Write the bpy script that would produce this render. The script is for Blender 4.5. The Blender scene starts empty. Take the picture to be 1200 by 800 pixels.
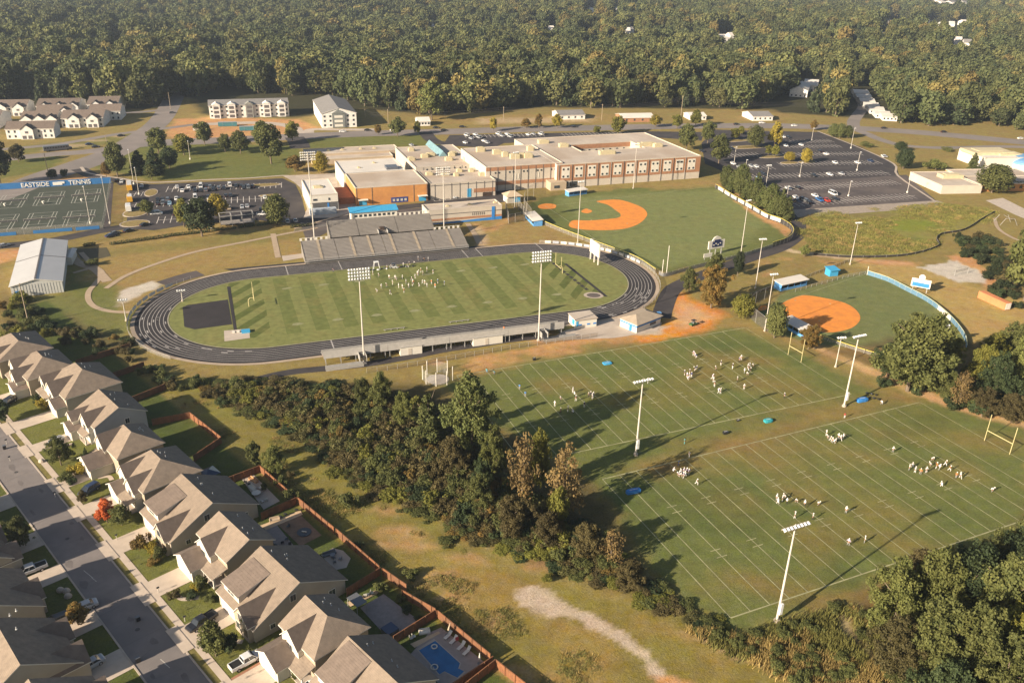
import bpy, math, random
import numpy as np
from mathutils import Vector, Matrix
random.seed(7)
R = math.radians
sc = bpy.context.scene
COL = sc.collection
# ---------------------------------------------------------------- camera (solved from the field markings)
F_PX, PITCH, ROLL, CAM_H = 990.028, 0.435048, 0.0224843, 111.9366
_cp, _sp, _cr, _sr = math.cos(PITCH), math.sin(PITCH), math.cos(ROLL), math.sin(ROLL)
FWD = np.array([0, _cp, -_sp]); _rt = np.array([1., 0, 0]); _up = np.cross(_rt, FWD)
RT = _cr * _rt + _sr * _up; UP = -_sr * _rt + _cr * _up
ORG = np.array([0, 0, CAM_H])
def G(u, v, z=0.0):
    """the point at height z that the survey photo shows at (u, v)"""
    d = FWD + (u - 600) / F_PX * RT - (v - 400) / F_PX * UP
    return ORG + d * ((z - CAM_H) / d[2])
def PX(P):
    d = np.asarray(P, float) - ORG; z = d @ FWD
    return 600 + F_PX * (d @ RT) / z, 400 - F_PX * (d @ UP) / z
cd = bpy.data.cameras.new("camera"); cam = bpy.data.objects.new("camera", cd); COL.objects.link(cam)
cam.matrix_world = Matrix(((RT[0], UP[0], -FWD[0], 0), (RT[1], UP[1], -FWD[1], 0), (RT[2], UP[2], -FWD[2], CAM_H), (0, 0, 0, 1)))
cd.sensor_width = 36; cd.lens = F_PX / 1200 * 36; cd.clip_start = 1; cd.clip_end = 20000
sc.camera = cam
# ---------------------------------------------------------------- light
SUN_AZ, SUN_EL = 218.7, 21.3          # maths angle of the direction TO the sun, elevation
w = bpy.data.worlds.new("World"); sc.world = w; w.use_nodes = True
nt = w.node_tree; bg = nt.nodes["Background"]
sky = nt.nodes.new("ShaderNodeTexSky"); sky.sky_type = 'NISHITA'; sky.sun_disc = False
sky.sun_elevation = R(SUN_EL); sky.sun_rotation = R(90 - SUN_AZ); sky.air_density = 1.0; sky.dust_density = 2.0; sky.ozone_density = 1.0
nt.links.new(sky.outputs[0], bg.inputs[0]); bg.inputs[1].default_value = 0.05
sd = bpy.data.lights.new("sun", 'SUN'); sd.energy = 5.0; sd.angle = R(0.6); sd.color = (1.0, 0.85, 0.67)
so = bpy.data.objects.new("sun", sd); COL.objects.link(so)
_d = Vector((math.cos(R(SUN_AZ)) * math.cos(R(SUN_EL)), math.sin(R(SUN_AZ)) * math.cos(R(SUN_EL)), math.sin(R(SUN_EL))))
so.rotation_euler = (-_d).to_track_quat('-Z', 'Y').to_euler(); so.location = _d * 500
sc.view_settings.view_transform = 'Standard'; sc.view_settings.look = 'None'; sc.view_settings.gamma = 1; sc.view_settings.exposure = 1.25
sc.render.engine = 'CYCLES'
sc.cycles.max_bounces = 4; sc.cycles.diffuse_bounces = 2; sc.cycles.transparent_max_bounces = 6; sc.cycles.volume_bounces = 0
# ---------------------------------------------------------------- materials
MATS = {}
def mat(name, col, rough=0.85, var=0.18, scale=0.6, metal=0.0, bump=0.0, spec=0.3, rnd=0.0, detail=5, fine=0.0, tr=0.0, hue=None):
    """procedural: base colour varied by world-size noise, optionally by object"""
    if name in MATS: return MATS[name]
    m = bpy.data.materials.new(name); m.use_nodes = True; n = m.node_tree.nodes; l = m.node_tree.links
    b = n["Principled BSDF"]; b.inputs["Roughness"].default_value = rough; b.inputs["Metallic"].default_value = metal
    b.inputs["Specular IOR Level"].default_value = spec
    tc = n.new("ShaderNodeTexCoord"); no = n.new("ShaderNodeTexNoise"); no.inputs["Scale"].default_value = scale; no.inputs["Detail"].default_value = detail
    no.inputs["Roughness"].default_value = 0.65
    l.new(tc.outputs["Object"], no.inputs["Vector"])
    rp = n.new("ShaderNodeMapRange"); rp.inputs[1].default_value = 0.3; rp.inputs[2].default_value = 0.7
    rp.inputs[3].default_value = 1 - var; rp.inputs[4].default_value = 1 + var
    l.new(no.outputs["Fac"], rp.inputs[0])
    mx = n.new("ShaderNodeMix"); mx.data_type = 'RGBA'; mx.blend_type = 'MULTIPLY'; mx.inputs[0].default_value = 1
    mx.inputs[6].default_value = (*col, 1)
    l.new(rp.outputs[0], mx.inputs[7]); out = mx.outputs[2]
    if hue:
        n3 = n.new("ShaderNodeTexNoise"); n3.inputs["Scale"].default_value = scale * 0.37; l.new(tc.outputs["Object"], n3.inputs["Vector"])
        r3 = n.new("ShaderNodeMapRange"); r3.inputs[1].default_value = 0.42; r3.inputs[2].default_value = 0.66; l.new(n3.outputs["Fac"], r3.inputs[0])
        m3 = n.new("ShaderNodeMix"); m3.data_type = 'RGBA'; l.new(r3.outputs[0], m3.inputs[0]); l.new(out, m3.inputs[6]); m3.inputs[7].default_value = (*hue, 1); out = m3.outputs[2]
    if rnd:
        oi = n.new("ShaderNodeObjectInfo"); r2 = n.new("ShaderNodeMapRange"); r2.inputs[3].default_value = 1 - rnd; r2.inputs[4].default_value = 1 + rnd
        l.new(oi.outputs["Random"], r2.inputs[0]); m2 = n.new("ShaderNodeMix"); m2.data_type = 'RGBA'; m2.blend_type = 'MULTIPLY'; m2.inputs[0].default_value = 1
        l.new(out, m2.inputs[6]); l.new(r2.outputs[0], m2.inputs[7]); out = m2.outputs[2]
    l.new(out, b.inputs["Base Color"])
    if bump:
        bp = n.new("ShaderNodeBump"); bp.inputs["Strength"].default_value = 0.6; bp.inputs["Distance"].default_value = bump
        n2 = n.new("ShaderNodeTexNoise"); n2.inputs["Scale"].default_value = max(scale * 4, fine); n2.inputs["Detail"].default_value = 4
        l.new(tc.outputs["Object"], n2.inputs["Vector"]); l.new(n2.outputs["Fac"], bp.inputs["Height"]); l.new(bp.outputs[0], b.inputs["Normal"])
    MATS[name] = m
    return m
# ---------------------------------------------------------------- mesh helpers
class MB:
    def __init__(s): s.v = []; s.f = []; s.m = []
    def add(s, vs, fs, mi=0):
        b = len(s.v); s.v += [tuple(map(float, q)) for q in vs]
        for f in fs: s.f.append([b + i for i in f]); s.m.append(mi)
        return s
    def prism(s, poly, z0, z1, mi=0, mt=None, bottom=False):
        n = len(poly); a = sum(poly[i][0] * poly[(i + 1) % n][1] - poly[(i + 1) % n][0] * poly[i][1] for i in range(n))
        if a < 0: poly = list(poly)[::-1]
        vs = [(p[0], p[1], z0) for p in poly] + [(p[0], p[1], z1) for p in poly]
        s.add(vs, [[i, (i + 1) % n, n + (i + 1) % n, n + i] for i in range(n)], mi)
        s.add([(p[0], p[1], z1) for p in poly], [list(range(n))], mi if mt is None else mt)
        if bottom: s.add([(p[0], p[1], z0) for p in poly], [list(range(n))[::-1]], mi)
        return s
    def box(s, cx, cy, z0, sx, sy, sz, rot=0.0, mi=0, mt=None):
        c, q = math.cos(rot), math.sin(rot)
        P = [(cx + c * x - q * y, cy + q * x + c * y) for x, y in ((-sx / 2, -sy / 2), (sx / 2, -sy / 2), (sx / 2, sy / 2), (-sx / 2, sy / 2))]
        return s.prism(P, z0, z0 + sz, mi, mt, True)
    def tube(s, p0, p1, r0, r1=None, n=8, mi=0, cap=True):
        r1 = r0 if r1 is None else r1; p0 = Vector(p0); p1 = Vector(p1); d = (p1 - p0).normalized()
        a = d.orthogonal().normalized(); b = d.cross(a); vs = []
        for p, r in ((p0, r0), (p1, r1)):
            for i in range(n):
                t = 2 * math.pi * i / n; vs.append(p + (a * math.cos(t) + b * math.sin(t)) * r)
        fs = [[i, (i + 1) % n, n + (i + 1) % n, n + i] for i in range(n)]
        if cap: fs += [list(range(n))[::-1], list(range(n, 2 * n))]
        return s.add(vs, fs, mi)
    def quad(s, a, b, c, d, mi=0): return s.add([a, b, c, d], [[0, 1, 2, 3]], mi)
    def poly(s, pts, mi=0): return s.add(pts, [list(range(len(pts)))], mi)
def obj(name, mb, mats, parent=None, loc=(0, 0, 0), rot=0.0, smooth=False, **kw):
    me = bpy.data.meshes.new(name)
    if isinstance(mb, MB):
        me.from_pydata(mb.v, [], mb.f); me.update()
        if not isinstance(mats, (list, tuple)): mats = [mats]
        for m in mats: me.materials.append(m)
        if len(mats) > 1: me.polygons.foreach_set("material_index", mb.m)
    else: me = mb
    if smooth: me.polygons.foreach_set("use_smooth", [True] * len(me.polygons))
    o = bpy.data.objects.new(name, me); COL.objects.link(o); o.location = loc; o.rotation_euler = (0, 0, rot)
    if parent: o.parent = parent
    for k, v in kw.items():
        if v: o[k] = v
    return o
def thing(name, label, cat, loc=(0, 0, 0), rot=0.0, group=None):
    o = bpy.data.objects.new(name, None); COL.objects.link(o); o.location = loc; o.rotation_euler = (0, 0, rot); o.empty_display_size = 1
    o['label'] = label; o['category'] = cat
    if group: o['group'] = group
    return o
def dup(o, loc, rot=None, scale=None, label=None, group=None, cat=None):
    r = o.copy(); COL.objects.link(r); r.location = loc
    if rot is not None: r.rotation_euler = (0, 0, rot)
    if scale is not None: r.scale = scale if isinstance(scale, tuple) else (scale,) * 3
    if label: r['label'] = label
    if group: r['group'] = group
    if cat: r['category'] = cat
    for ch in KIDS.get(o.name, ()) :
        c = ch.copy(); COL.objects.link(c); c.parent = r
        for g in KIDS.get(ch.name, ()):
            d = g.copy(); COL.objects.link(d); d.parent = c
            
    return r
KIDS = {}
def keep(o):
    """remember a prototype's children, so copying needs no search"""
    KIDS[o.name] = [c for c in bpy.data.objects if c.parent == o]
    for c in KIDS[o.name]: KIDS[c.name] = [q for q in bpy.data.objects if q.parent == c]
    return o
def heading(a, b):
    p, q = G(*a), G(*b); return math.atan2(q[1] - p[1], q[0] - p[0])
def loc(u, v, z=0.0):
    p = G(u, v); return (float(p[0]), float(p[1]), z)
def W2(pts, z=0.0): return [tuple(G(u, v, z)[:2]) for u, v in pts]
def sheet(name, polys, z, m, **kw):
    mb = MB()
    for p in polys:
        a = sum(p[i][0] * p[(i + 1) % len(p)][1] - p[(i + 1) % len(p)][0] * p[i][1] for i in range(len(p)))
        p = p if a > 0 else p[::-1]
        mb.poly([(x, y, z) for x, y in p])
    kw.setdefault('kind', 'structure')
    return obj(name, mb, m, **kw)
def smooth_line(pts, k=6):
    """Catmull-Rom through the points"""
    P = [np.array(p, float) for p in pts]; P = [2 * P[0] - P[1]] + P + [2 * P[-1] - P[-2]]; o = []
    for i in range(1, len(P) - 2):
        for j in range(k):
            t = j / k; o.append(0.5 * (2 * P[i] + (P[i + 1] - P[i - 1]) * t + (2 * P[i - 1] - 5 * P[i] + 4 * P[i + 1] - P[i + 2]) * t * t + (3 * P[i] - P[i - 1] - 3 * P[i + 1] + P[i + 2]) * t ** 3))
    o.append(P[-2]); return o
def ribbon(pts, w, z, close=False, off=0.0, mb=None, k=6, raw=False):
    """flat strip of width w along world points"""
    C = [np.array(p[:2], float) for p in pts] if raw else smooth_line([p[:2] for p in pts], k)
    n = len(C); L = []; Rr = []
    for i in range(n):
        a = C[(i - 1) % n] if (close or i) else C[0]; b = C[(i + 1) % n] if (close or i < n - 1) else C[-1]
        t = (b - a) / max(1e-6, np.linalg.norm(b - a)); nn = np.array([-t[1], t[0]])
        ww = w(i / max(1, n - 1)) if callable(w) else w
        L.append(C[i] + nn * (off + ww / 2)); Rr.append(C[i] + nn * (off - ww / 2))
    mb = mb or MB(); vs = [(*p, z) for p in Rr] + [(*p, z) for p in L]
    m = n if close else n - 1
    mb.add(vs, [[i, (i + 1) % n, n + (i + 1) % n, n + i] for i in range(m)])
    return mb
def line(mb, a, b, w, z):
    a = np.array(a[:2]); b = np.array(b[:2]); t = (b - a) / np.linalg.norm(b - a); n = np.array([-t[1], t[0]]) * w / 2
    mb.add([(*(a - n), z), (*(b - n), z), (*(b + n), z), (*(a + n), z)], [[0, 1, 2, 3]])
# street frame of the housing estate: x along the street, y away from it
SA = R(-45.2); SU = np.array([math.cos(SA), math.sin(SA)]); SV = np.array([-math.sin(SA), math.cos(SA)])
def S(u, v): q = SU * u + SV * v; return (float(q[0]), float(q[1]))
# ---------------------------------------------------------------- ground: one sheet to the horizon, coloured by what grows on it
def vnoise(x, y, cell, seed):
    rs = np.random.RandomState(seed); T = rs.rand(256, 256)
    fx = x / cell; fy = y / cell; ix = np.floor(fx).astype(int); iy = np.floor(fy).astype(int)
    tx = fx - ix; ty = fy - iy; tx = tx * tx * (3 - 2 * tx); ty = ty * ty * (3 - 2 * ty)
    g = lambda a, b: T[a % 256, b % 256]
    return (g(ix, iy) * (1 - tx) + g(ix + 1, iy) * tx) * (1 - ty) + (g(ix, iy + 1) * (1 - tx) + g(ix + 1, iy + 1) * tx) * ty
def fbm(x, y, cell, seed, o=4):
    s = 0; a = 1; t = 0
    for i in range(o): s = s + a * vnoise(x, y, cell / 2 ** i, seed + i); t += a; a *= 0.55
    return s / t
def hill(x, y):
    """low swells under the far woods; the campus is level"""
    r = np.hypot(x, y); k = np.clip((r - 780) / 500, 0, 1); k = k * k * (3 - 2 * k)
    return k * (16 * (fbm(x + 999, y + 500, 620, 5, 2) - 0.5) + 8 * np.sin(y / 210 + x / 340))
core_x = np.arange(-330, 345, 1.0); core_y = np.concatenate([np.arange(85, 300, .75), np.arange(300, 660, 1.5)])
def grow(a, end, s, f): 
    o = []; 
    while (a < end) if s > 0 else (a > end): s *= f; a += s; o.append(a)
    return o
gx = np.array(grow(core_x[0], -9000, -1.5, 1.12)[::-1] + list(core_x) + grow(core_x[-1], 9000, 1.5, 1.12))
gy = np.array(grow(core_y[0], -3000, -1.5, 1.15)[::-1] + list(core_y) + grow(core_y[-1], 14000, 1.5, 1.06))
NX, NY = len(gx), len(gy); X, Y = np.meshgrid(gx, gy); X = X.ravel(); Y = Y.ravel(); Z = hill(X, Y)
WX = X + (fbm(X, Y, 9, 11) - 0.5) * 7 + (fbm(X, Y, 2.5, 15, 2) - .5) * 2.0; WY = Y + (fbm(X, Y, 9, 21) - 0.5) * 7 + (fbm(X, Y, 2.5, 25, 2) - .5) * 2.0
WX2 = X + (fbm(X, Y, 3, 41, 3) - .5) * 2.4; WY2 = Y + (fbm(X, Y, 3, 45, 3) - .5) * 2.4
def sdist(poly, x, y):
    P = np.array(poly); d = np.full(len(x), 1e9); ins = np.zeros(len(x), bool)
    for i in range(len(P)):
        a = P[i]; b = P[(i + 1) % len(P)]; e = b - a; L = max(1e-9, e @ e)
        t = np.clip(((x - a[0]) * e[0] + (y - a[1]) * e[1]) / L, 0, 1)
        d = np.minimum(d, np.hypot(x - a[0] - t * e[0], y - a[1] - t * e[1]))
        c = ((a[1] > y) != (b[1] > y)); 
        with np.errstate(divide='ignore', invalid='ignore'):
            ins ^= c & (x < (b[0] - a[0]) * (y - a[1]) / (b[1] - a[1] if b[1] != a[1] else 1e-9) + a[0])
    return np.where(ins, -d, d)
GREEN = (.122, .136, .041); DRY = (.26, .185, .066); MEAD = (.225, .172, .058); DIRT = (.44, .24, .105); SAND = (.46, .34, .215); CLAY = (.62, .225, .040)
FLOOR = (.042, .040, .018); LAWN = (.130, .135, .036); TALL = (.205, .188, .052); LIME = (.17, .19, .030); GREY = (.47, .42, .35); MULCH = (.10, .055, .03)
CC = np.tile(np.array(MEAD), (len(X), 1))
far = fbm(X, Y, 60, 31); CC = CC * (0.8 + 0.4 * far[:, None])
pxv = None
def paint(poly, col, feather=1.2, k=1.0, warp=True, px=True, patchy=None):
    P = W2(poly) if px else poly
    A = np.array(P); lo = A.min(0) - 8; hi = A.max(0) + 8
    idx = np.where((X > lo[0]) & (X < hi[0]) & (Y > lo[1]) & (Y < hi[1]))[0]
    if not len(idx): return
    d = sdist(P, (WX2 if warp == 2 else WX if warp else X)[idx], (WY2 if warp == 2 else WY if warp else Y)[idx])
    a = np.clip(0.5 - d / (2 * feather), 0, 1) * k
    if patchy: a = a * np.clip((fbm(X[idx], Y[idx], patchy[0], patchy[2] if len(patchy) > 2 else 77) - patchy[1]) * 6, 0, 1)
    CC[idx] = CC[idx] * (1 - a[:, None]) + np.array(col) * a[:, None]
def blob(u, v, rx, ry, col, f=2.0, k=1.0, px=True):
    c = G(u, v) if px else (u, v); n = 14
    paint([(c[0] + rx * math.cos(2 * math.pi * i / n), c[1] + ry * math.sin(2 * math.pi * i / n)) for i in range(n)], col, f, k, px=False)
def stroke(pts, w, col, f=0.8, k=1.0, warp=2):
    mb = ribbon([G(*p) for p in pts], w, 0); n = len(mb.v) // 2
    paint([v[:2] for v in mb.v[:n]] + [v[:2] for v in mb.v[n:]][::-1], col, f, k, warp, px=False)
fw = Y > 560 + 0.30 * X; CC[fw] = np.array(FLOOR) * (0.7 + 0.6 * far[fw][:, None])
# woods edge verges, construction clay, lawns
paint([(-40, 230), (-40, 130), (120, 128), (200, 128), (210, 105), (225, 118), (240, 135), (345, 138), (430, 128), (520, 136), (640, 126), (860, 128), (1000, 138), (1210, 152), (1210, 250), (600, 300)], MEAD, 4)
paint([(205, 140), (240, 138), (350, 140), (372, 150), (352, 158), (240, 166), (190, 160)], DIRT, 3); blob(255, 160, 14, 8, DIRT)
paint([(500, 137), (590, 135), (700, 133), (760, 138), (740, 144), (520, 146)], DRY, 4); paint([(560, 139), (700, 137), (690, 143), (560, 145)], SAND, 4, .6)
paint([(830, 128), (905, 128), (935, 140), (830, 144)], DRY, 3, .6)
paint([(150, 170), (240, 166), (350, 172), (350, 190), (330, 207), (180, 212), (112, 197), (105, 190)], LAWN, 2)
paint([(230, 195), (350, 190), (340, 207), (215, 209)], GREEN, 2, .7); paint([(355, 161), (500, 157), (520, 170), (356, 174)], LAWN, 2)
paint([(356, 190), (395, 190), (402, 205), (350, 207)], DRY, 2); paint([(20, 182), (66, 180), (75, 190), (55, 200), (0, 210), (0, 190)], LAWN, 3)
paint([(60, 208), (100, 203), (128, 206), (126, 212), (40, 216)], DIRT, 3, .8); paint([(20, 172), (130, 160), (195, 148), (195, 158), (120, 170), (22, 180)], LAWN, 2, .7)
for q in ((75, 172), (90, 170), (110, 165), (62, 176), (140, 160)): blob(*q, 7, 3, SAND, 2, .6)
# campus grass
paint([(90, 290), (160, 275), (250, 262), (350, 262), (352, 300), (280, 310), (200, 330), (150, 340), (110, 330)], DRY, 2); paint([(110, 296), (300, 270), (350, 268), (350, 280), (120, 300)], LAWN, 3, .5)
paint([(130, 262), (138, 215), (152, 214), (146, 262)], DRY, 1.5); paint([(185, 268), (215, 258), (300, 256), (330, 260), (250, 270)], DRY, 2, .8)
paint([(20, 350), (80, 345), (110, 330), (150, 350), (170, 370), (150, 400), (120, 420), (60, 400), (0, 400)], GREEN, 3, .8); paint([(78, 290), (92, 330), (120, 335), (130, 345), (100, 350), (80, 345)], LAWN, 2)
paint([(140, 340), (180, 328), (186, 334), (150, 352), (143, 360)], GREY, .8); paint([(142, 355), (190, 335), (205, 332), (160, 352), (150, 368)], DRY, 1.5, .9)
blob(5, 300, 6, 9, DIRT, 2); blob(8, 322, 5, 6, DRY)
paint([(540, 268), (600, 250), (650, 258), (740, 293), (640, 287), (550, 292)], DRY, 2); stroke([(555, 262), (575, 270), (600, 256), (640, 258)], 4, DIRT, 1.5, .55); stroke([(559, 266), (566, 283), (562, 290)], 4, SAND, 1.5, .7)
paint([(165, 430), (300, 425), (420, 440), (560, 400), (700, 385), (760, 398), (700, 412), (560, 428), (500, 450), (300, 460)], MEAD, 3, .8)
paint([(500, 425), (560, 415), (600, 408), (760, 392), (770, 400), (600, 422), (540, 436)], DIRT, 2, .75, patchy=(9, .42)); stroke([(560, 420), (640, 407), (700, 398), (760, 390)], 2.5, DIRT, 1, .7)
paint([(600, 398), (640, 392), (700, 388), (745, 390), (720, 398), (640, 406)], DIRT, 1.5, .9)
# baseball outfield and infield grass
paint([(617, 238), (640, 230), (660, 227), (760, 220), (838, 216), (865, 236), (905, 262), (924, 274), (915, 287), (870, 300), (775, 320), (735, 300), (690, 281), (640, 260), (622, 250)], GREEN, 1.0)
paint([(650, 232), (840, 222), (900, 262), (860, 295), (780, 315), (700, 283)], (.165, .180, .066), 3, .95)
paint([(838, 216), (845, 216), (928, 270), (922, 276), (905, 266), (865, 240)], DIRT, 1.2, .8); paint([(760, 219), (840, 210), (842, 218), (762, 224)], DRY, 2, .8)
paint([(690, 292), (735, 300), (775, 322), (762, 326), (735, 306)], DRY, 1)
# wetland and slopes to the east
paint([(925, 258), (960, 250), (1100, 238), (1165, 246), (1160, 262), (1103, 274), (1098, 290), (1070, 298), (1000, 302), (955, 295)], TALL, 2)
paint([(1010, 262), (1060, 257), (1110, 262), (1090, 270), (1020, 272)], LIME, 3); blob(1075, 283, 7, 5, (.10, .14, .03), 2, .7); blob(975, 280, 12, 6, (.10, .12, .04), 3, .6); blob(1010, 252, 25, 4, (.17, .13, .05), 3, .7)
paint([(930, 262), (948, 262), (958, 290), (940, 292), (935, 280)], DRY, 1.5); stroke([(905, 290), (940, 296), (1000, 304), (1070, 310)], 3.5, SAND, .8); paint([(1000, 303), (1075, 306), (1068, 316), (1010, 310)], DIRT, 1.5, .8)
paint([(780, 330), (860, 312), (950, 297), (1000, 306), (950, 318), (880, 332), (840, 345), (800, 345)], MEAD, 2, .7); paint([(900, 300), (990, 306), (950, 316), (890, 322)], DIRT, 2, .6, patchy=(7, .45))
paint([(1000, 310), (1075, 312), (1160, 340), (1205, 350), (1205, 430), (1140, 405), (1120, 380), (1085, 350)], (.34, .24, .085), 2); paint([(1170, 235), (1205, 250), (1205, 300), (1120, 285), (1108, 275), (1165, 258)], MEAD, 2)
paint([(1105, 300), (1135, 298), (1168, 325), (1160, 345), (1148, 330)], DIRT, 1.2); paint([(1071, 312), (1118, 305), (1144, 316), (1154, 332), (1120, 331), (1095, 323)], GREY, .5)
paint([(880, 378), (893, 360), (925, 340), (1018, 318), (1065, 335), (1105, 360), (1128, 390), (1133, 405), (1060, 408), (985, 405), (930, 398)], (.140, .155, .058), .8)
paint([(885, 386), (900, 392), (985, 412), (1080, 450), (1050, 452), (960, 408), (890, 396)], MEAD, 1.2)
# worn clay corner and haul road beside the practice fields
paint([(786, 344), (808, 342), (822, 352), (850, 372), (838, 384), (790, 398), (745, 402), (742, 396), (776, 382), (790, 368)], CLAY, 2, .75); paint([(800, 350), (840, 372), (800, 385), (790, 372)], SAND, 3, .65)
paint([(740, 383), (786, 380), (776, 390), (700, 396), (690, 386)], GREY, .6, .7)
paint([(520, 452), (571, 434), (700, 410), (850, 385), (884, 382), (960, 420), (1075, 468), (1130, 485), (1205, 500), (1205, 622), (1060, 662), (930, 715), (862, 738), (800, 700), (690, 560), (560, 480)], GREEN, 1.5)
stroke([(948, 402), (985, 420), (1040, 442), (1090, 464), (1150, 484), (1210, 500)], lambda t: 3.5 + 2.0 * math.sin(t * 3.1), (.50, .31, .155), 1.2, .9); paint([(850, 382), (880, 378), (960, 412), (1010, 440), (1080, 474), (1065, 474), (960, 428), (885, 392)], DRY, 2, .8)
for q in ((822, 437, 7, 6), (860, 420, 14, 5), (900, 452, 9, 3.5), (790, 550, 12, 3), (870, 520, 22, 3), (960, 482, 14, 3.4), (905, 540, 9, 5), (1000, 535, 7, 3), (980, 630, 8, 4), (1128, 555, 6, 4), (1155, 520, 10, 5), (850, 590, 7, 6), (940, 575, 6, 4), (1040, 600, 6, 2.6), (660, 450, 8, 5), (745, 405, 9, 4), (1100, 645, 10, 3), (930, 690, 8, 2.5), (872, 680, 4, 3), (980, 415, 9, 3), (1055, 510, 7, 4), (720, 470, 5, 3)):
    blob(*q, (.23, .15, .052), 3.5, .5)
stroke([(760, 552), (830, 530), (920, 503), (1000, 478), (1060, 462)], 5, (.25, .155, .058), 3, .6)
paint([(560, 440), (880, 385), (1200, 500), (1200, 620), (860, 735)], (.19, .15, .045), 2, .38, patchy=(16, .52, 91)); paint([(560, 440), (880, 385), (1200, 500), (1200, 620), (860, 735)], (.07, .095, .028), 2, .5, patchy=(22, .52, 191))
# meadow strip between the houses and the hedgerow
paint([(150, 440), (230, 445), (420, 560), (560, 640), (860, 760), (1000, 810), (560, 830), (440, 668), (300, 548), (190, 455)], (.19, .155, .042), 2)
paint([(470, 660), (600, 660), (800, 740), (980, 800), (620, 830)], (.27, .185, .06), 4, .7, patchy=(14, .40)); paint([(190, 455), (450, 640), (600, 800)], (.215, .175, .05), 3, .5, patchy=(12, .45)); paint([(190, 450), (230, 445), (420, 560), (560, 640), (560, 660), (400, 600)], (.17, .155, .04), 3, .5)
for q in ((470, 625, 4, 2), (480, 640, 5, 2), (520, 705, 3, 1.2), (575, 735, 2.5, 1.2), (588, 733, 2, 1), (500, 680, 4, 1.5), (650, 655, 6, 1.5), (830, 745, 5, 1.2), (610, 792, 6, 1.4), (900, 770, 6, 1.2), (450, 600, 3, 1), (540, 655, 5, 1.5)): blob(*q, (.42, .25, .12), 1.5, .7)
stroke([(606, 694), (628, 702), (655, 712), (690, 727), (722, 744), (748, 764), (772, 788), (800, 822)], lambda t: 3.3 - 1.2 * t, (.44, .35, .255), .3, .95); paint([(604, 688), (622, 685), (645, 692), (662, 708), (652, 722), (630, 718), (610, 706)], (.44, .35, .255), .35, .95, 2); stroke([(770, 800), (790, 799), (812, 806)], 2.5, DIRT, .5)
stroke([(820, 742), (870, 765), (940, 795), (1000, 830)], 2.5, (.46, .31, .18), 1, .8); paint([(975, 722), (1000, 725), (1012, 750), (1050, 785), (1085, 800), (1060, 810), (1020, 775), (985, 745)], (.46, .32, .20), .8); stroke([(1150, 790), (1185, 770), (1210, 780)], 4, DIRT, 1, .7)
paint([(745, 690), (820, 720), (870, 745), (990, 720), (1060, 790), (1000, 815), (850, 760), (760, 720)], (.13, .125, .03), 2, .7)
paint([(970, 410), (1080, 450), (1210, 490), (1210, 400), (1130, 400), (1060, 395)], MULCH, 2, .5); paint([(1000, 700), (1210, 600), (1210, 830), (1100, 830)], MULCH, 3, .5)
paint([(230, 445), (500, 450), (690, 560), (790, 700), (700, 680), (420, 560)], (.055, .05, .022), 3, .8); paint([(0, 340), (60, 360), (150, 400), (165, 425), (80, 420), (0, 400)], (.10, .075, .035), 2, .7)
# the estate: front lawns, back lawns
paint([S(-290, 38), S(-60, 38), S(-60, 56), S(-290, 56)], LAWN, .5, px=False, warp=False); paint([S(-290, 5), S(-60, 5), S(-60, 30.6), S(-290, 30.6)], (.085, .098, .026), .5, px=False, warp=False)
paint([S(-300, 62), S(-60, 62), S(-60, 74.5), S(-300, 74.5)], (.075, .092, .024), .5, px=False, warp=False)
me = bpy.data.meshes.new("ground")
me.vertices.add(NX * NY); me.vertices.foreach_set("co", np.stack([X, Y, Z], 1).ravel())
ii = np.arange(NX * NY).reshape(NY, NX); q = np.stack([ii[:-1, :-1], ii[:-1, 1:], ii[1:, 1:], ii[1:, :-1]], -1).reshape(-1, 4)
me.loops.add(len(q) * 4); me.loops.foreach_set("vertex_index", q.ravel()); me.polygons.add(len(q))
me.polygons.foreach_set("loop_start", np.arange(len(q)) * 4); me.polygons.foreach_set("loop_total", np.full(len(q), 4)); me.update()
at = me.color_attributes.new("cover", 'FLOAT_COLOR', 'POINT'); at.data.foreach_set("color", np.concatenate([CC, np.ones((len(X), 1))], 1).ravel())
gm = bpy.data.materials.new("ground_cover"); gm.use_nodes = True; n = gm.node_tree.nodes; l = gm.node_tree.links; b = n["Principled BSDF"]
b.inputs["Roughness"].default_value = .95; b.inputs["Specular IOR Level"].default_value = .1
ca = n.new("ShaderNodeVertexColor"); ca.layer_name = "cover"; ge = n.new("ShaderNodeNewGeometry")
def nz(scale, lo, hi, a, c, det=5):
    t = n.new("ShaderNodeTexNoise"); t.inputs["Scale"].default_value = scale; t.inputs["Detail"].default_value = det; t.inputs["Roughness"].default_value = .7; l.new(ge.outputs["Position"], t.inputs["Vector"])
    r = n.new("ShaderNodeMapRange"); r.inputs[1].default_value = lo; r.inputs[2].default_value = hi; r.inputs[3].default_value = a; r.inputs[4].default_value = c; l.new(t.outputs["Fac"], r.inputs[0]); return r.outputs[0]
def mul(a, f, mode='MULTIPLY'):
    m = n.new("ShaderNodeMix"); m.data_type = 'RGBA'; m.blend_type = mode; m.inputs[0].default_value = 1; l.new(a, m.inputs[6]); l.new(f, m.inputs[7]); return m.outputs[2]
c = mul(ca.outputs[0], nz(2.2, .3, .7, .72, 1.28)); c = mul(c, nz(.28, .3, .7, .82, 1.18)); 
hs = n.new("ShaderNodeHueSaturation"); l.new(c, hs.inputs["Color"]); l.new(nz(.09, .3, .7, .485, .515, 3), hs.inputs["Hue"]); l.new(nz(.6, .3, .7, .85, 1.15), hs.inputs["Saturation"]); l.new(hs.outputs[0], b.inputs["Base Color"])
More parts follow.
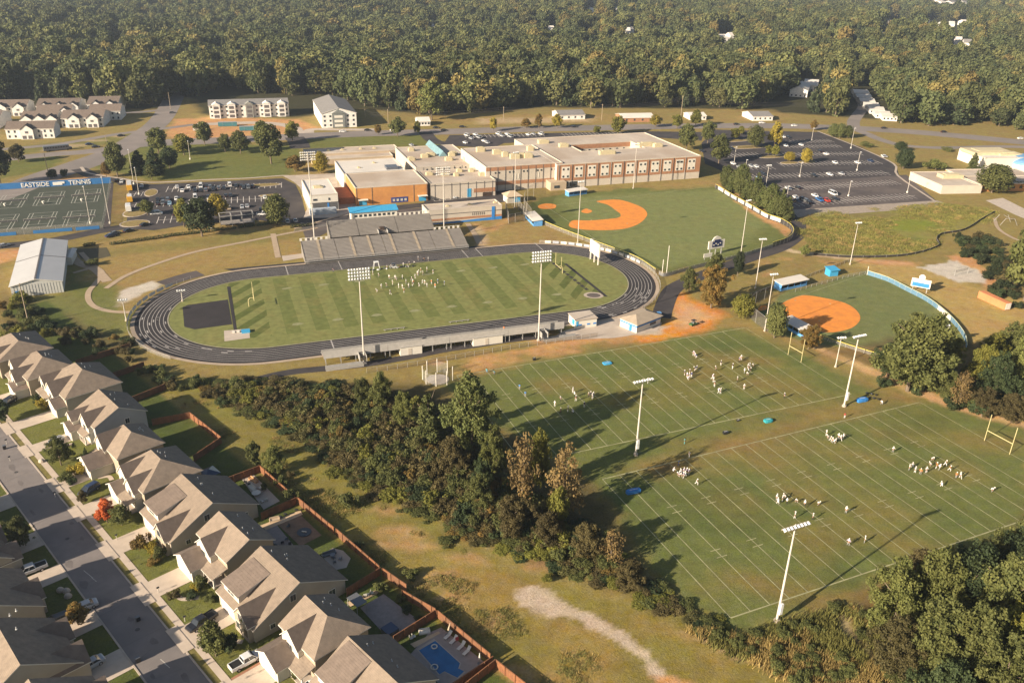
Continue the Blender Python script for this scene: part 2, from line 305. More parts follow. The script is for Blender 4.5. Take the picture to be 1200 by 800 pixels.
bu = n.new("ShaderNodeBump"); bu.inputs["Distance"].default_value = .25; bu.inputs["Strength"].default_value = .55; l.new(nz(3.0, 0, 1, 0, 1, 6), bu.inputs["Height"]); l.new(bu.outputs[0], b.inputs["Normal"])
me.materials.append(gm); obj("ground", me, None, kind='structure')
# ---------------------------------------------------------------- flat things: roads, lots, track, pitches and their markings
ASPH = mat("asphalt_dark", (.042, .037, .038), .9, .25, .35, hue=(.060, .052, .050)); ROAD = mat("road_grey", (.215, .185, .165), .9, .12, .12, hue=(.18, .158, .142)); STREET = mat("street_asphalt", (.195, .172, .160), .9, .12, .35, hue=(.165, .148, .14))
CONC = mat("concrete", (.43, .365, .30), .9, .10, .4, hue=(.37, .31, .25)); DRIVE = mat("driveway_concrete", (.47, .39, .31), .9, .1, .5); PATHM = mat("path_concrete", (.36, .275, .19), .9, .12, .5)
WHITE = mat("line_paint", (.46, .43, .37), .8, .15, 1.0); FADED = mat("field_paint", (.30, .29, .16), .9, .4, .4); LANE = mat("lane_paint", (.33, .31, .29), .8, .25, .3); YEL = mat("yellow_paint", (.55, .38, .05), .8, .1)
WORN = mat("worn_asphalt", (.080, .066, .062), .9, .2, .2, hue=(.115, .095, .085))
_zc = [0]
def zz(z): _zc[0] += 1; return z + .0007 * (_zc[0] % 40)
def rd(name, px, w, m, z=.03, lab=None):
    z = zz(z); return obj(name, ribbon([G(*p) for p in px], w, z, k=8), m, kind='structure')
rd("main_road", [(-60, 250), (0, 229), (48, 209), (95, 193), (135, 178), (165, 160), (187, 142), (200, 122), (208, 104), (207, 92)], lambda t: 15 + 5 * math.sin(min(1, t * 1.6) * 3.14), ROAD)
rd("side_road", [(-40, 190), (0, 187), (60, 181), (100, 178), (140, 173)], 12, ROAD, .026)
rd("highway", [(135, 172), (175, 168), (250, 165), (330, 161), (420, 157), (520, 154.5), (620, 151.5), (720, 149.5), (800, 148), (900, 147.5), (990, 150), (1060, 154), (1130, 160), (1250, 172)], 19, ROAD, .034)
rd("curved_side_road", [(985, 151), (1005, 153), (1030, 163), (1055, 170), (1090, 173), (1130, 173), (1180, 172), (1240, 174)], 8, ROAD, .038)
rd("side_street", [(1002, 152), (1000, 143), (1005, 135), (1012, 124), (1005, 112)], 9, ROAD, .022)
rd("townhouse_lane", [(228, 146), (190, 151), (140, 157), (75, 168), (40, 172), (-10, 176)], 6.5, ROAD, .018); rd("townhouse_upper_lane", [(203, 127), (170, 131), (130, 133), (60, 140)], 7, ROAD, .018)
rd("apartment_lane", [(350, 157), (340, 148), (300, 144), (230, 146)], 9, CONC, .018); rd("apartment_drive", [(362, 158), (365, 152), (400, 152), (440, 152)], 7, CONC, .016)
rd("school_entrance_drive", [(498, 155), (506, 164), (520, 168), (560, 170)], 9, ASPH, .042); rd("cross_street", [(345, 161), (350, 168), (352, 174)], 12, ASPH, .041)
rd("campus_drive", [(-60, 293), (0, 288.5), (60, 282), (120, 270), (170, 263), (230, 257), (300, 254), (350, 258), (400, 257), (430, 249), (470, 243), (500, 240), (540, 238)], 7.5, ASPH, .03)
rd("tennis_drive", [(92, 198), (112, 207), (140, 211), (150, 216)], 8, ASPH, .031); rd("ball_field_drive", [(935, 252), (936, 266), (934, 276), (915, 290), (880, 302), (840, 316), (800, 332), (786, 342), (778, 360), (775, 372)], 6.5, ASPH, .031)
rd("stand_drive", [(300, 445), (340, 436), (400, 430), (440, 425), (480, 418), (520, 410), (560, 404), (600, 398), (640, 394)], 3.6, ASPH, .03); rd("track_gate_path", [(190, 333), (215, 325), (235, 320)], 7, WORN, .028)
def flat(name, px, m, z, w=False):
    z = zz(z); return sheet(name, [px if w else W2(px)], z, m)
LOT1 = [(148, 268), (152, 214), (180, 216), (290, 211), (331, 209), (346, 216), (354, 232), (358, 250), (352, 262), (300, 258), (230, 262), (180, 270)]
flat("west_parking_lot", LOT1, ASPH, .022); flat("west_parking_apron", [(331, 206), (395, 203), (398, 245), (440, 243), (440, 248), (365, 262), (350, 262), (360, 245), (352, 220), (344, 213)], CONC, .016)
LOT2 = [(822, 168), (838, 152), (870, 153), (962, 155), (1010, 173), (1050, 193), (1054, 207), (1100, 238), (1000, 245), (930, 249), (915, 240), (880, 225), (845, 200), (826, 192)]
flat("east_parking_lot", LOT2, ASPH, .024); flat("lot_gravel_edge", [(928, 246), (1000, 241.5), (1098, 235), (1110, 239), (1060, 246), (935, 255)], mat("gravel_edge", (.30, .25, .20), .95, .2), .034)
flat("worn_lot_surface", [(902, 216), (1062, 205), (1098, 236), (930, 248), (905, 235)], WORN, .030)
flat("rear_parking_lot", [(520, 168), (527, 158.5), (650, 156), (760, 154), (825, 155), (822, 165), (750, 160), (660, 164), (590, 168), (578, 174), (530, 171)], ASPH, .020)
flat("service_yard", [(500, 246), (497, 238), (500, 222), (545, 214), (600, 214), (600, 236), (560, 240)], ASPH, .019); flat("gym_yard", [(395, 250), (397, 205), (402, 205), (420, 244), (500, 238), (560, 230), (560, 236), (430, 250)], CONC, .015)
flat("concession_plaza", [(660, 388), (690, 379), (705, 372), (735, 372), (776, 378), (770, 388), (720, 396), (672, 398), (640, 400)], CONC, .028)
flat("stand_apron", [(352, 262), (420, 250), (500, 243), (505, 252), (410, 258), (360, 285)], WORN, .014)
# kerbs, walks
obj("lot_kerb", ribbon([G(*p) for p in [(95, 196), (104, 203), (140, 209), (176, 214), (240, 211), (290, 209), (331, 206), (345, 207)]], 1.7, .11, k=6), CONC, kind='structure')
kb = ribbon([G(*p) for p in [(958, 154), (1004, 172), (1047, 192), (1052, 206), (1097, 237)]], 1.2, .12, k=4); obj("east_lot_kerb", kb, CONC, kind='structure')
for nm, p, wd in (("field_path", [(124, 338), (150, 322), (190, 307), (230, 295), (280, 285), (330, 275), (372, 267)], 1.9), ("loop_path", [(95, 296), (108, 310), (120, 320), (112, 332), (104, 342), (104, 352), (112, 360), (130, 365), (152, 366)], 1.9),
                  ("short_path", [(86, 320), (100, 316), (112, 313)], 1.6), ("ramp_path", [(320, 274), (323, 288), (326, 302)], 2.2), ("sunny_walk", [(76, 292), (92, 308), (112, 316), (126, 330)], 3.4), ("gym_walk", [(345, 268), (380, 258), (410, 250)], 1.6), ("stand_side_walk", [(548, 262), (556, 274), (562, 286)], 2.4), ("volleyball_path", [(1165, 255), (1170, 268), (1185, 278), (1200, 284)], 1.6)):
    obj(nm, ribbon([G(*q) for q in p], wd, zz(.075), k=6), PATHM, kind='structure')
flat("dark_ground_pad", [(88, 292), (125, 290), (130, 300), (105, 306), (95, 303)], mat("dark_olive_pad", (.075, .065, .035)), .02)  # flat dark olive-brown pad on the ground
flat("bleacher_walk", [(330, 300), (356, 297), (356, 302), (332, 306)], CONC, .03); flat("clay_gravel_pad", [(1155, 235), (1175, 232), (1215, 252), (1215, 262), (1190, 252)], mat("pale_gravel", (.42, .36, .30), .95), .02)
# stalls
stall = MB()
def row(x0, y0, x1, y1, depth=5.2, pitch=2.75, double=True, spine=True, z=.055, wd=.27):
    a = G(x0, y0); b = G(x1, y1); L = np.hypot(*(b - a)[:2]); t = (b - a)[:2] / L; n = np.array([-t[1], t[0]]); k = int(L / pitch)
    if spine: line(stall, a, b, wd, z)
    for i in range(k + 1):
        c = a[:2] + t * (i * pitch); line(stall, c - n * depth * (1 if double else 0), c + n * depth, wd, z + .004)
for r in ((925, 166.5, 975, 165), (922, 172, 985, 171), (905, 181.5, 1010, 180), (850, 182, 893, 181), (915, 193, 1030, 190), (868, 197, 905, 196), (880, 207, 1042, 202.5), (898, 222, 1050, 213.5), (925, 239, 1072, 229.5)): row(*r)
for r in ((196, 222, 330, 217), (170, 240, 322, 232), (185, 258, 240, 255)): row(*r)
row(150, 228, 176, 227, 4, 3.2); row(150, 241, 172, 240, 4, 3.2); row(545, 160, 640, 158); row(660, 158, 740, 156); row(510, 236, 556, 231, 5, 2.8, False)
obj("stall_markings", stall, mat("stall_paint", (.55, .51, .46), .8, .2, .6), kind='structure')
# islands with kerbs
for i, (u, v, a, bb) in enumerate(((905, 184, 9, 3), (925, 191, 6, 3), (946, 190, 6, 3), (872, 172, 10, 3), (860, 165, 12, 4), (885, 173, 16, 2.5), (158, 250, 5, 6), (158, 262, 6, 5), (310, 217, 8, 3), (316, 229, 5, 2), (177, 226, 3, 7))):
    c = G(u, v); P = [(c[0] + a * math.cos(t) - .3 * bb * math.sin(t), c[1] + .34 * a * math.cos(t) + bb * math.sin(t)) for t in [2 * math.pi * j / 16 for j in range(16)]]
    m = MB().prism(P, 0.0, .14, 0, 0); m2 = MB(); Q = [(c[0] + (p[0] - c[0]) * .88, c[1] + (p[1] - c[1]) * .88) for p in P]; m2.prism(Q, .14, .19)
    o = obj("kerb_island", m, CONC, kind='structure'); obj("island_grass", m2, mat("island_grass", (.22, .165, .06), .95, .3, .8), parent=o)
# campus frame and stadium oval
TA = R(19.96); TE = np.array([math.cos(TA), math.sin(TA)]); TN = np.array([-math.sin(TA), math.cos(TA)]); TC = np.array([-35.65, 279.42]); RI, HS = 31.2, 50.5
def T2(x, y): q = TC + TE * x + TN * y; return (float(q[0]), float(q[1]))
def oval(r, n=40, grow_n=0.0):
    P = []
    for i in range(n + 1): t = -math.pi / 2 + math.pi * i / n; P.append((HS + r * math.cos(t), r * math.sin(t) * (1 + 0)))
    for i in range(n + 1): t = math.pi / 2 + math.pi * i / n; P.append((-HS + r * math.cos(t), r * math.sin(t)))
    return P
def ring(name, r0, r1, z, m, mb=None):
    A = oval(r0); Bq = oval(r1); n = len(A); mb_ = mb or MB()
    mb_.add([(*p, z) for p in A] + [(*p, z) for p in Bq], [[i, n + i, n + (i + 1) % n, (i + 1) % n] for i in range(n)])
    return mb_ if mb is not None else obj(name, mb_, m, loc=(TC[0], TC[1], 0), rot=TA, kind='structure')
TRACK = mat("track_rubber", (.030, .026, .027), .85, .22, .15)
ring("running_track", RI, RI + 9.9, .05, TRACK); ring("track_kerb", RI - .35, RI, .10, mat("track_kerb", (.30, .28, .20)), None); ring("track_apron", RI + 9.9, RI + 11.2, .06, mat("apron_concrete", (.36, .285, .21), .9, .15, .3))
ln = MB()
for k in range(1, 8): ring("", RI + 1.2 * k - .09, RI + 1.2 * k + .11, .058, None, ln)
for x in (30, 36, 62, -20, -40): line(ln, (x, RI), (x, RI + 9.9), .35, .064)
for x in (-33.5,): line(ln, (x, -RI), (x, -RI - 9.9), .4, .064)
rr = random.Random(3)
for k in range(46):
    t = rr.uniform(-1.35, -.55) if k % 2 else rr.uniform(math.pi - .5, math.pi + 1.4); r = RI + 1.2 * rr.randint(0, 7) + .6; cx = HS if k % 2 else -HS
    p = (cx + r * math.cos(t), r * math.sin(t)); d = (-math.sin(t), math.cos(t)); line(ln, (p[0] - d[0], p[1] - d[1]), (p[0] + d[0], p[1] + d[1]), .4, .066)
obj("lane_lines", ln, LANE, loc=(TC[0], TC[1], 0), rot=TA, kind='structure')
mb = MB(); mb.poly([(-HS, RI + 9.9, .045), (-HS - 8, RI + 9.4, .045), (-HS - 12, RI + 13, .045), (38, RI + 13, .045), (46, RI + 9.9, .045)][::-1]); obj("sprint_straight", mb, TRACK, loc=(TC[0], TC[1], 0), rot=TA, kind='structure')
# infield with mowing stripes
fm = bpy.data.materials.new("striped_turf"); fm.use_nodes = True; n = fm.node_tree.nodes; l = fm.node_tree.links; b = n["Principled BSDF"]; b.inputs["Roughness"].default_value = .95; b.inputs["Specular IOR Level"].default_value = .1
tc = n.new("ShaderNodeTexCoord"); sx = n.new("ShaderNodeSeparateXYZ"); l.new(tc.outputs["Object"], sx.inputs[0])
def mth(op, a, b_=None, c_=None):
    m = n.new("ShaderNodeMath"); m.operation = op
    for i, q in enumerate((a, b_, c_)):
        if q is None: continue
        if isinstance(q, (int, float)): m.inputs[i].default_value = q
        else: l.new(q, m.inputs[i])
    return m.outputs[0]
nn = n.new("ShaderNodeTexNoise"); nn.inputs["Scale"].default_value = .5; nn.inputs["Detail"].default_value = 5; l.new(tc.outputs["Object"], nn.inputs["Vector"])
xx = mth('ADD', sx.outputs[0], mth('MULTIPLY', nn.outputs["Fac"], .5)); st = mth('GREATER_THAN', mth('SINE', mth('MULTIPLY', xx, math.pi / 4.572)), 0.0)
inx = mth('LESS_THAN', mth('ABSOLUTE', mth('ADD', sx.outputs[0], -1.4)), 52.0); iny = mth('LESS_THAN', mth('ABSOLUTE', mth('ADD', sx.outputs[1], -3)), 25.5); fac = mth('MULTIPLY', st, mth('MULTIPLY', inx, iny))
def mixc(f, a, b_):
    m = n.new("ShaderNodeMix"); m.data_type = 'RGBA'; l.new(f, m.inputs[0])
    for k_, q in ((6, a), (7, b_)):
        if isinstance(q, tuple): m.inputs[k_].default_value = (*q, 1)
        else: l.new(q, m.inputs[k_])
    return m.outputs[2]
n4 = n.new("ShaderNodeTexNoise"); n4.inputs["Scale"].default_value = .07; n4.inputs["Detail"].default_value = 6; n4.inputs["Roughness"].default_value = .7; l.new(tc.outputs["Object"], n4.inputs["Vector"])
r4 = n.new("ShaderNodeMapRange"); r4.inputs[1].default_value = .5; r4.inputs[2].default_value = .72; l.new(n4.outputs["Fac"], r4.inputs[0])
diag = mth('GREATER_THAN', mth('SINE', mth('MULTIPLY', mth('ADD', sx.outputs[0], mth('MULTIPLY', sx.outputs[1], -.8)), .75)), .1)
ez = mth('MULTIPLY', mth('MULTIPLY', diag, iny), mth('LESS_THAN', mth('ABSOLUTE', mth('SUBTRACT', mth('ABSOLUTE', mth('ADD', sx.outputs[0], -1.4)), 57.5)), 5.5))
c0 = mixc(fac, (.165, .175, .060), (.122, .139, .043)); c0 = mixc(ez, c0, (.088, .106, .030)); c1 = mixc(mth('MULTIPLY', r4.outputs[0], .55), c0, (.21, .165, .06))
r5 = n.new("ShaderNodeMapRange"); r5.inputs[1].default_value = .3; r5.inputs[2].default_value = .7; r5.inputs[3].default_value = .82; r5.inputs[4].default_value = 1.18; l.new(nn.outputs["Fac"], r5.inputs[0])
mm = n.new("ShaderNodeMix"); mm.data_type = 'RGBA'; mm.blend_type = 'MULTIPLY'; mm.inputs[0].default_value = 1; l.new(c1, mm.inputs[6]); l.new(r5.outputs[0], mm.inputs[7]); l.new(mm.outputs[2], b.inputs["Base Color"])
mb = MB(); mb.poly([(*p, .03) for p in oval(RI - .35)]); obj("stadium_field", mb, fm, loc=(TC[0], TC[1], 0), rot=TA, kind='structure')
wp = mat("worn_turf", (.23, .165, .065), .95, .25, .5); dp = mat("painted_patch", (.22, .22, .11), .95, .2, .6)
mb = MB()
for x in range(-42, 54, 13):
    for y in (-15.5, 17.5): mb.poly([(x + 1.9 * math.cos(t) * (1 + .2 * math.sin(3 * t + x)), y + .9 * math.sin(t) * (1 + .25 * math.cos(2 * t + y)), .036) for t in [2 * math.pi * j / 12 for j in range(12)]])
obj("yard_number_patches", mb, dp, loc=(TC[0], TC[1], 0), rot=TA, kind='structure')
flat("discus_pad_surface", [(214, 360), (220, 357.5), (267, 351), (272, 380), (228, 386), (216, 383)], TRACK, .040); flat("high_jump_runway", [(266, 336), (270, 336), (277.5, 386), (274, 387)], TRACK, .044)
flat("pole_vault_pad", [(262.5, 387.5), (291.9, 385), (293, 396), (263, 400)], CONC, .042)
mb = MB(); line(mb, G(662.5, 309), G(710.6, 347.5), 1.2, .042)
a, b2 = G(640, 302), G(690, 341)
for i in range(12): t0 = i / 12; line(mb, a + (b2 - a) * t0, a + (b2 - a) * (t0 + .058), 1.3, .042)
obj("jump_runways", mb, TRACK, kind='structure')
c = G(695.6, 346); mb = MB(); mb.poly([(c[0] + 3.6 * math.cos(t), c[1] + 3.0 * math.sin(t), .042) for t in [j * .35 for j in range(18)]]); obj("shot_put_circle", mb, CONC, kind='structure')
mb = MB(); mb.poly([(c[0] + 2.5 * math.cos(t), c[1] + 2.1 * math.sin(t), .048) for t in [j * .35 for j in range(18)]]); obj("shot_put_ring", mb, WORN, kind='structure')
# practice pitches, from the fitted frames
FA = (np.array([-3.0345, 221.8043]), .399873); FB = (np.array([34.3743, 171.3115]), .421228); FS, FW_ = 4.572, 48.77
def fld(fr, i, wd): e = np.array([math.cos(fr[1]), math.sin(fr[1])]); nn_ = np.array([math.sin(fr[1]), -math.cos(fr[1])]); return fr[0] + e * i * FS + nn_ * wd
pl = MB()
for fr, i0 in ((FA, -3), (FB, -3)):
    for i in list(range(i0, 18)) + [19]: line(pl, fld(fr, i, 0), fld(fr, i, FW_), .20, .03)
    line(pl, fld(fr, i0, 0), fld(fr, 19, 0), .28, .034); line(pl, fld(fr, i0, FW_), fld(fr, 19, FW_), .28, .034)
    for i in range(i0 + 1, 17):
        if (i - 17) % 2: continue
        for h in (FW_ / 3, FW_ * 2 / 3):
            for s in (-1.1, 1.1): line(pl, fld(fr, i - .28, h + s), fld(fr, i + .28, h + s), .20, .038)
obj("pitch_lines", pl, FADED, kind='structure')
# ball diamonds
CL = mat("infield_clay", (.66, .235, .038), .95, .14, .9, hue=(.56, .20, .04), bump=.05); 
def curve_poly(px, k=6):
    P = smooth_line([G(*p)[:2] for p in px + px[:3]], k); return [tuple(q) for q in P[k:-2 * k]] if False else [tuple(q) for q in P[k:k * (len(px) + 1)]]
sheet("baseball_infield_clay", [curve_poly([(668, 266), (690, 269.5), (725, 269), (745, 264), (756, 256), (758, 249), (750, 242), (730, 235), (717, 234), (699, 236), (712, 240), (722, 247), (727, 251), (725, 255), (710, 257), (690, 258.5), (671, 258.5)])], .03, CL)
sheet("home_plate_clay", [curve_poly([(631, 241), (640, 238.5), (651, 240), (650, 244), (640, 245), (632, 244)])], .03, CL); sheet("mound_clay", [curve_poly([(681, 248), (687, 244.6), (694, 247.5), (688, 250)])], .03, CL)
sheet("softball_clay", [curve_poly([(909, 366), (916, 356), (932, 348), (944, 346), (965, 349), (990, 355), (1004, 364), (1008, 374), (1000, 383), (985, 388), (970, 389.5), (955, 387), (935, 379), (920, 371)])], .03, CL)
sheet("softball_home_clay", [curve_poly([(888, 362), (893, 358), (900, 359), (897, 363), (890, 364)])], .034, CL)
mb = MB()
for q in ((640, 242, 739, 308), (640, 242, 832, 219)): line(mb, G(q[0], q[1]), G(q[2], q[3]), .18, .05)
for q in ((892, 362, 1017, 320), (892, 362, 1020, 410)): line(mb, G(q[0], q[1]), G(q[2], q[3]), .14, .05)
for u, v in ((640, 242), (693, 258), (690, 246), (722, 246), (735, 262), (701, 238)): c_ = G(u, v); mb.box(c_[0], c_[1], .05, .55, .55, .08, .7)
for u, v in ((895, 361), (932, 352), (960, 376), (973, 356)): c_ = G(u, v); mb.box(c_[0], c_[1], .05, .45, .45, .08, .7)
obj("foul_lines", mb, mat("chalk", (.34, .33, .2), .9, .3, .6), kind='structure')
# tennis courts
KA = R(20); KE = np.array([math.cos(KA), math.sin(KA)]); KN = np.array([-math.sin(KA), math.cos(KA)])
q = np.array(G(121, 268)[:2]); TQ = [tuple(q + KE * x + KN * y) for x, y in ((0, 0), (-2, 80), (-140, 80), (-140, 0))]
sheet("tennis_court_surface", [TQ], .03, mat("court_green", (.052, .060, .043), .8, .12, .2)); flat("court_side_walk", [(121, 268), (128, 214), (133, 214), (129, 267)], WORN, .025)
mb = MB(); CTS = [(101.5, 229.5), (58, 232.5), (14, 236), (-30, 240), (93, 255.5), (47, 258), (1, 261), (-44, 264)]
for u, v in CTS:
    c = np.array(G(u, v)[:2]); f = lambda x, y: c + KE * x + KN * y
    for x in (-5.5, -4.1, 4.1, 5.5): line(mb, f(x, -11.9), f(x, 11.9), .21, .05)
    for y, x in ((-11.9, 5.5), (11.9, 5.5), (-6.4, 4.1), (6.4, 4.1)): line(mb, f(-x, y), f(x, y), .21, .054)
    line(mb, f(0, -6.4), f(0, 6.4), .2, .058)
obj("court_lines", mb, mat("court_paint", (.42, .42, .36)), kind='structure')
# the estate street
rng = lambda a, b: [S(a, b)]
sheet("street", [[S(-320, 30.3), S(-60, 30.3), S(-60, 38.1), S(-320, 38.1)]], .02, STREET)
# ---------------------------------------------------------------- the estate
def shingle(name, col):
    m = mat(name, col, .92, .18, .9, rnd=.08); n = m.node_tree.nodes; l = m.node_tree.links
    if "rows" in n: return m
    b = n["Principled BSDF"]; g = n.new("ShaderNodeNewGeometry"); sx = n.new("ShaderNodeSeparateXYZ"); sx.name = "rows"; l.new(g.outputs["Position"], sx.inputs[0])
    f = n.new("ShaderNodeMath"); f.operation = 'MULTIPLY'; f.inputs[1].default_value = 7.0; l.new(sx.outputs[2], f.inputs[0]); f2 = n.new("ShaderNodeMath"); f2.operation = 'FRACT'; l.new(f.outputs[0], f2.inputs[0])
    br = n.new("ShaderNodeTexBrick"); br.inputs["Scale"].default_value = 3.0; tc = n.new("ShaderNodeTexCoord"); l.new(tc.outputs["Object"], br.inputs["Vector"])
    nz_ = n.new("ShaderNodeTexNoise"); nz_.inputs["Scale"].default_value = 9; nz_.inputs["Detail"].default_value = 3; l.new(tc.outputs["Object"], nz_.inputs["Vector"])
    ad = n.new("ShaderNodeMath"); ad.operation = 'ADD'; l.new(f2.outputs[0], ad.inputs[0]); l.new(nz_.outputs["Fac"], ad.inputs[1])
    bu = n.new("ShaderNodeBump"); bu.inputs["Distance"].default_value = .03; bu.inputs["Strength"].default_value = .6; l.new(ad.outputs[0], bu.inputs["Height"]); l.new(bu.outputs[0], b.inputs["Normal"]); return m
RF = shingle("roof_shingle_tan", (.218, .172, .130)); RF2 = shingle("roof_shingle_brown", (.165, .128, .102))
WB = mat("siding_beige", (.40, .35, .275), .8, .07, .3); WT = mat("siding_tan", (.33, .275, .20), .8, .07, .3); WG = mat("siding_grey", (.36, .36, .35), .8, .06, .3); WW = mat("siding_cream", (.56, .52, .44), .8, .05, .3)
TRIM = mat("white_trim", (.68, .64, .56), .6, .04, 1); DOORW = mat("garage_door_white", (.72, .68, .60), .5, .05, 1.5); GLASS = mat("window_glass", (.035, .045, .055), .08, .1, 1, spec=.8); STONE = mat("stone_veneer", (.30, .25, .20), .9, .3, 2.2)
DARKW = mat("door_dark", (.06, .04, .03), .5, .1, 1); METAL = mat("vent_metal", (.55, .55, .53), .4, .1, 3, metal=.4); WOODF = mat("cedar_fence", (.215, .092, .042), .85, .25, 1.1, hue=(.15, .075, .04)); PIPE_ = mat("iron_cover", (.07, .065, .06), .6, .2, 4); SHUT = mat("shutter_grey", (.16, .15, .14), .7, .05, 2)
def U3(o, u, v, z): p = S(u, v); return (p[0] - o[0], p[1] - o[1], z)
def gable(roof, wall, o, ax, a0, a1, b0, b1, ze, zr, z0=0.0, h0=0.0, h1=0.0, oh=.40, br=None, th=.17, walls=True):
    """ridge runs along ax ('u' or 'v') from a0 to a1, eaves at b0/b1; h0/h1 hip the ends"""
    br = (b0 + b1) / 2 if br is None else br
    P = (lambda a, b, z: U3(o, a, b, z)) if ax == 'u' else (lambda a, b, z: U3(o, b, a, z))
    s0 = (zr - ze) / (br - b0); s1 = (zr - ze) / (b1 - br); e0 = 0 if h0 < 0 else oh; e1 = 0 if h1 < 0 else oh
    A0, A1, B0, B1 = a0 - e0, a1 + e1, b0 - oh, b1 + oh; z_0, z_1 = ze - s0 * oh, ze - s1 * oh
    r0 = A0 + (h0 + oh if h0 > 0 else 0); r1 = A1 - (h1 + oh if h1 > 0 else 0)
    T = [P(A0, B0, z_0), P(A1, B0, z_0), P(A1, B1, z_1), P(A0, B1, z_1), P(r0, br, zr), P(r1, br, zr)]
    Q = [(x, y, z - th) for x, y, z in T]; flip = ax == 'v'
    F = [[0, 1, 5, 4], [2, 3, 4, 5]] + ([[3, 0, 4]] if h0 > 0 else []) + ([[1, 2, 5]] if h1 > 0 else [])
    if flip: F = [f[::-1] for f in F]
    roof.add(T, F, 0); roof.add(Q, [f[::-1] for f in F], 1)
    loops = [0, 1] + ([] if h1 > 0 else [5]) + [2, 3] + ([] if h0 > 0 else [4])
    n = len(loops); fs = [[loops[i] + 6, loops[(i + 1) % n] + 6, loops[(i + 1) % n], loops[i]] for i in range(n)]
    if flip: fs = [f[::-1] for f in fs]
    roof.add(T + Q, fs, 1)
    if not walls: return
    W = [P(a0, b0, z0), P(a1, b0, z0), P(a1, b1, z0), P(a0, b1, z0), P(a0, b0, ze - th * .6), P(a1, b0, ze - th * .6), P(a1, b1, ze - th * .6), P(a0, b1, ze - th * .6)]
    fs = [[0, 1, 5, 4], [1, 2, 6, 5], [2, 3, 7, 6], [3, 0, 4, 7]]
    wall.add(W, [f[::-1] for f in fs] if flip else fs, 0)
    if h0 <= 0: wall.add([P(a0, b0, ze - .1), P(a0, b1, ze - .1), P(a0, br, zr - .12)], [[0, 1, 2]] if flip else [[1, 0, 2]], 0)
    if h1 <= 0: wall.add([P(a1, b0, ze - .1), P(a1, b1, ze - .1), P(a1, br, zr - .12)], [[1, 0, 2]] if flip else [[0, 1, 2]], 0)
def shed(roof, wall, o, u0, u1, v0, v1, zf, zb, z0=0.0, oh=.35, th=.15):
    """roof sloping down towards the street (v0)"""
    s = (zb - zf) / (v1 - v0); T = [U3(o, u0 - oh, v0 - oh, zf - s * oh), U3(o, u1 + oh, v0 - oh, zf - s * oh), U3(o, u1 + oh, v1, zb), U3(o, u0 - oh, v1, zb)]
    Q = [(x, y, z - th) for x, y, z in T]; roof.add(T, [[0, 1, 2, 3]], 0); roof.add(Q, [[3, 2, 1, 0]], 1); roof.add(T + Q, [[4, 5, 1, 0], [5, 6, 2, 1], [7, 4, 0, 3]], 1)
    if wall is not None:
        W = [U3(o, u0, v0, z0), U3(o, u1, v0, z0), U3(o, u1, v1, z0), U3(o, u0, v1, z0), U3(o, u0, v0, zf - .1), U3(o, u1, v0, zf - .1), U3(o, u1, v1, zb - .1), U3(o, u0, v1, zb - .1)]
        wall.add(W, [[0, 1, 5, 4], [1, 2, 6, 5], [3, 0, 4, 7]], 0)
def panel(o, u, v, z, w, h, side, d=.05):
    """upright slab centred at (u, v), bottom z, facing -v ('f'), +v ('b'), +u ('r') or -u ('l')"""
    m = MB(); a, b = ((w / 2, d), (w / 2, d))[0]
    if side in 'fb': c = [(u - a, v - b), (u + a, v - b), (u + a, v + b), (u - a, v + b)]
    else: c = [(u - b, v - a), (u + b, v - a), (u + b, v + a), (u - b, v + a)]
    m.prism([U3(o, *q, 0)[:2] for q in c], z, z + h, 0, 0, True); return m
def window(par, o, u, v, z, w, h, side, shutters=False):
    f = obj("window", panel(o, u, v, z, w + .22, h + .22, side, .05), TRIM, par); dz = {'f': (0, -.03), 'b': (0, .03), 'r': (.03, 0), 'l': (-.03, 0)}[side]
    g = panel(o, u + dz[0], v + dz[1], z + .11, w * .47, h, side, .05); g2 = MB()
    for s in (-1, 1):
        uu, vv = (u + s * w * .26, v) if side in 'fb' else (u, v + s * w * .26)
        q = panel(o, uu + dz[0], vv + dz[1], z + .11, w * .46, h, side, .05); g2.add(q.v, q.f, 0)
    obj("pane", g2, GLASS, f)
def garage(par, o, u, v, w=4.9, h=2.2):
    d = obj("garage_door", panel(o, u, v - .04, 0.05, w, h, 'f', .05), DOORW, par); m = MB()
    for k in range(1, 4): q = panel(o, u, v - .09, .05 + k * h / 4 - .02, w, .05, 'f', .015); m.add(q.v, q.f, 0)
    obj("door_groove", m, mat("groove_grey", (.35, .33, .3)), d)  # darker grey strips marking the joints of the door
VENTR = random.Random(5)
def vents(par, o, u0, u1, vr, zr, slope, back=True):
    for k in range(4):
        u = u0 + (u1 - u0) * VENTR.uniform(.15, .85); d = VENTR.uniform(.8, 3.2); z = zr - d * slope; m = MB(); p = U3(o, u, vr + (d if (back or k) else -d), z - .1)
        m.tube(p, (p[0], p[1], p[2] + .55), .09, n=6); m.tube((p[0], p[1], p[2] + .02), (p[0], p[1], p[2] + .12), .2, n=6); obj("roof_vent", m, METAL, par)
def begin(u, v, label, col): o = S(u, v); t = thing("house", label, "house", (o[0], o[1], 0), group="houses along the street"); return t, o
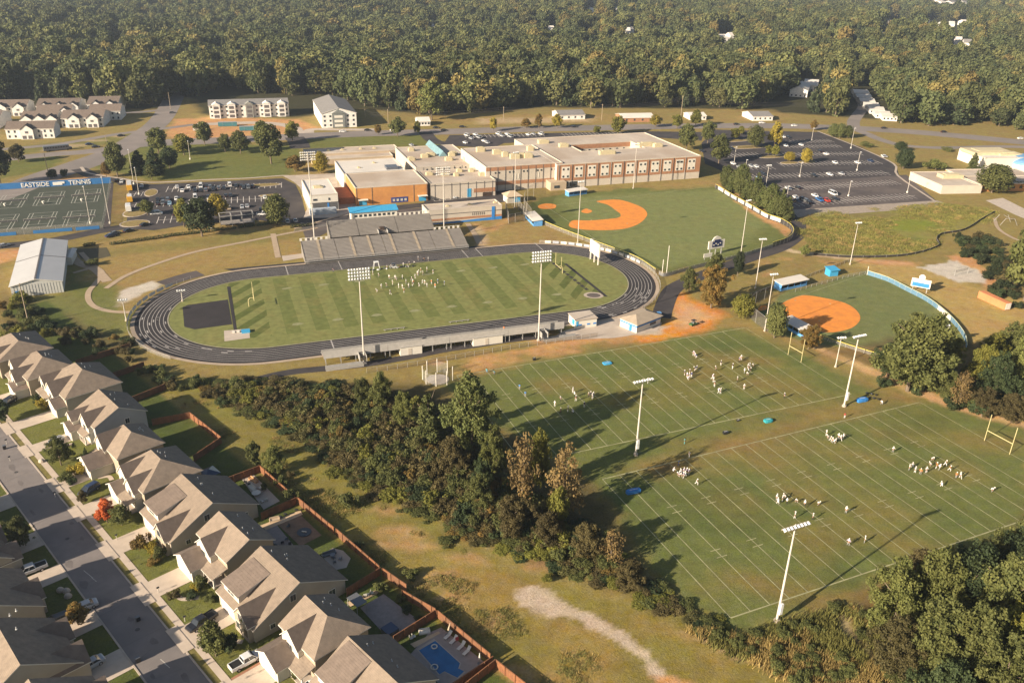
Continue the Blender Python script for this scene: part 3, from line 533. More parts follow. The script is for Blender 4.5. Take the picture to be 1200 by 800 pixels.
def porch(t, o, u0, u1, v0, v1, zf, zb, roof):
    shed(roof, None, o, u0, u1, v0, v1, zf, zb); f = MB(); f.prism([U3(o, *q, 0)[:2] for q in ((u0, v0), (u1, v0), (u1, v1), (u0, v1))], 0, .25); obj("porch_floor", f, CONC, t)
    n = max(2, int((u1 - u0) / 2.4) + 1)
    for i in range(n):
        p = U3(o, u0 + .2 + (u1 - u0 - .4) * i / (n - 1), v0 + .2, .25); m = MB(); m.box(p[0], p[1], .25, .26, .26, zf - .4, SA); obj("porch_post", m, TRIM, t)
    d = panel(o, (u0 + u1) / 2, v1 - .04, .25, 1.0, 2.1, 'f', .04); obj("front_door", d, DARKW, t)
def house_a(u0, u1, v0, v1, label, wc=WB, ze=3.35, zr=8.2, mirror=False):
    """long gable parallel to the street, broad shed dormer over the garage, small cross gable"""
    t, o = begin((u0 + u1) / 2, (v0 + v1) / 2, label, wc); roof = MB(); wall = MB(); vr = (v0 + v1) / 2; s = (zr - ze) / (vr - v0)
    X = (lambda a, b: (u1 - b, u1 - a)) if mirror else (lambda a, b: (u0 + a, u0 + b)); W = u1 - u0
    gable(roof, wall, o, 'u', u0, u1, v0, v1, ze, zr)
    a, b = X(.8, 6.4); dr = MB(); dw = MB(); zf = ze + 2.3; vd = v0 + .9; vt = v0 + 7.3
    shed(dr, dw, o, a, b, vd, vt, zf, ze + s * (vt - v0) + .12, z0=ze); obj("dormer", dw, WW, t); 
    obj("dormer_roof", dr, [RF2, TRIM], t); window(t, o, (a + b) / 2, vd - .04, zf - 1.45, 2.4, 1.0, 'f')
    a, b = X(W - 5.6, W - .5); cr = MB(); cw = MB(); gable(cr, cw, o, 'v', v0 - .8, v0 + 6.4, a, b, 3.9, 6.7, oh=.3, h1=-1); obj("front_gable", cw, WT, t); obj("front_gable_roof", cr, [RF2, TRIM], t)
    window(t, o, (a + b) / 2, v0 - .84, 3.4, 1.6, 1.4, 'f'); window(t, o, a + 1.3, v0 - .84, .9, 1.3, 1.4, 'f')
    st = MB(); q = panel(o, (a + b) / 2, v0 - .86, 0, b - a - .1, .9, 'f', .05); st.add(q.v, q.f, 0); obj("stone_base", st, STONE, t); obj("front_door", panel(o, b - 1.2, v0 - .86, .15, 1.0, 2.1, 'f', .04), DARKW, t)
    a, b = X(.7, 6.2); garage(t, o, (a + b) / 2, v0)
    window(t, o, u1 + .04, vr - 1.5, 4.6, 1.1, 1.3, 'r'); window(t, o, u1 + .04, v0 + 3.5, 1.1, .9, .9, 'r'); window(t, o, u1 + .04, v1 - 3, 1.0, 1.3, 1.3, 'r')
    for k in range(3): window(t, o, u0 + 2.5 + k * (W - 5) / 2, v1 + .04, 1.0, 1.5, 1.4, 'b')
    wo = obj("wall", wall, wc, t); obj("roof", roof, [RF, TRIM], t); vents(t, o, u0, u1, vr, zr, s); return t
def house_b(u0, u1, v0, v1, label, wc=WT, ze=5.5, zr=8.3, hl=0, hr=0, gar=None, cross=(), por=None, ext=None, r=RF, side_win=True):
    """two storeys; cross gables to the street; low garage wing; porch"""
    t, o = begin((u0 + u1) / 2, (v0 + v1) / 2, label, wc); roof = MB(); wall = MB(); vr = (v0 + v1) / 2; s = (zr - ze) / (vr - v0)
    gable(roof, wall, o, 'u', u0, u1, v0, v1, ze, zr, h0=hl, h1=hr)
    for a, b, f, e, z in cross:
        cr = MB(); cw = MB(); gable(cr, cw, o, 'v', v0 - f, v0 + (z - ze) / s + .5 if z < zr else vr, a, b, e, z, oh=.3, h1=-1); obj("front_gable", cw, WW, t); obj("front_gable_roof", cr, [RF2, TRIM], t)
        window(t, o, (a + b) / 2, v0 - f - .04, e - 2.1, 1.5, 1.4, 'f')
        if f > .3: window(t, o, (a + b) / 2, v0 - f - .04, .9, 1.6, 1.4, 'f')
    if gar:
        a, b, f, e, z = gar; gr = MB(); gw = MB(); gable(gr, gw, o, 'v', v0 - f, v0 + .1, a, b, e, z, oh=.4, h1=-1); obj("garage_wing", gw, WW, t); obj("garage_roof", gr, [RF2, TRIM], t); garage(t, o, (a + b) / 2, v0 - f, min(4.9, b - a - .8))
    if por: porch(t, o, por[0], por[1], v0 - por[2], v0, 2.7, 3.6, roof)
    if side_win:
        window(t, o, u1 + .04, vr + 1.5, 3.3, 1.0, 1.3, 'r'); window(t, o, u1 + .04, vr - 2.0, 1.0, .9, 1.1, 'r')
    for k in range(3): window(t, o, u0 + 2 + k * (u1 - u0 - 4) / 2, v1 + .04, 3.4, 1.3, 1.3, 'b')
    obj("wall", wall, wc, t); obj("roof", roof, [r, TRIM], t); vents(t, o, u0 + hl, u1 - hr, vr, zr, s); return t
house_b(-263, -248, 46, 60, "dark roofed house at the far left end of the street row, half out of view", WT, hl=4, hr=4, gar=(-262, -256, 4, 2.9, 5), cross=((-255.5, -250, .4, 5.2, 7.6),))
house_b(-245.5, -231.3, 48.5, 60.5, "hip roofed house with two dark front gables, second along the row", WT, hl=4, hr=5.5, cross=((-245, -239.5, .6, 5.0, 7.6), (-239, -234, 2.2, 4.6, 7.2)), gar=(-238.6, -232.6, 3.4, 2.7, 3.7), por=(-244.6, -239, 2))
house_b(-230, -214.6, 52.3, 66.3, "large gabled house with a small pointed front gable, beside yellow bush", WB, ze=5.2, zr=8.9, hl=4, hr=6, cross=((-229.5, -225.5, 1.4, 5.2, 7.3), (-224.5, -218.3, 1.6, 5.0, 7.8)), gar=(-221, -215.2, 2.6, 3.0, 4.6), por=(-229.4, -223, 2.6))
house_b(-207, -195, 52.3, 64.7, "house with plain pale grey side wall and two square side windows", WG, ze=5.3, zr=8.5, hl=0, hr=0, cross=((-206.4, -202.4, 2.6, 4.9, 6.6), (-201.6, -196.6, 1.0, 5.2, 7.8)), gar=(-206.6, -201.2, 3.8, 3.0, 4.4), por=(-201, -196.8, 2.2))
house_b(-188.8, -177.3, 50.9, 61.4, "hip roofed house with white garage wing facing a dark parked car", WT, ze=5.5, zr=8.5, hl=3, hr=4, cross=((-188.4, -183, .8, 5.4, 8.3),), gar=(-187.6, -181, 5.2, 3.0, 5.0), por=(-188.4, -184.5, 2.2))
house_b(-173.6, -160.5, 49.8, 62.6, "house with two front gables and patches of neighbour shadow, beside red maple", WT, ze=5.5, zr=8.6, hl=3, hr=5, cross=((-172.8, -167.6, .6, 5.2, 7.9), (-167.2, -162.2, 1.4, 5.0, 7.5)), gar=(-172.9, -167.6, 3.2, 2.9, 4.4), por=(-167, -162.4, 3.2))
house_a(-157.0, -143.3, 47.6, 66.6, "big gabled house with broad brown dormer, behind the red and yellow shrubs", WB, 3.5, 8.4)
house_b(-139.6, -128.0, 52.0, 61.8, "two storey house with low garage wing and open porch beside yellow shrub", WT, ze=5.5, zr=8.1, cross=((-137.6, -132.0, 1.4, 5.3, 7.7),), gar=(-139.6, -133.0, 5.0, 3.0, 5.0), por=(-133.0, -128.4, 3.0))
house_a(-124.0, -110.8, 48.0, 66.9, "big gabled house with broad brown dormer, behind the black pickup", WB, 3.3, 8.2)
house_b(-106.4, -95.8, 51.0, 61.6, "hip ended house with garage wing beside the white pickup", WT, ze=5.5, zr=8.4, hl=0, hr=4, cross=((-104.5, -99.4, 1.0, 5.4, 8.0),), gar=(-106.2, -100, 4.8, 3.0, 4.9), por=(-100, -96.2, 2.6))
house_a(-93.4, -80.4, 48.6, 64.0, "tan gabled house cut by the bottom edge, next to the swimming pool", WB, 3.5, 8.2)
# across the street, seen from behind: these face the other way
def west(u0, u1, vf, vb, label, gables, zr=9.4, ze=4.2):
    t, o = begin((u0 + u1) / 2, (vf + vb) / 2, label, WT); roof = MB(); wall = MB(); gable(roof, wall, o, 'u', u0, u1, vb, vf, ze, zr, br=(vf + vb) / 2)
    for a, b, f, e, z in gables:
        cr = MB(); cw = MB(); gable(cr, cw, o, 'v', vf - 6.5, vf + f, a, b, e, z, oh=.3, h0=-1); obj("front_gable", cw, WB, t); obj("front_gable_roof", cr, [RF2, TRIM], t); window(t, o, (a + b) / 2, vf + f + .04, e - 1.6, 1.4, 1.2, 'b')
    g = panel(o, u0 + 4, vf + .05, .05, 4.9, 2.2, 'b', .05); obj("garage_door", g, DOORW, t); obj("wall", wall, WB, t); obj("roof", roof, [RF, TRIM], t); vents(t, o, u0, u1, (vf + vb) / 2, zr, -.5, False)
west(-171, -158.4, 23.2, 7, "tan roofed house at the left edge above the silver pickup", ((-170, -165, .8, 3.7, 6.3), (-163, -158.6, 1.6, 3.4, 5.8)))
west(-153.4, -140.6, 23.2, 7, "brown roofed house at the left edge between the two pickups", ((-148.5, -143.5, 1.0, 3.8, 6.4),))
west(-135.8, -122.6, 23.2, 7, "brown roofed house with two pointed gables in the bottom left corner", ((-134.6, -129.6, 1.2, 3.8, 6.4), (-127.4, -122.4, 1.2, 3.8, 6.4)))
west(-188.5, -175.8, 23.2, 7, "house beyond the left edge of the picture on the far side of the street", ((-188, -183, 1.0, 3.8, 6.4),))
west(-118, -105.4, 23.2, 7, "house below the bottom left corner on the far side of the street", ((-117, -112, 1.0, 3.8, 6.4),))
# street, verges, walks, drives
flatS = lambda name, rects, z, m: sheet(name, [[S(a, c), S(b, c), S(b, d), S(a, d)] for a, b, c, d in rects], z, m)
flatS("sidewalk", [(-320, -60, 39.5, 40.8)], .06, DRIVE); flatS("grass_verge", [(-320, -60, 38.3, 39.5)], .05, mat("verge_grass", (.16, .135, .04), .95, .3, .6))
kb = MB()
for a, b, c, d in ((-320, -60, 38.0, 38.3), (-320, -60, 30.1, 30.4)): kb.prism([S(a, c), S(b, c), S(b, d), S(a, d)], 0, .13)
obj("kerb", kb, CONC, kind='structure')
DR = [(-238.2, -233, 45.2), (-220.6, -215.6, 49.8), (-206, -201.6, 48.6), (-187, -181.6, 45.8), (-172.6, -168, 46.7), (-156.3, -150.8, 47.6), (-139, -133.6, 47.0), (-123.3, -117.8, 48.0), (-105.8, -100.6, 46.4), (-92.6, -87.2, 48.6)]
flatS("driveway", [(a, b, 38.3, v) for a, b, v in DR], .075, DRIVE); flatS("driveway_apron", [(a - .9, b + .9, 37.6, 39.6) for a, b, v in DR], .145, DRIVE)
flatS("brick_drive_edge", [(a - .55, a, 40.9, 47) for a, b, v in DR[-2:]], .07, mat("brick_edge", (.30, .15, .09)))
DW = [(-169.8, -164, 22.4), (-155.9, -150.9, 22.4), (-138.5, -133.4, 22.4), (-125.6, -119.6, 22.4), (-188, -182, 22.4)]
flatS("driveway_west", [(a, b, 22.4, 30.3) for a, b, v in DW], .075, DRIVE)
obj("street_patch_marks", (lambda m: [line(m, G(*p), G(p[0] + 6, p[1] + 5), .12, .03) for p in ((98, 668), (103, 672), (107, 676), (188, 772), (193, 777))] and m)(MB()), WHITE, kind='structure')
rp_ = random.Random(44); PT = mat("asphalt_patch", (.145, .128, .12), .9, .15, .5); mbp = MB()
for k in range(16):
    u_ = -212 + k * 7.3 + rp_.uniform(-2, 2); v_ = rp_.uniform(31.4, 36.8); a_ = rp_.uniform(.5, 1.8); b_ = rp_.uniform(.25, .8); mbp.poly([(*S(u_ + a_ * math.cos(t) * (1 + .25 * math.sin(3 * t + k)), v_ + b_ * math.sin(t) * (1 + .2 * math.cos(2 * t + k))), .026 + k * .0004) for t in [j * .524 for j in range(12)]])
for k in range(22):
    u_ = -214 + k * 5.2; line(mbp, S(u_, 30.5), S(u_ + rp_.uniform(-1.5, 1.5), 30.5 + rp_.uniform(2, 7.4)), .07, .034 + k * .0002)
obj("street_patches", mbp, PT, kind='structure')
for u_ in (-196, -163, -128): c_ = S(u_, 34.2); obj("manhole_cover", MB().tube((c_[0], c_[1], .02), (c_[0], c_[1], .045), .42, n=16), PIPE_, label="round iron cover in the middle of the street", category="manhole", group="iron covers in the street")
fw_ = lambda name, pts, w: obj(name, ribbon([S(*p) for p in pts], w, .07, k=5), DRIVE, kind='structure')
fw_("front_walk", [(-128.3, 46), (-130, 43.5), (-133, 43)], 1.0); fw_("front_walk", [(-200, 48), (-200.5, 46), (-201.5, 45)], 1.1); fw_("front_walk", [(-181, 47), (-180, 49), (-178, 49)], 1.0); fw_("front_walk", [(-112.5, 46.4), (-115, 44.2), (-118, 44)], 1.0)
# board fences
FRUN = [((-210.4, 66), (-212, 77)), ((-228, 68), (-229, 78)), ((-243, 64), (-244, 80)), ((-195.6, 66), (-192.6, 74.6), (-176.0, 74.8), (-172.6, 66)), ((-158.8, 66.6), (-158.3, 75.4), (-142.2, 75.0)), ((-141.4, 75.2), (-127, 75.1)), ((-141.8, 66.5), (-141.6, 74.9)), ((-126.4, 75.2), (-110.8, 74.8)), ((-109.8, 66.4), (-110.3, 74.7)),
        ((-109.8, 74.9), (-103.0, 75.4)), ((-102.2, 73.9), (-94.2, 75.3)), ((-94.0, 65.5), (-94.0, 75.2)), ((-93.6, 75.3), (-79.2, 75.2)), ((-78.9, 66), (-78.6, 75.2)), ((-77.4, 66), (-77.8, 75.0), (-66, 75.2))]
FL = ["fence beside the yard with the dark lawn, farthest up the row but two", "short cedar fence behind the second house's yard", "cedar fence below the orange autumn shrubs", "three sided cedar fence around a lawn, farthest from the pool with a bright inner corner", "cedar fence around the yard with the white round table", "cedar fence behind the fire bed yard", "cedar side fence beside the tan timber deck strip", "cedar fence behind the sofa pad yard", "cedar side fence running down to the big grey patio",
      "bright orange fence piece behind the grey patio", "stepped fence piece with a raised post behind the grey patio", "cedar side fence between the grey patio and the pool", "cedar fence behind the row of white loungers", "cedar side fence past the pool", "cedar fence with sunlit inside at the bottom edge"]
FL[0] = "long red brown fence beside the lit meadow wedge"
for run, lb in zip(FRUN, FL):
    o = S(*run[0]); t = thing("board_fence", lb, "fence", (o[0], o[1], 0), group="cedar fences around the back yards"); bm_ = MB(); cap = MB()
    for a, b in zip(run[:-1], run[1:]):
        L = math.dist(a, b); k = max(1, int(L / .45)); du, dv = (b[0] - a[0]) / L, (b[1] - a[1]) / L
        for i in range(k):
            c0 = i * L / k + .012; c1 = (i + 1) * L / k - .012; h = 1.78 + .05 * math.sin(i * 2.3)
            bm_.prism([U3(o, a[0] + du * q + dv * s, a[1] + dv * q - du * s, 0)[:2] for q, s in ((c0, -.03), (c1, -.03), (c1, .03), (c0, .03))], 0, h)
        for i in range(int(L / 2.4) + 1):
            q = min(L, i * 2.4); p = U3(o, a[0] + du * q + dv * .12, a[1] + dv * q - du * .12, 0); m = MB(); m.box(p[0], p[1], 0, .12, .12, 1.95, SA); obj("fence_post", m, WOODF, t)
        cap.prism([U3(o, a[0] + du * q + dv * s, a[1] + dv * q - du * s, 0)[:2] for q, s in ((0, -.08), (L, -.08), (L, .08), (0, .08))], 1.84, 1.88, 0, 0, True)
    obj("boards", bm_, WOODF, t); obj("top_rail", cap, WOODF, t)
# ---------------------------------------------------------------- school and other large buildings
RM = mat("membrane_roof", (.45, .385, .315), .9, .14, .12, hue=(.37, .295, .225)); RMW = mat("white_membrane_roof", (.58, .54, .48), .85, .08, .1); OR = mat("orange_brick", (.50, .235, .075), .9, .12, .5, hue=(.44, .20, .07)); BR = mat("red_brick", (.34, .175, .095), .9, .15, .6)
CRM = mat("cream_panel", (.50, .44, .36), .85, .07, .2); STP = mat("tan_panel", (.42, .33, .23), .85, .08, .2); WHT = mat("white_wall", (.62, .58, .50), .8, .05, .2); BLU = mat("school_blue", (.035, .19, .50), .6, .12, .4); BLU2 = mat("sky_blue_metal", (.05, .30, .52), .5, .08, .4)
MTLR = mat("corrugated_roof", (.56, .55, .53), .45, .05, .2, metal=.25); STEEL = mat("galvanised_steel", (.38, .37, .35), .5, .15, 1, metal=.3); PIPE = mat("dark_downpipe", (.11, .10, .10), .6, .1, 1); UNIT = mat("tan_hvac", (.50, .43, .27), .7, .08, .8); ALU = mat("aluminium_seating", (.34, .31, .28), .55, .10, .25, metal=.2); BLUW = mat("blue_white_trim", (.10, .28, .55), .6)
def rect(px, z, ang=KA):
    """best rectangle (in the frame turned by ang) through roof corners FL, FR, BR, BL seen at height z"""
    c, s = math.cos(ang), math.sin(ang); q = [G(u, v, z) for u, v in px]; q = [(c * p[0] + s * p[1], -s * p[0] + c * p[1]) for p in q]
    x0 = (q[0][0] + q[3][0]) / 2; x1 = (q[1][0] + q[2][0]) / 2; y0 = (q[0][1] + q[1][1]) / 2; y1 = (q[2][1] + q[3][1]) / 2
    return [x0, x1, y0, y1]
class Blk:
    """a flat-roofed block in a turned frame; the thing sits at its front left corner"""
    def __init__(s, name, label, cat, px, z, walls, roofm, ang=KA, group=None, R4=None, parent=None):
        s.ang = ang; s.c, s.s = math.cos(ang), math.sin(ang); s.x0, s.x1, s.y0, s.y1 = R4 or rect(px, z, ang); s.z = z
        ox = s.x0 * s.c - s.y0 * s.s; oy = s.x0 * s.s + s.y0 * s.c; s.W = s.x1 - s.x0; s.D = s.y1 - s.y0
        s.t = thing(name, label, cat, (ox, oy, 0), ang, group) if parent is None else parent
        s.off = (0, 0)
        if parent is not None: s.off = None
        s.loc0 = (ox, oy)
        if walls is not None:
            m = MB(); m.prism([(0, 0), (s.W, 0), (s.W, s.D), (0, s.D)], 0, z - .35); s.add("wall", m, walls)
            m = MB(); m.prism([(.35, .35), (s.W - .35, .35), (s.W - .35, s.D - .35), (.35, s.D - .35)], z - .34, z - .28, 0); s.add("roof", m, roofm)
            m = MB(); P = [(-.05, -.05, s.W + .05, .35), (-.05, s.D - .35, s.W + .05, s.D + .05), (-.05, .35, .35, s.D - .35), (s.W - .35, .35, s.W + .05, s.D - .35)]
            for a, b, c_, d in P: m.prism([(a, b), (c_, b), (c_, d), (a, d)], z - .34, z + .12, 0, 0, True)
            s.add("parapet", m, s.pm if hasattr(s, 'pm') else TRIM2)
    def add(s, name, m, mt, par=None): return obj(name, m, mt, par or s.t)
    def band(s, x0, x1, z0, z1, m, name="brick_band", y=-.04, t=.05):
        q = MB(); q.prism([(x0, y - t), (x1, y - t), (x1, y + .03), (x0, y + .03)], z0, z1, 0, 0, True); return s.add(name, q, m)
    def unit(s, fx, fy, w=3, d=2, h=1.6): 
        q = MB(); x = fx * s.W; y = fy * s.D; q.box(x, y, s.z - .28, w, d, h); q.box(x, y, s.z - .28 + h, w * .6, d * .6, .25); q.box(x + w * .5 + .4, y, s.z - .28, .8, d * .7, h * .6); return s.add("roof_unit", q, UNIT)
    def win(s, x, z, w, h, m=None, y=-.06, r=False):
        q = MB()
        if r: q.tube((x, y + .02, z), (x, y - .04, z), w / 2, n=12)
        else: q.box(x, y, z - h / 2, w, .08, h)
        return s.add("window", q, m or GLASS)
TRIM2 = mat("parapet_cap", (.50, .44, .36), .7, .06, .3)
SCH = "joined blocks of the school building"
def school(label, px, z, w, r, **k): return Blk("school_block", label, "school building", px, z, w, r, group=SCH, **k)
rs = random.Random(11)
b1 = school("long low tan school wing at the back left, behind the orange brick gym", [(356, 180), (462, 176.5), (470, 170), (356, 174)], 4.2, STP, RM)
for f in (.25, .4, .6, .75): b1.unit(f, .5, 1.6, 1.2, .7)
b1b = school("narrow lower tan canopy wing in front of the back left wing", [(366, 187.5), (456, 182), (460, 177), (362, 181)], 3.0, STP, RM)
b2 = school("white roofed hall between the tan wing and the orange gym", [(402, 205), (484, 198), (453, 186), (393, 188)], 8.6, WHT, RMW)
for f in ((.3, .4), (.6, .7), (.75, .3)): b2.unit(*f, 1.2, 1.2, .6)
m = MB(); m.prism([(b2.W - 9, 4), (b2.W - 3, 4), (b2.W - 3, 10), (b2.W - 9, 10)], 8.3, 9.6, 0); b2.add("skylight", m, mat("skylight_dark", (.10, .11, .13), .3))
b3 = school("orange brick gym with pale flat roof and blue doors", [(417.5, 220), (500.5, 215), (485, 198), (404, 204.5)], 8.6, OR, RM)
for x in (.01, .22, .80, .985): b3.band(b3.W * x, b3.W * x + .22, 0, 8.3, PIPE, "downpipe")
for x in (.04, .87): b3.band(b3.W * x, b3.W * x + 3.6, .1, 2.6, BLU2, "door"); q = MB(); q.box(b3.W * x + 1.8, -1, 2.8, 4.6, 2, .25); b3.add("door_canopy", q, TRIM)
b3.band(b3.W * .48, b3.W * .48 + 8.2, .2, 2.8, mat("navy_banner", (.03, .05, .18)), "banner"); 
for k in range(4): b3.band(b3.W * .48 + .8 + k * 1.9, b3.W * .48 + 1.9 + k * 1.9, .9, 2.0, WHITE, "banner_panel", y=-.1)
m = MB(); m.prism([(-7, 4), (-.1, 4), (-.1, 24), (-7, 24)], 0, 3.2, 0); m.prism([(-8.6, 15), (-7.05, 15), (-7.05, 19), (-8.6, 19)], 0, 4.2, 0); b3.add("red_annex", m, mat("red_brick_annex", (.42, .17, .08), .9, .15, .6))
b4 = school("central school block with green-grey canopy and many roof units", [(486, 196), (555, 192.5), (537, 170), (463, 172)], 7.6, CRM, RM)
for f in ((.05, .35), (.30, .45), (.42, .5), (.75, .45), (.8, .5), (.62, .25), (.2, .8), (.9, .2)): b4.unit(*f, rs.uniform(2.5, 4.5), 2.4, 1.8)
for k in range(9): b4.win(6 + k * 3, 6.1, .9, .9, r=True)
for k in range(7): b4.band(4 + k * 4.2, 4.2 + k * 4.2, 0, 7.2, PIPE, "downpipe")
m = MB(); m.add([(b4.W * .55, b4.D * .45, 7.4), (b4.W * .68, b4.D * .45, 7.4), (b4.W * .68, b4.D + 4, 7.4), (b4.W * .55, b4.D + 4, 7.4), (b4.W * .615, b4.D * .45, 10.2), (b4.W * .615, b4.D + 4, 10.2)], [[0, 3, 5, 4], [1, 4, 5, 2], [0, 4, 1], [2, 5, 3]], 0); b4.add("canopy_roof", m, mat("blue_green_roof", (.16, .27, .30), .5))
b5 = school("lower front school block beside the orange gym, blue door and brick corner", [(501, 215.7), (583.5, 210.5), (560, 197), (492, 200)], 8.0, CRM, RM)
for f in ((.12, .7), (.35, .6), (.5, .5), (.62, .8), (.8, .75), (.9, .4)): b5.unit(*f, rs.uniform(2, 4), 2.2, 1.4)
for k in range(8): b5.band(2 + k * 4.2, 2.25 + k * 4.2, 0, 7.6, PIPE, "downpipe")
b5.band(.1, b5.W - .1, 6.8, 7.1, PIPE, "cornice_line"); b5.band(b5.W * .66, b5.W - .1, 2.2, 4.2, BR); b5.band(b5.W * .56, b5.W * .62, .2, 4.4, BLU2, "door"); b5.band(b5.W * .8, b5.W * .95, 0, 2.0, DARKW, "loading_door")
b6 = school("tall middle school block with two brick bands and round windows", [(566, 194.8), (655.5, 191.8), (631, 170.5), (540, 172.5)], 12.6, CRM, RM)
b6.band(.05, b6.W - .05, 10.4, 12.2, BR, y=-.05); b6.band(.05, b6.W - .05, 3.0, 4.8, BR); 
for k in range(10): b6.band(2 + k * 4.1, 2.25 + k * 4.1, 0, 12.2, PIPE, "downpipe", y=-.12)
for k in range(5): b6.win(5 + k * 7.6, 9.3, 1, 1, r=True); b6.win(7 + k * 7.6, 9.3, 1, 1, r=True); 
for x in (14.5, 16, 17.5, 27, 28.4): b6.win(x, 7, .5, 2.6, WHT, y=-.08)
for f in ((.36, .62), (.42, .48), (.5, .35), (.6, .37), (.68, .35), (.2, .8), (.85, .7)): b6.unit(*f, rs.uniform(3, 5), 2.4, 2.4)
m = MB(); m.prism([(b6.W - 9, -7), (b6.W - .3, -7), (b6.W - .3, -.1), (b6.W - 9, -.1)], 0, 4.2, 0, 0); b6.add("entrance_lobby", m, STP); b6.band(b6.W - 7, b6.W - 4, 1.2, 2.6, GLASS, "window", y=-7.04)
# right block with courtyard
R7 = rect([(656, 193), (824, 182.5), (753.5, 155.5), (600, 163.5)], 12.2); Cq = rect([(681.5, 177), (755, 173.5), (740, 165.3), (666.5, 169.7)], 12.2)
b7 = Blk("school_block", "largest school block with brick bays, four round windows in each bay, and a courtyard", "school building", None, 12.2, None, None, group=SCH, R4=R7)
cx0, cx1, cy0, cy1 = Cq[0] - R7[0], Cq[1] - R7[0], Cq[2] - R7[2], Cq[3] - R7[2]; Wd, Dp = b7.W, b7.D
def ringbox(m, z0, z1, i=0.0, mt=None):
    for a, b, c_, d in ((i, i, Wd - i, cy0 - (i and .02)), (i, cy1, Wd - i, Dp - i), (i, cy0, cx0, cy1), (cx1, cy0, Wd - i, cy1)): m.prism([(a, b), (c_, b), (c_, d), (a, d)], z0, z1, 0, mt)
m = MB(); ringbox(m, 0, 11.9); b7.add("wall", m, CRM); m = MB(); ringbox(m, 11.902, 11.96, .3); b7.add("roof", m, RM)
m = MB()
for a, b, c_, d in ((-.05, -.05, Wd + .05, .35), (-.05, Dp - .35, Wd + .05, Dp + .05), (-.05, .35, .35, Dp - .35), (Wd - .35, .35, Wd + .05, Dp - .35), (cx0 - .3, cy0 - .3, cx1 + .3, cy0), (cx0 - .3, cy1, cx1 + .3, cy1 + .3), (cx0 - .3, cy0, cx0, cy1), (cx1, cy0, cx1 + .3, cy1)): m.prism([(a, b), (c_, b), (c_, d), (a, d)], 11.9, 12.35, 0, 0, True)
b7.add("parapet", m, TRIM2)
bay = Wd / 11.4
b7.band(.03, Wd - .03, 3.6, 11.8, BR, "brick_wall_face")
for k in range(11):
    x = bay * (k + .35); b7.band(x, x + bay * .62, 5.0, 10.9, WHT, "bay_panel", y=-.11, t=.05)
    for dx in (.14, .48):
        for z in (5.9, 9.6): b7.win(x + bay * dx, z, 1.15, 1.1, y=-.19, r=True)
    b7.band(bay * (k + .13), bay * (k + .13) + .22, 0, 11.9, PIPE if k % 2 else STEEL, "downpipe", y=-.2, t=.1)
q = MB(); q.prism([(cx0, cy1 - .12), (cx1, cy1 - .12), (cx1, cy1 - .02), (cx0, cy1 - .02)], 9.4, 11.8, 0, 0, True); b7.add("courtyard_brick", q, BR)
for k in range(8): q = MB(); x = cx0 + 4 + k * (cx1 - cx0 - 8) / 7; q.tube((x, cy1 - .2, 8.4), (x, cy1 - .05, 8.4), .55, n=10); b7.add("window", q, GLASS)
for x in (Wd * .03, Wd * .09): b7.band(x, x + 4, .6, 3.0, GLASS, "window", y=-.1)
for fx, fy, w, d in ((.15, .80, 6, 3), (.24, .62, 5, 3), (.43, .27, 9, 2.5), (.80, .48, 10, 3), (.86, .42, 5, 2.5)):
    b7.unit(fx, fy, w, d, 2.0)
b8 = Blk("field_house", "boxy white building with two small dark windows, left of the orange gym", "building", [(362, 228.5), (395.5, 227.7), (385, 208.5), (353.8, 211.3)], 7.6, WHT, RMW); b8.unit(.45, .5, 4, 4, .6)
b8.win(2.4, 5.4, 1.8, .9); b8.win(8.8, 5.4, .8, 1.1); b8.band(1.2, 12.5, .3, 3.6, mat("bay_shade_dark", (.10, .10, .10)), "bay_shade_panel"); b8.band(7.8, 8.6, .3, 3.6, BLU, "blue_column", y=-.12); b8.band(.1, b8.W, 3.7, 4.0, PIPE, "ledge", y=-.1)  # bay is a solid panel; its inner shade is put into the dark colour
m = MB(); m.box(5, -4.5, 0, 12, 3.4, 2.4); b8.add("bench_store", m, mat("pale_blue_store", (.34, .38, .42)))
b9 = Blk("weight_room_building", "cream building with a blue painted base facing the stadium bank", "building", [(503, 247), (589.3, 239.6), (578, 233), (493, 240.7)], 6.6, CRM, RM)
b9.band(.05, b9.W - .05, 4.2, 4.45, PIPE, "joint_line"); b9.band(.05, b9.W - .05, 1.5, 2.4, BR); 
q = MB(); q.add([(.3, -.10, .02), (b9.W, -.10, .02), (b9.W, -.10, 1.45), (.3, -.10, .25)], [[0, 1, 2, 3]]); b9.add("blue_base", q, BLU); b9.band(b9.W * .86, b9.W * .9, 0, 6.2, BLU, "blue_stripe", y=-.16)
for k in range(7): b9.win(b9.W * .6 + k * .9, 3.4, .25, 1.2, PIPE)
for f in (.3, .6, .95): b9.unit(f, .5, 1.4, 1.2, .5)
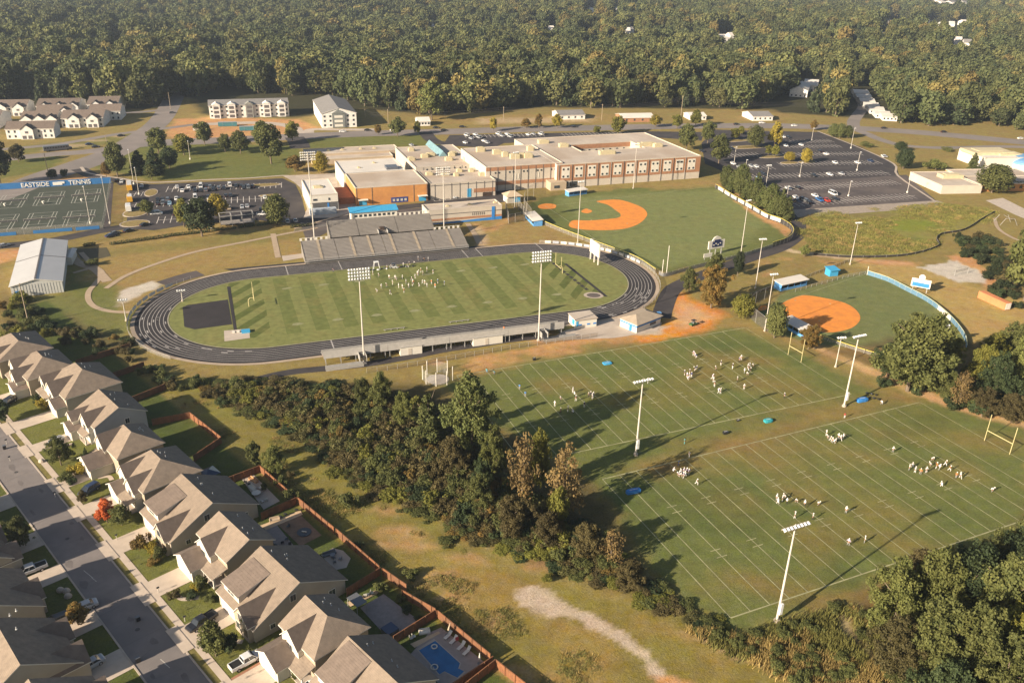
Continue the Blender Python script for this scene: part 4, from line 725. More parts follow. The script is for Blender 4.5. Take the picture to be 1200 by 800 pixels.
# east school across the lots
ES = R(8)
e1 = Blk("low_school", "long low brick school with pale roof behind the sphere-shaped tree", "school building", [(1119, 206), (1205, 206), (1205, 199), (1112, 197)], 4.2, OR, RM, ang=ES)
e2 = Blk("low_school", "low cream school wing with a small raised roof box, beside the meadow", "school building", [(1098.5, 218.5), (1134, 216.5), (1130, 202), (1071, 200)], 4.4, CRM, RM, ang=ES); e2.unit(.7, .6, 12, 6, 1.8)
e2b = Blk("low_school", "brick school wing with flat brown roof right of the big round tree", "school building", [(1135, 218), (1235, 212), (1235, 204), (1134, 207)], 4.2, OR, RM, ang=ES)
for k in range(9): e2b.win(2 + k * 4.2, 2, 1.6, 1.1)
e3 = Blk("low_school", "white curved-roof school hall at the right edge beyond the cone shaped tree", "school building", [(1133, 185), (1191, 185), (1196, 176), (1138, 172)], 6.5, WHT, RMW, ang=ES); e3.unit(.4, .6, 26, 14, 1.6); e3.unit(.75, .4, 14, 8, 1.0)
for k in range(10): e1.win(3 + k * 4, 2.2, 1.5, 1.2)
c = G(1206, 196); m = MB()
for k in range(6):
    r0, r1 = 14 * math.cos(k * .26), 14 * math.cos((k + 1) * .26); m.tube((0, 0, 3 + 14 * .22 * math.sin(k * .26) * 1.4), (0, 0, 3 + 14 * .22 * math.sin((k + 1) * .26) * 1.4), r0, r1, n=28, cap=False)
t = thing("domed_hall", "blue domed roof at the right edge beside the low school", "building", (c[0], c[1], 0)); obj("dome", m, mat("dome_blue", (.12, .25, .42), .5), t, smooth=True); m = MB(); m.tube((0, 0, 0), (0, 0, 3), 13.6, n=28); obj("drum", m, WHT, t)
# metal field house, far left
def gbuild(name, label, cat, px, z, zr, ang, wm, rm, ax='y', grp=None, oh=.4):
    g0 = G(*px[0]); zb = float(hill(np.array([g0[0]]), np.array([g0[1]]))[0]); r = rect(px, z + zb, ang); c_, s_ = math.cos(ang), math.sin(ang); W, D = r[1] - r[0], r[3] - r[2]; t = thing(name, label, cat, (r[0] * c_ - r[2] * s_, r[0] * s_ + r[2] * c_, zb), ang, grp)
    w = MB(); w.prism([(0, 0), (W, 0), (W, D), (0, D)], 0, z); rf = MB()
    if ax == 'y':
        w.add([(0, 0, z), (W, 0, z), (W / 2, 0, zr - .1)], [[0, 1, 2]]); w.add([(0, D, z), (W, D, z), (W / 2, D, zr - .1)], [[1, 0, 2]]); T = [(-oh, -oh, z), (W / 2, -oh, zr), (W / 2, D + oh, zr), (-oh, D + oh, z), (W + oh, -oh, z), (W + oh, D + oh, z)]; F = [[0, 1, 2, 3], [1, 4, 5, 2]]; lp = [0, 1, 4, 5, 2, 3]
    else:
        w.add([(0, 0, z), (0, D, z), (0, D / 2, zr - .1)], [[1, 0, 2]]); w.add([(W, 0, z), (W, D, z), (W, D / 2, zr - .1)], [[0, 1, 2]]); T = [(-oh, -oh, z), (W + oh, -oh, z), (W + oh, D / 2, zr), (-oh, D / 2, zr), (W + oh, D + oh, z), (-oh, D + oh, z)]; F = [[0, 1, 2, 3], [3, 2, 4, 5]]; lp = [0, 1, 2, 4, 5, 3]
    rf.add(T, F, 0); rf.add([(x, y, q - .2) for x, y, q in T], [f[::-1] for f in F], 1); n = 6; rf.add(T + [(x, y, q - .2) for x, y, q in T], [[lp[i] + 6, lp[(i + 1) % n] + 6, lp[(i + 1) % n], lp[i]] for i in range(n)], 1)
    obj("wall", w, wm, t); obj("roof", rf, [rm, TRIM], t); return t, W, D
t, W, D = gbuild("metal_building", "large white metal building with ribbed roof, left of the running track", "building", [(20, 334), (77.5, 329), (73.5, 283), (18, 287)], 4.2, 6.0, R(24), mat("metal_siding", (.50, .50, .47), .6, .06, .3), MTLR)
m = MB()
for k in range(1, 17): m.box(k * W / 17, -.03, .1, .06, .06, 4)
obj("siding_rib", m, STEEL, t); m = MB(); m.box(1.8, -.06, .1, 1.4, .08, 2.2); obj("door", m, BLU, t)
for y in (D * .55,): m = MB(); m.add([(-.4, y - .25, 4.25), (W / 2, y - .25, 6.05), (W / 2, y + .25, 6.07), (-.4, y + .25, 4.27), (W + .4, y - .25, 4.25), (W + .4, y + .25, 4.27)], [[0, 1, 2, 3], [1, 4, 5, 2]]); obj("roof_seam", m, PIPE, t)
m = MB(); m.box(W / 2, D / 2, 6.02, .5, D + .8, .1); obj("ridge_vent", m, PIPE, t)
t, W, D = gbuild("white_shed", "small white and dark shed beside the metal building", "shed", [(79, 303), (87, 301), (86, 291), (78, 293)], 2.8, 3.3, R(17), WHT, RMW)
# apartments, townhouses
WME = {}
def wins(t, W, z0, rows, n, y=-.04, w=1.3, h=1.3, m=None):
    for r_ in range(rows):
        for k in range(n):
            if (w, h) not in WME: q = MB(); q.box(0, 0, 0, w, .06, h); o_ = obj("window", q, m or GLASS, t); WME[(w, h)] = o_.data
            else: o_ = obj("window", WME[(w, h)], None, t)
            o_.location = ((k + .5) * W / n, y, z0 + r_ * 2.9)
gr = mat("grey_shingle", (.20, .19, .18), .9, .12, .5); WAP = mat("apartment_white", (.66, .63, .58), .8)
t, W, D = gbuild("apartment_building", "long white three storey apartment building with grey roof, on the clay site", "apartments", [(243, 124), (338, 122), (336, 117), (246, 118)], 8.6, 11.2, R(18), WAP, gr, 'x')
wins(t, W, 1.2, 3, 16)
for f in (.09, .28, .5, .72, .91):
    m = MB(); x = f * W; m.box(x, -.8, 0, 5.0, 1.5, 9.4); m.add([(x - 2.9, -1.8, 9.3), (x + 2.9, -1.8, 9.3), (x, -1.8, 11.0), (x - 2.9, 4, 9.3), (x + 2.9, 4, 9.3), (x, 4, 11)], [[0, 1, 2], [0, 2, 5, 3], [2, 1, 4, 5]]); obj("gabled_bay", m, WAP if f != .5 else mat("grey_siding_apt", (.22, .22, .20)), t)
    for z in (.6, 3.5, 6.4): m = MB(); m.box(x - .1, -1.6, z, 3.2, .1, 1.9); obj("balcony_panel", m, PIPE, t)  # solid slabs; the shade of the balcony recesses is put into their colour
t, W, D = gbuild("apartment_building", "grey and white apartment building with a gabled front, right of the clay site", "apartments", [(371, 134), (411, 132), (410, 116), (372, 117)], 9.5, 13, R(18), WAP, gr, 'y'); wins(t, W, 1.2, 3, 6)
m = MB(); m.box(W * .48, -.5, 0, W * .36, .9, 9.6); m.add([(W * .28, -1.2, 9.4), (W * .68, -1.2, 9.4), (W * .48, -1.2, 12), (W * .28, 5, 9.4), (W * .68, 5, 9.4), (W * .48, 5, 12)], [[0, 1, 2], [0, 2, 5, 3], [2, 1, 4, 5]]); obj("gabled_front", m, mat("apartment_grey", (.17, .18, .17)), t)
for z in (.8, 3.7, 6.6): m = MB(); m.box(W * .48, -1.0, z, W * .24, .08, 1.6); obj("balcony_panel", m, WHT, t)
TR_ = [([(8, 152), (66, 150), (66, 145), (12, 146)], "nearest white townhouse row beside the road, one large gable", (.45,)), ([(28, 140.5), (72, 138), (70, 132), (28, 134)], "white townhouse row with three small gables, left in the middle line", (.15, .5, .85)), ([(-30, 141), (6, 139.5), (4, 131), (-28, 132)], "white townhouse block cut by the left edge, middle line", (.7,)),
       ([(76, 139), (124, 137.5), (124, 131), (76, 131)], "white townhouse row with two brick based gables, middle line", (.3, .75)), ([(108, 131), (143.5, 130), (143.5, 124.5), (106, 125.5)], "white townhouse row with plain roof at the right end", ()), ([(-12, 126), (32, 125), (38, 119.5), (-8, 120)], "white townhouse row at the back left corner", (.35, .8)), ([(47, 125), (96, 123.5), (96, 117), (47, 118)], "white townhouse row with three gables in the back line", (.2, .55, .88)), ([(106, 123), (142, 121.5), (142, 114), (106, 115)], "short white townhouse row with two gables at the back right", (.3, .75)), ([(40, 131), (80, 130), (92, 126), (50, 127)], "white townhouse row glimpsed between the two lines", (.8,))]
for px, lb, gs in TR_:
    t, W, D = gbuild("townhouse_row", lb, "townhouses", px, 6.0, 9.4, R(14), WAP, RF2, 'x', "white townhouse rows"); wins(t, W, .9, 2, max(4, int(W / 3)), w=1.1, h=1.4)
    for f in gs: m = MB(); x = f * W; w_ = 3.6; m.box(x, -1, 0, w_ * 2, 2.2, 5.9); m.add([(x - w_, -2.1, 5.9), (x + w_, -2.1, 5.9), (x, -2.1, 8.6)], [[0, 1, 2]]); obj("gable_front", m, WAP, t); m = MB(); m.add([(x - w_ - .3, -2.5, 5.75), (x, -2.5, 8.8), (x, 4, 8.8), (x - w_ - .3, 4, 5.75), (x + w_ + .3, -2.5, 5.75), (x + w_ + .3, 4, 5.75)], [[0, 1, 2, 3], [1, 4, 5, 2]]); obj("gable_roof", m, RF2, t); [obj("shade_panel", MB().box(*q_), PIPE, t) for q_ in ((x - 1.6, -2.14, .3, 2.2, .06, 2), (x + 1.6, -2.14, .3, 2.2, .06, 2), (x, -2.14, 3.6, 1.8, .06, 1.3))]  # dark panels are solid; the shade inside the fronts is painted as their colour
# small houses along the highway and in the woods
for px, z, zr, an, ax, lb in (([(488, 143), (502, 142), (502, 138), (489, 139)], 3, 5, 15, 'x', "small white bungalow left of the highway sign, near the school"), ([(649, 135), (684, 135), (680, 130), (652, 130)], 3.2, 5.5, 15, 'x', "white bungalow with grey roof across the highway from the school"), ([(724, 138), (764, 138), (762, 133), (726, 133)], 3.2, 5, 12, 'x', "brick ranch house with pale roof across the highway"), ([(876, 137), (900, 136), (898, 131), (877, 131)], 3.2, 5.4, 10, 'x', "white house with grey roof on the lawn left of the sandy bank"),
        ([(804, 136), (824, 136), (824, 132), (806, 132)], 3, 4.6, 10, 'x', "low pale house partly hidden by trees near the bus stop"), ([(926, 105), (946, 107), (950, 100), (930, 98)], 6, 9, -20, 'y', "white house with brown side among trees, left of the trailers"), ([(942, 100), (958, 100), (960, 94), (944, 94)], 6, 9, -20, 'x', "second white house in the same clearing, half hidden by its neighbour"),
        ([(840, 44.5), (852, 45), (852, 41), (840, 41)], 6, 9, 15, 'x', "far white house in the clearing, leftmost of the distant cluster"), ([(500, 32), (520, 32), (520, 28), (502, 28)], 5, 8, 10, 'x', "distant pale roof alone in the woods near the top middle")):
    t, W, D = gbuild("roadside_house", lb, "house", px, z, zr, R(an), WAP if 'brick' not in lb else BR, gr if 'grey' in lb else RMW, ax); wins(t, W, 1, 1, 4)
for k, (u, v) in enumerate(((1007, 106), (1010, 111), (1014, 116), (1019, 121), (1025, 126), (1032, 131), (1040, 134))):
    nm = ("farthest trailer home of the white line in the clearing", "second farthest white trailer home in the clearing line", "third farthest white trailer home in the clearing line", "middle white trailer home of the seven in the clearing", "third nearest white trailer home in the clearing line", "second nearest white trailer home in the clearing line", "nearest trailer home of the line, by the side street")[k]
    t, W, D = gbuild("trailer_home", nm, "trailer home", [(u - 9, v + 2), (u + 9, v + 4), (u + 11, v), (u - 7, v - 2)], 3, 4.4, R(-12), WAP, RMW, 'x', "trailer homes in the clearing"); wins(t, W, 1, 1, 4)
rh = random.Random(8)
DH = [(1040, 25, "o"), (1052, 26, ""), (1062, 28, ""), (1085, 26, ""), (1092, 27, ""), (1105, 29, ""), (1115, 28, ""), (1130, 26, ""), (1113, 44, ""), (1122, 47, ""), (1133, 50, ""), (1155, 46, ""), (1180, 51, ""), (1188, 52, ""), (1032, 41, ""), (855, 42, ""), (645, 34, ""), (735, 36, ""), (738, 35, ""), (720, 11, ""), (690, 12, ""), (695, 12.5, ""), (1090, 2, ""), (1100, 2.5, ""), (1115, 3, ""), (1130, 3, ""), (140, 52, ""), (262, 68, "")]
for k, (u, v, _) in enumerate(DH):
    q_ = rh.uniform(2.6, 4.2); r_ = (u - q_, v + .2), (u + q_, v + .3), (u + q_, v - .7), (u - q_, v - .8); t, W, D = gbuild("distant_house", "pale house in a clearing of the far woods", "house", list(r_), 7, 11, R(rh.uniform(-20, 30)), WAP, rh.choice((gr, RMW, RMW)), 'x', "pale houses scattered in the far woods")
# construction site bits
for u, v, lb, cl in ((267, 148, "blue green site container on the clay", (.05, .16, .18)), (232, 153, "pale site cabin on the clay left of the containers", (.5, .46, .4)), (292, 153, "second blue green site container on the clay, lower right", (.05, .16, .18))):
    p = loc(u, v); t = thing("site_container", lb, "container", p, R(15)); m = MB(); m.box(0, 0, .2, 12 if 'blue' in lb else 6, 2.6, 2.6); obj("body", m, mat("container_" + str(int(cl[0] * 100)), cl, .6), t); m = MB(); m.box(0, 0, 2.8, 12.1 if 'blue' in lb else 6.1, 2.7, .08); m.box(-3, -1.32, .4, .1, .05, 2.2); m.box(3, -1.32, .4, .1, .05, 2.2); obj("roof_panel", m, STEEL, t)
# volleyball-lot container
p = loc(1164, 356); t = thing("shipping_container", "rusty orange shipping container with a pale end, by the eastern bushes", "container", p, heading((1150, 349), (1176, 361))); m = MB(); m.box(0, 0, .15, 12.2, 2.5, 2.6)
for k in range(24): m.box(-5.8 + k * .5, -1.27, .3, .2, .06, 2.2); m.box(-5.8 + k * .5, 1.27, .3, .2, .06, 2.2)
obj("body", m, mat("rust_orange", (.52, .20, .085), .7, .15, .6), t); m = MB(); m.box(6.12, 0, .3, .06, 2.3, 2.3); obj("door", m, WHT, t)
for k in (-.55, .55): m = MB(); m.box(6.17, k, .4, .05, .06, 2.1); obj("lock_bar", m, STEEL, t)
# ---------------------------------------------------------------- stadium, ball fields, courts
def TL(x, y, z=0.0): q = TC + TE * x + TN * y; return (float(q[0]), float(q[1]), z)
def tallness(P, v):
    """height over P at which the vertical through P reaches picture row v"""
    lo, hi = 0, 80
    for _ in range(40):
        m = (lo + hi) / 2; lo, hi = (m, hi) if PX((P[0], P[1], P[2] + m))[1] > v else (lo, m)
    return lo
LAMP = mat("lamp_housing", (.66, .66, .64), .35, .05, 2); POLE = mat("pole_steel", (.50, .46, .40), .55, .08, .4)
def light_pole(label, base, vtop, rows, n, width, ang, grp="floodlight poles round the sports fields", r=.26, box=True):
    h = tallness(base, vtop); t = thing("floodlight_pole", label, "light pole", base, ang, grp); m = MB(); m.tube((0, 0, 0), (0, 0, h), r, r * .5, n=10); obj("pole", m, POLE, t)
    m = MB(); m.tube((0, 0, 0), (0, 0, .5), r * 2.2, n=12); obj("footing", m, CONC, t)
    for j in range(rows):
        m = MB(); z = h - .35 - j * .95; m.box(0, 0, z, width, .16, .16); obj("crossarm", m, POLE, t)
        for i in range(n): m = MB(); x = -width / 2 + (i + .5) * width / n; m.tube((x, -.1, z + .2), (x, -.62, z - .1), .22, .34, n=8); obj("lamp", m, LAMP, t)
    if box: m = MB(); m.box(.0, -.45, h * .1, .6, .45, 2.4); obj("control_box", m, LAMP, t)
    return t
light_pole("tall stadium floodlight at the left end of the visitors' bleachers", TL(-26.5, -49.9), 314, 4, 8, 6.4, TA, box=False)
light_pole("tall stadium floodlight rising behind the middle right of the visitors' bleachers", TL(28.6, -50.2), 294, 4, 8, 6.4, TA, box=False)
light_pole("tall stadium floodlight at the left back corner of the home stands", TL(-26.6, 57.5), 178, 4, 8, 6.0, TA + 3.1, box=False); light_pole("tall stadium floodlight at the right back corner of the home stands", TL(27.4, 58.3), 196, 4, 8, 6.0, TA + 3.1, box=False)
light_pole("floodlight pole between the tree shadows and the upper practice field", loc(745, 533), 444, 1, 8, 5.6, R(25)); light_pole("floodlight pole at the right corner between the two practice fields", loc(989, 476), 392, 1, 7, 4.6, R(25)); light_pole("nearest floodlight pole, in the weeds at the bottom edge of the practice field", loc(910, 728), 614, 1, 8, 6.0, R(25))
for u, v, vt, lb, a in ((677, 284, 212, "floodlight pole beside the yellow topped fence of the baseball field", .4), (868, 298, 234, "floodlight pole near the round baseball scoreboard", .6), (885, 338, 279, "floodlight pole between the drive and the softball backstop", .2), (896, 388, 320, "floodlight pole by the softball dugout tree", .3), (996, 310, 260, "floodlight pole on the sandy track above the softball outfield", .3), (742, 221, 168, "floodlight pole against the brick bays of the school", .4), (896, 228, 193, "floodlight pole behind the pine row at the parking lot", .3), (603, 244, 178, "floodlight pole by the batting cage roof near the school entrance", .5), (979, 430, 394, "small floodlight behind the bushes at the softball left corner", .2), (1100, 412, 380, "floodlight half hidden by the big dark tree", .2), (148, 376, 350, "short floodlight near the loop path left of the track", .3), (214, 353, 339, "low camera mast light on the left end of the infield", .3)):
    light_pole(lb, loc(u, v), vt, 1 if vt != 380 else 2, 4, 3.0, a, r=.17, box=False)
for u, v, vt, lb in ((860, 193, 172, ""), (937, 207, 190, ""), (873, 203, 187, ""), (997, 174, 150, ""), (1004, 200, 178, ""), (994, 230, 212, ""), (1063, 226, 204, ""), (1055, 193, 175, ""), (922, 232, 218, ""), (951, 165, 150, ""), (248, 268, 232, "t"), (106, 262, 218, "t"), (129, 262, 207, "t"), (157, 216, 175, ""), (163, 228, 196, ""), (223, 187, 165, "")):
    base = loc(u, v); h = tallness(base, vt); t = thing("lamp_post", "slim lamp post with a pale square foot standing in the east parking lot" if u > 840 else "slim pale post standing near the tennis courts and west parking lot", "lamp post", base, .3, "slim lamp posts in the east lot" if u > 840 else "slim posts near the courts and west lot")
    m = MB(); m.tube((0, 0, 0), (0, 0, h), .14, .09, n=8); obj("pole", m, POLE, t); m = MB(); m.tube((0, 0, 0), (0, 0, .9), .42, n=10); obj("footing", m, WHT, t); m = MB(); m.box(0, -.7, h - .1, .5, 1.2, .16); obj("lamp_head", m, LAMP, t)
# home stands
def bleacher(name, m, x0, x1, y0, y1, z0, z1, n, skirt=True):
    dy = (y1 - y0) / n; dz = (z1 - z0) / n
    for i in range(n):
        y = y0 + i * dy; z = z0 + i * dz; m.quad((x0, y + dy * .42, z), (x1, y + dy * .42, z), (x1, y + dy, z), (x0, y + dy, z), 0); m.add([(x0, y + dy, z), (x1, y + dy, z), (x1, y + dy, z + dz), (x0, y + dy, z + dz)], [[0, 1, 2, 3]], 1)
        m.box((x0 + x1) / 2, y + dy * .2, z + .36, x1 - x0, dy * .38, .07, 0, 0)
        m.add([(x0, y, z), (x1, y, z), (x1, y + dy * .42, z), (x0, y + dy * .42, z)], [[0, 1, 2, 3]], 0)
RISER = mat("dark_riser_steel", (.20, .185, .165), .6, .1, .5)  # darker steel for risers, understructure and support walls
t = thing("home_grandstand", "wide two tier grey home grandstand facing the track", "grandstand", TL(0, 41), TA)
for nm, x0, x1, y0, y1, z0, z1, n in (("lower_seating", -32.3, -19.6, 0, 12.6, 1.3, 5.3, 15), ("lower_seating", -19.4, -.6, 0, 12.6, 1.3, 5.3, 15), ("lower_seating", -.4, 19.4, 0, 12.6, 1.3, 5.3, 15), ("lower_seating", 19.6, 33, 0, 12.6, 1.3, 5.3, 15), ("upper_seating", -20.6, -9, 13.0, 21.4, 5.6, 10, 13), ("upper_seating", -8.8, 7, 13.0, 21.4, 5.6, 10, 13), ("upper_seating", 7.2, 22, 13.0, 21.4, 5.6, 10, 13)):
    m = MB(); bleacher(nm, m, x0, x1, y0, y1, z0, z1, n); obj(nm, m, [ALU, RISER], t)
for x in (-26, -13, -6, 3, 13, 27): m = MB(); m.add([(x - .5, 0, 1.42), (x + .5, 0, 1.42), (x + .5, 12.6, 5.45), (x - .5, 12.6, 5.45)], [[0, 1, 2, 3]]); m.add([(x - .5, 0, 1.35), (x + .5, 0, 1.35), (x + .5, 12.6, 5.38), (x - .5, 12.6, 5.38)], [[3, 2, 1, 0]]); obj("aisle", m, mat("aisle_tan", (.46, .37, .25), .8, .1, .6), t)
m = MB(); m.prism([(-32.4, .05), (33.1, .05), (33.1, .3), (-32.4, .3)], 0, 1.25, 0); m.prism([(-32.3, 12.8), (-20.8, 12.8), (-20.8, 13), (-32.3, 13)], 0, 5.3); m.prism([(-20.7, 21.5), (22.1, 21.5), (22.1, 21.7), (-20.7, 21.7)], 0, 10, 0)
for x in (-32.45, 33.0): m.add([(x, 0, 0), (x, 12.6, 0), (x, 12.6, 5.4), (x, 0, 1.4)], [[0, 1, 2, 3]]); m.add([(x + .12, 0, 0), (x + .12, 12.6, 0), (x + .12, 12.6, 5.4), (x + .12, 0, 1.4)], [[3, 2, 1, 0]])
for x in (-20.75, 22.1): m.add([(x, 12.6, 0), (x, 21.4, 0), (x, 21.4, 10.2), (x, 12.6, 5.6)], [[0, 1, 2, 3]]); m.add([(x + .12, 12.6, 0), (x + .12, 21.4, 0), (x + .12, 21.4, 10.2), (x + .12, 12.6, 5.6)], [[3, 2, 1, 0]])
obj("understructure", m, RISER, t)
m = MB()
for i in range(60):
    x = -32.3 + i * 1.106; m.box(x, -.5, 1.2, .06, .06, 1.1)
m.box(.3, -.5, 2.2, 65.5, .07, .07); m.box(.3, -.5, 1.7, 65.5, .05, .05); m.box(.3, -.25, 1.1, 65.5, .7, .12); obj("front_rail", m, STEEL, t)
for x0, x1, y, z in ((-32.3, -20.8, 12.9, 5.3), (22.3, 33, 12.9, 5.3), (7.8, 22, 21.6, 10)):
    m = MB(); m.box((x0 + x1) / 2, y, z + 1.05, x1 - x0, .08, .12)
    for k in range(int((x1 - x0) / 2) + 1): m.box(x0 + k * 2, y, z, .9, .06, 1.1)
    obj("back_rail", m, WHT, t)
m = MB(); m.box(.6, 15.6, 5.7, 1.7, 2.6, 1.9); obj("tunnel_shade_block", m, DARKW, t); m = MB()  # solid dark block; the shade inside the tunnel is put into its colour
for dx in (-1.3, 2.4): m.box(dx, 14.4, 5.8, .12, 5, 1.3)
obj("tunnel_rail", m, STEEL, t)
t = thing("press_box", "white press box with a bright blue roof on top of the home grandstand", "press box", TL(-1, 63.2, 9.4), TA)
m = MB(); m.box(0, 1.8, 0, 19.2, 3.4, 3.1); obj("body", m, WHT, t); m = MB(); m.add([(-10.1, -.5, 3.15), (10.1, -.5, 3.15), (10.1, 4.2, 4.3), (-10.1, 4.2, 4.3)], [[0, 1, 2, 3]]); m.add([(-10.1, -.5, 2.95), (10.1, -.5, 2.95), (10.1, 4.2, 4.1), (-10.1, 4.2, 4.1)], [[3, 2, 1, 0]]); m.add([(-10.1, -.5, 2.95), (10.1, -.5, 2.95), (10.1, -.5, 3.15), (-10.1, -.5, 3.15)], [[0, 1, 2, 3]]); obj("roof", m, BLU2, t)
for k in range(9): m = MB(); m.box(-7.6 + k * 1.95, .08, 1.0, 1.1, .1, 1.0); obj("window", m, GLASS, t)
m = MB(); m.box(-9.9, 1.5, -9.4, .5, 2.5, 9.4); m.box(9.4, 1.5, -9.4, .5, 2.5, 9.4); obj("support_wall", m, RISER, t)
# visitors' bleachers
t = thing("visitor_bleachers", "long narrow raised grey bleachers along the near side of the track", "bleachers", TL(0, -43.2), TA)
for x0 in range(-38, 38, 19):
    m = MB()
    for i in range(5): y = -i * 1.0; z = 1.5 + i * .45; m.box(x0 + 9.5, y - .5, z, 18.8, .95, .08); m.box(x0 + 9.5, y - .75, z + .38, 18.8, .35, .07, 0, 0)
    obj("seating", m, ALU, t)
    m = MB(); m.box(x0 + 9.5, -5.15, 2.2, 18.9, .08, 2.4); obj("back_panel", m, mat("back_panel_grey", (.40, .38, .35), .6, .12, .8), t)
    for k in range(5):
        m = MB(); x = x0 + .6 + k * 4.4; m.box(x, -4.9, 0, .18, .18, 3.4); m.box(x, -.3, 0, .16, .16, 1.5); m.add([(x - .06, -4.9, .2), (x + .06, -4.9, .2), (x + .06, -.3, 1.5), (x - .06, -.3, 1.5)], [[0, 1, 2, 3]]); obj("support", m, STEEL, t)
m = MB(); m.box(0, .1, 1.6, 76, .06, 1.1); obj("front_rail", m, mat("rail_mesh", (.30, .29, .27), .6), t); m = MB(); m.box(0, .9, 1.4, 76, 1.5, .08); obj("walkway", m, ALU, t)
for x, w_ in ((-27, 2), (30, 2)):
    m = MB()
    for k in range(10): m.box(x, -5.4 - k * .35, 3.2 - k * .33, w_, .36, .08)
    m.box(x - w_ / 2, -7.1, 1.4, .06, 3.6, 1.9); m.box(x + w_ / 2, -7.1, 1.4, .06, 3.6, 1.9); obj("stair", m, STEEL, t)
    m = MB(); m.add([(x, -9, .1), (x + (11 if x > 0 else -11), -9, .1), (x + (11 if x > 0 else -11), -7.4, .1), (x, -7.4, .1)], [[0, 1, 2, 3]]); m.box(x + (5.5 if x > 0 else -5.5), -9, 0, 11, .06, 1.1); m.box(x + (5.5 if x > 0 else -5.5), -7.4, 0, 11, .06, 1.1); obj("ramp", m, STEEL, t)
for x0, x1, lb in ((-15.3, -8.6, "left white store shed under the visitors' bleachers"), (7.6, 17.2, "right double store shed under the visitors' bleachers")):
    t = thing("store_shed", lb, "shed", TL((x0 + x1) / 2, -48.6), TA); m = MB(); m.box(0, 1.9, 0, x1 - x0, 3.6, 2.7); obj("body", m, WHT, t); m = MB(); m.box(0, 1.9, 2.7, x1 - x0 + .3, 3.9, .1); obj("roof", m, STEEL, t); m = MB(); m.box(-.4, .07, .1, 1.1, .06, 2.1); obj("door", m, TRIM2, t)
for x in (-20, -4, 2, 22, 25): # gear under the stands
    t = thing("stored_hurdles", "stack of grey hurdles stored under the visitors' bleachers", "hurdles", TL(x, -45.5), TA, "hurdles stored under the bleachers")
    for k in range(3): m = MB(); m.box(0, k * .3, .9, 1.1, .04, .15); m.box(-.5, k * .3, 0, .05, .05, .9); m.box(.5, k * .3, 0, .05, .05, .9); obj("hurdle", m, STEEL, t)
for x, lb in ((8.7, "short bench on the near side of the stadium field, right of the other"), (-13, "short bench on the near side of the stadium field, left of the other")):
    t = thing("team_bench", lb, "bench", TL(x, -29), TA); m = MB(); m.box(0, 0, .42, 7, .35, .08); obj("seat", m, ALU, t)
    for k in range(4): m = MB(); m.box(-3 + k * 2, 0, 0, .08, .5, .42); obj("leg", m, STEEL, t)
def goalpost(label, base, ang, w=5.64, h=4.6, h_post=3.05, two=True, grp="goal posts"):
    t = thing("goal_post", label, "goal post", base, ang, grp); yl = mat("goal_yellow", (.46, .40, .20), .5, .06, 1); r = .09
    if two:
        for s in (-1, 1): m = MB(); m.tube((0, s * w / 2, 0), (0, s * w / 2, h_post + h), r, n=8); obj("upright", m, yl, t)
    else:
        m = MB(); m.tube((-1.8, 0, 0), (-1.8, 0, h_post - .6), .14, n=8); m.tube((-1.8, 0, h_post - .6), (-1.2, 0, h_post), .13, n=8); m.tube((-1.2, 0, h_post), (0, 0, h_post), .13, n=8); obj("gooseneck", m, yl, t)
        for s in (-1, 1): m = MB(); m.tube((0, s * w / 2, h_post), (0, s * w / 2, h_post + h), r, n=8); obj("upright", m, yl, t)
    m = MB(); m.tube((0, -w / 2, h_post), (0, w / 2, h_post), .11, n=8); obj("crossbar", m, yl, t); return t
goalpost("yellow goal post at the left end of the stadium field", TL(-54, 4), TA, two=False); goalpost("yellow goal post at the right end of the stadium field", TL(57.4, 4), TA + math.pi, two=False, grp="goal posts")
p = (np.array(G(923, 415)) + np.array(G(939, 425))) / 2; goalpost("two legged practice goal post beside the softball fence tree", (float(p[0]), float(p[1]), 0), R(26)); p = G(1168, 524); goalpost("two legged practice goal post at the right edge", (float(p[0]), float(p[1]), 0), R(26), w=7.1)
# scoreboards
t = thing("scoreboard", "big white scoreboard on three posts inside the right curve of the track", "scoreboard", TL(76.3, 12.4), TA)
m = MB(); m.box(0, 0, 3.2, .5, 8.6, 5.2); m.add([(-.25, 4.3, 8.4), (.25, 4.3, 8.4), (.25, 1.2, 9.1), (-.25, 1.2, 9.1)], [[0, 1, 2, 3]]); obj("board", m, WHT, t)
for y in (-3.6, 0, 3.6): m = MB(); m.box(0, y, 0, .45, .35, 3.3); obj("post", m, WHT, t)
for k in range(4): m = MB(); m.box(-.28, -.2, 4.1 + k * .9, .05, 5.6 - k % 2, .16 + .1 * (k % 2)); obj("panel_line", m, mat("panel_grey", (.42, .42, .42)), t)
p = loc(838, 298); t = thing("scoreboard", "round topped white baseball scoreboard with dark blue display beyond the foul fence", "scoreboard", p, R(28)); m = MB(); m.box(0, 0, 2.6, 8.2, .4, 3.4); m.tube((0, .2, 5.4), (0, -.2, 5.4), 2.4, n=20); obj("board", m, WHT, t)
m = MB(); m.box(.2, -.26, 3.4, 5.0, .1, 2.2); m.box(.2, -.26, 5.6, 3.0, .1, .8); obj("display", m, mat("display_navy", (.02, .03, .09), .4), t)
for x in (-3, 0, 3): m = MB(); m.box(x, 0, 0, .3, .3, 2.7); obj("post", m, STEEL, t)
for k in range(4): m = MB(); m.box(-1.5 + k * 1.1, -.34, 4.0 + .5 * (k % 2), .6, .04, .5); obj("digit_panel", m, WHT, t)
p = loc(829, 304); t = thing("small_sign_board", "small white sign board below the baseball scoreboard", "sign", p, R(28)); m = MB(); m.box(0, 0, 1, 4.2, .2, 1.6); obj("board", m, WHT, t); [obj("post", MB().box(x, 0, 0, .2, .2, 1.1), STEEL, t) for x in (-1.6, 1.6)]
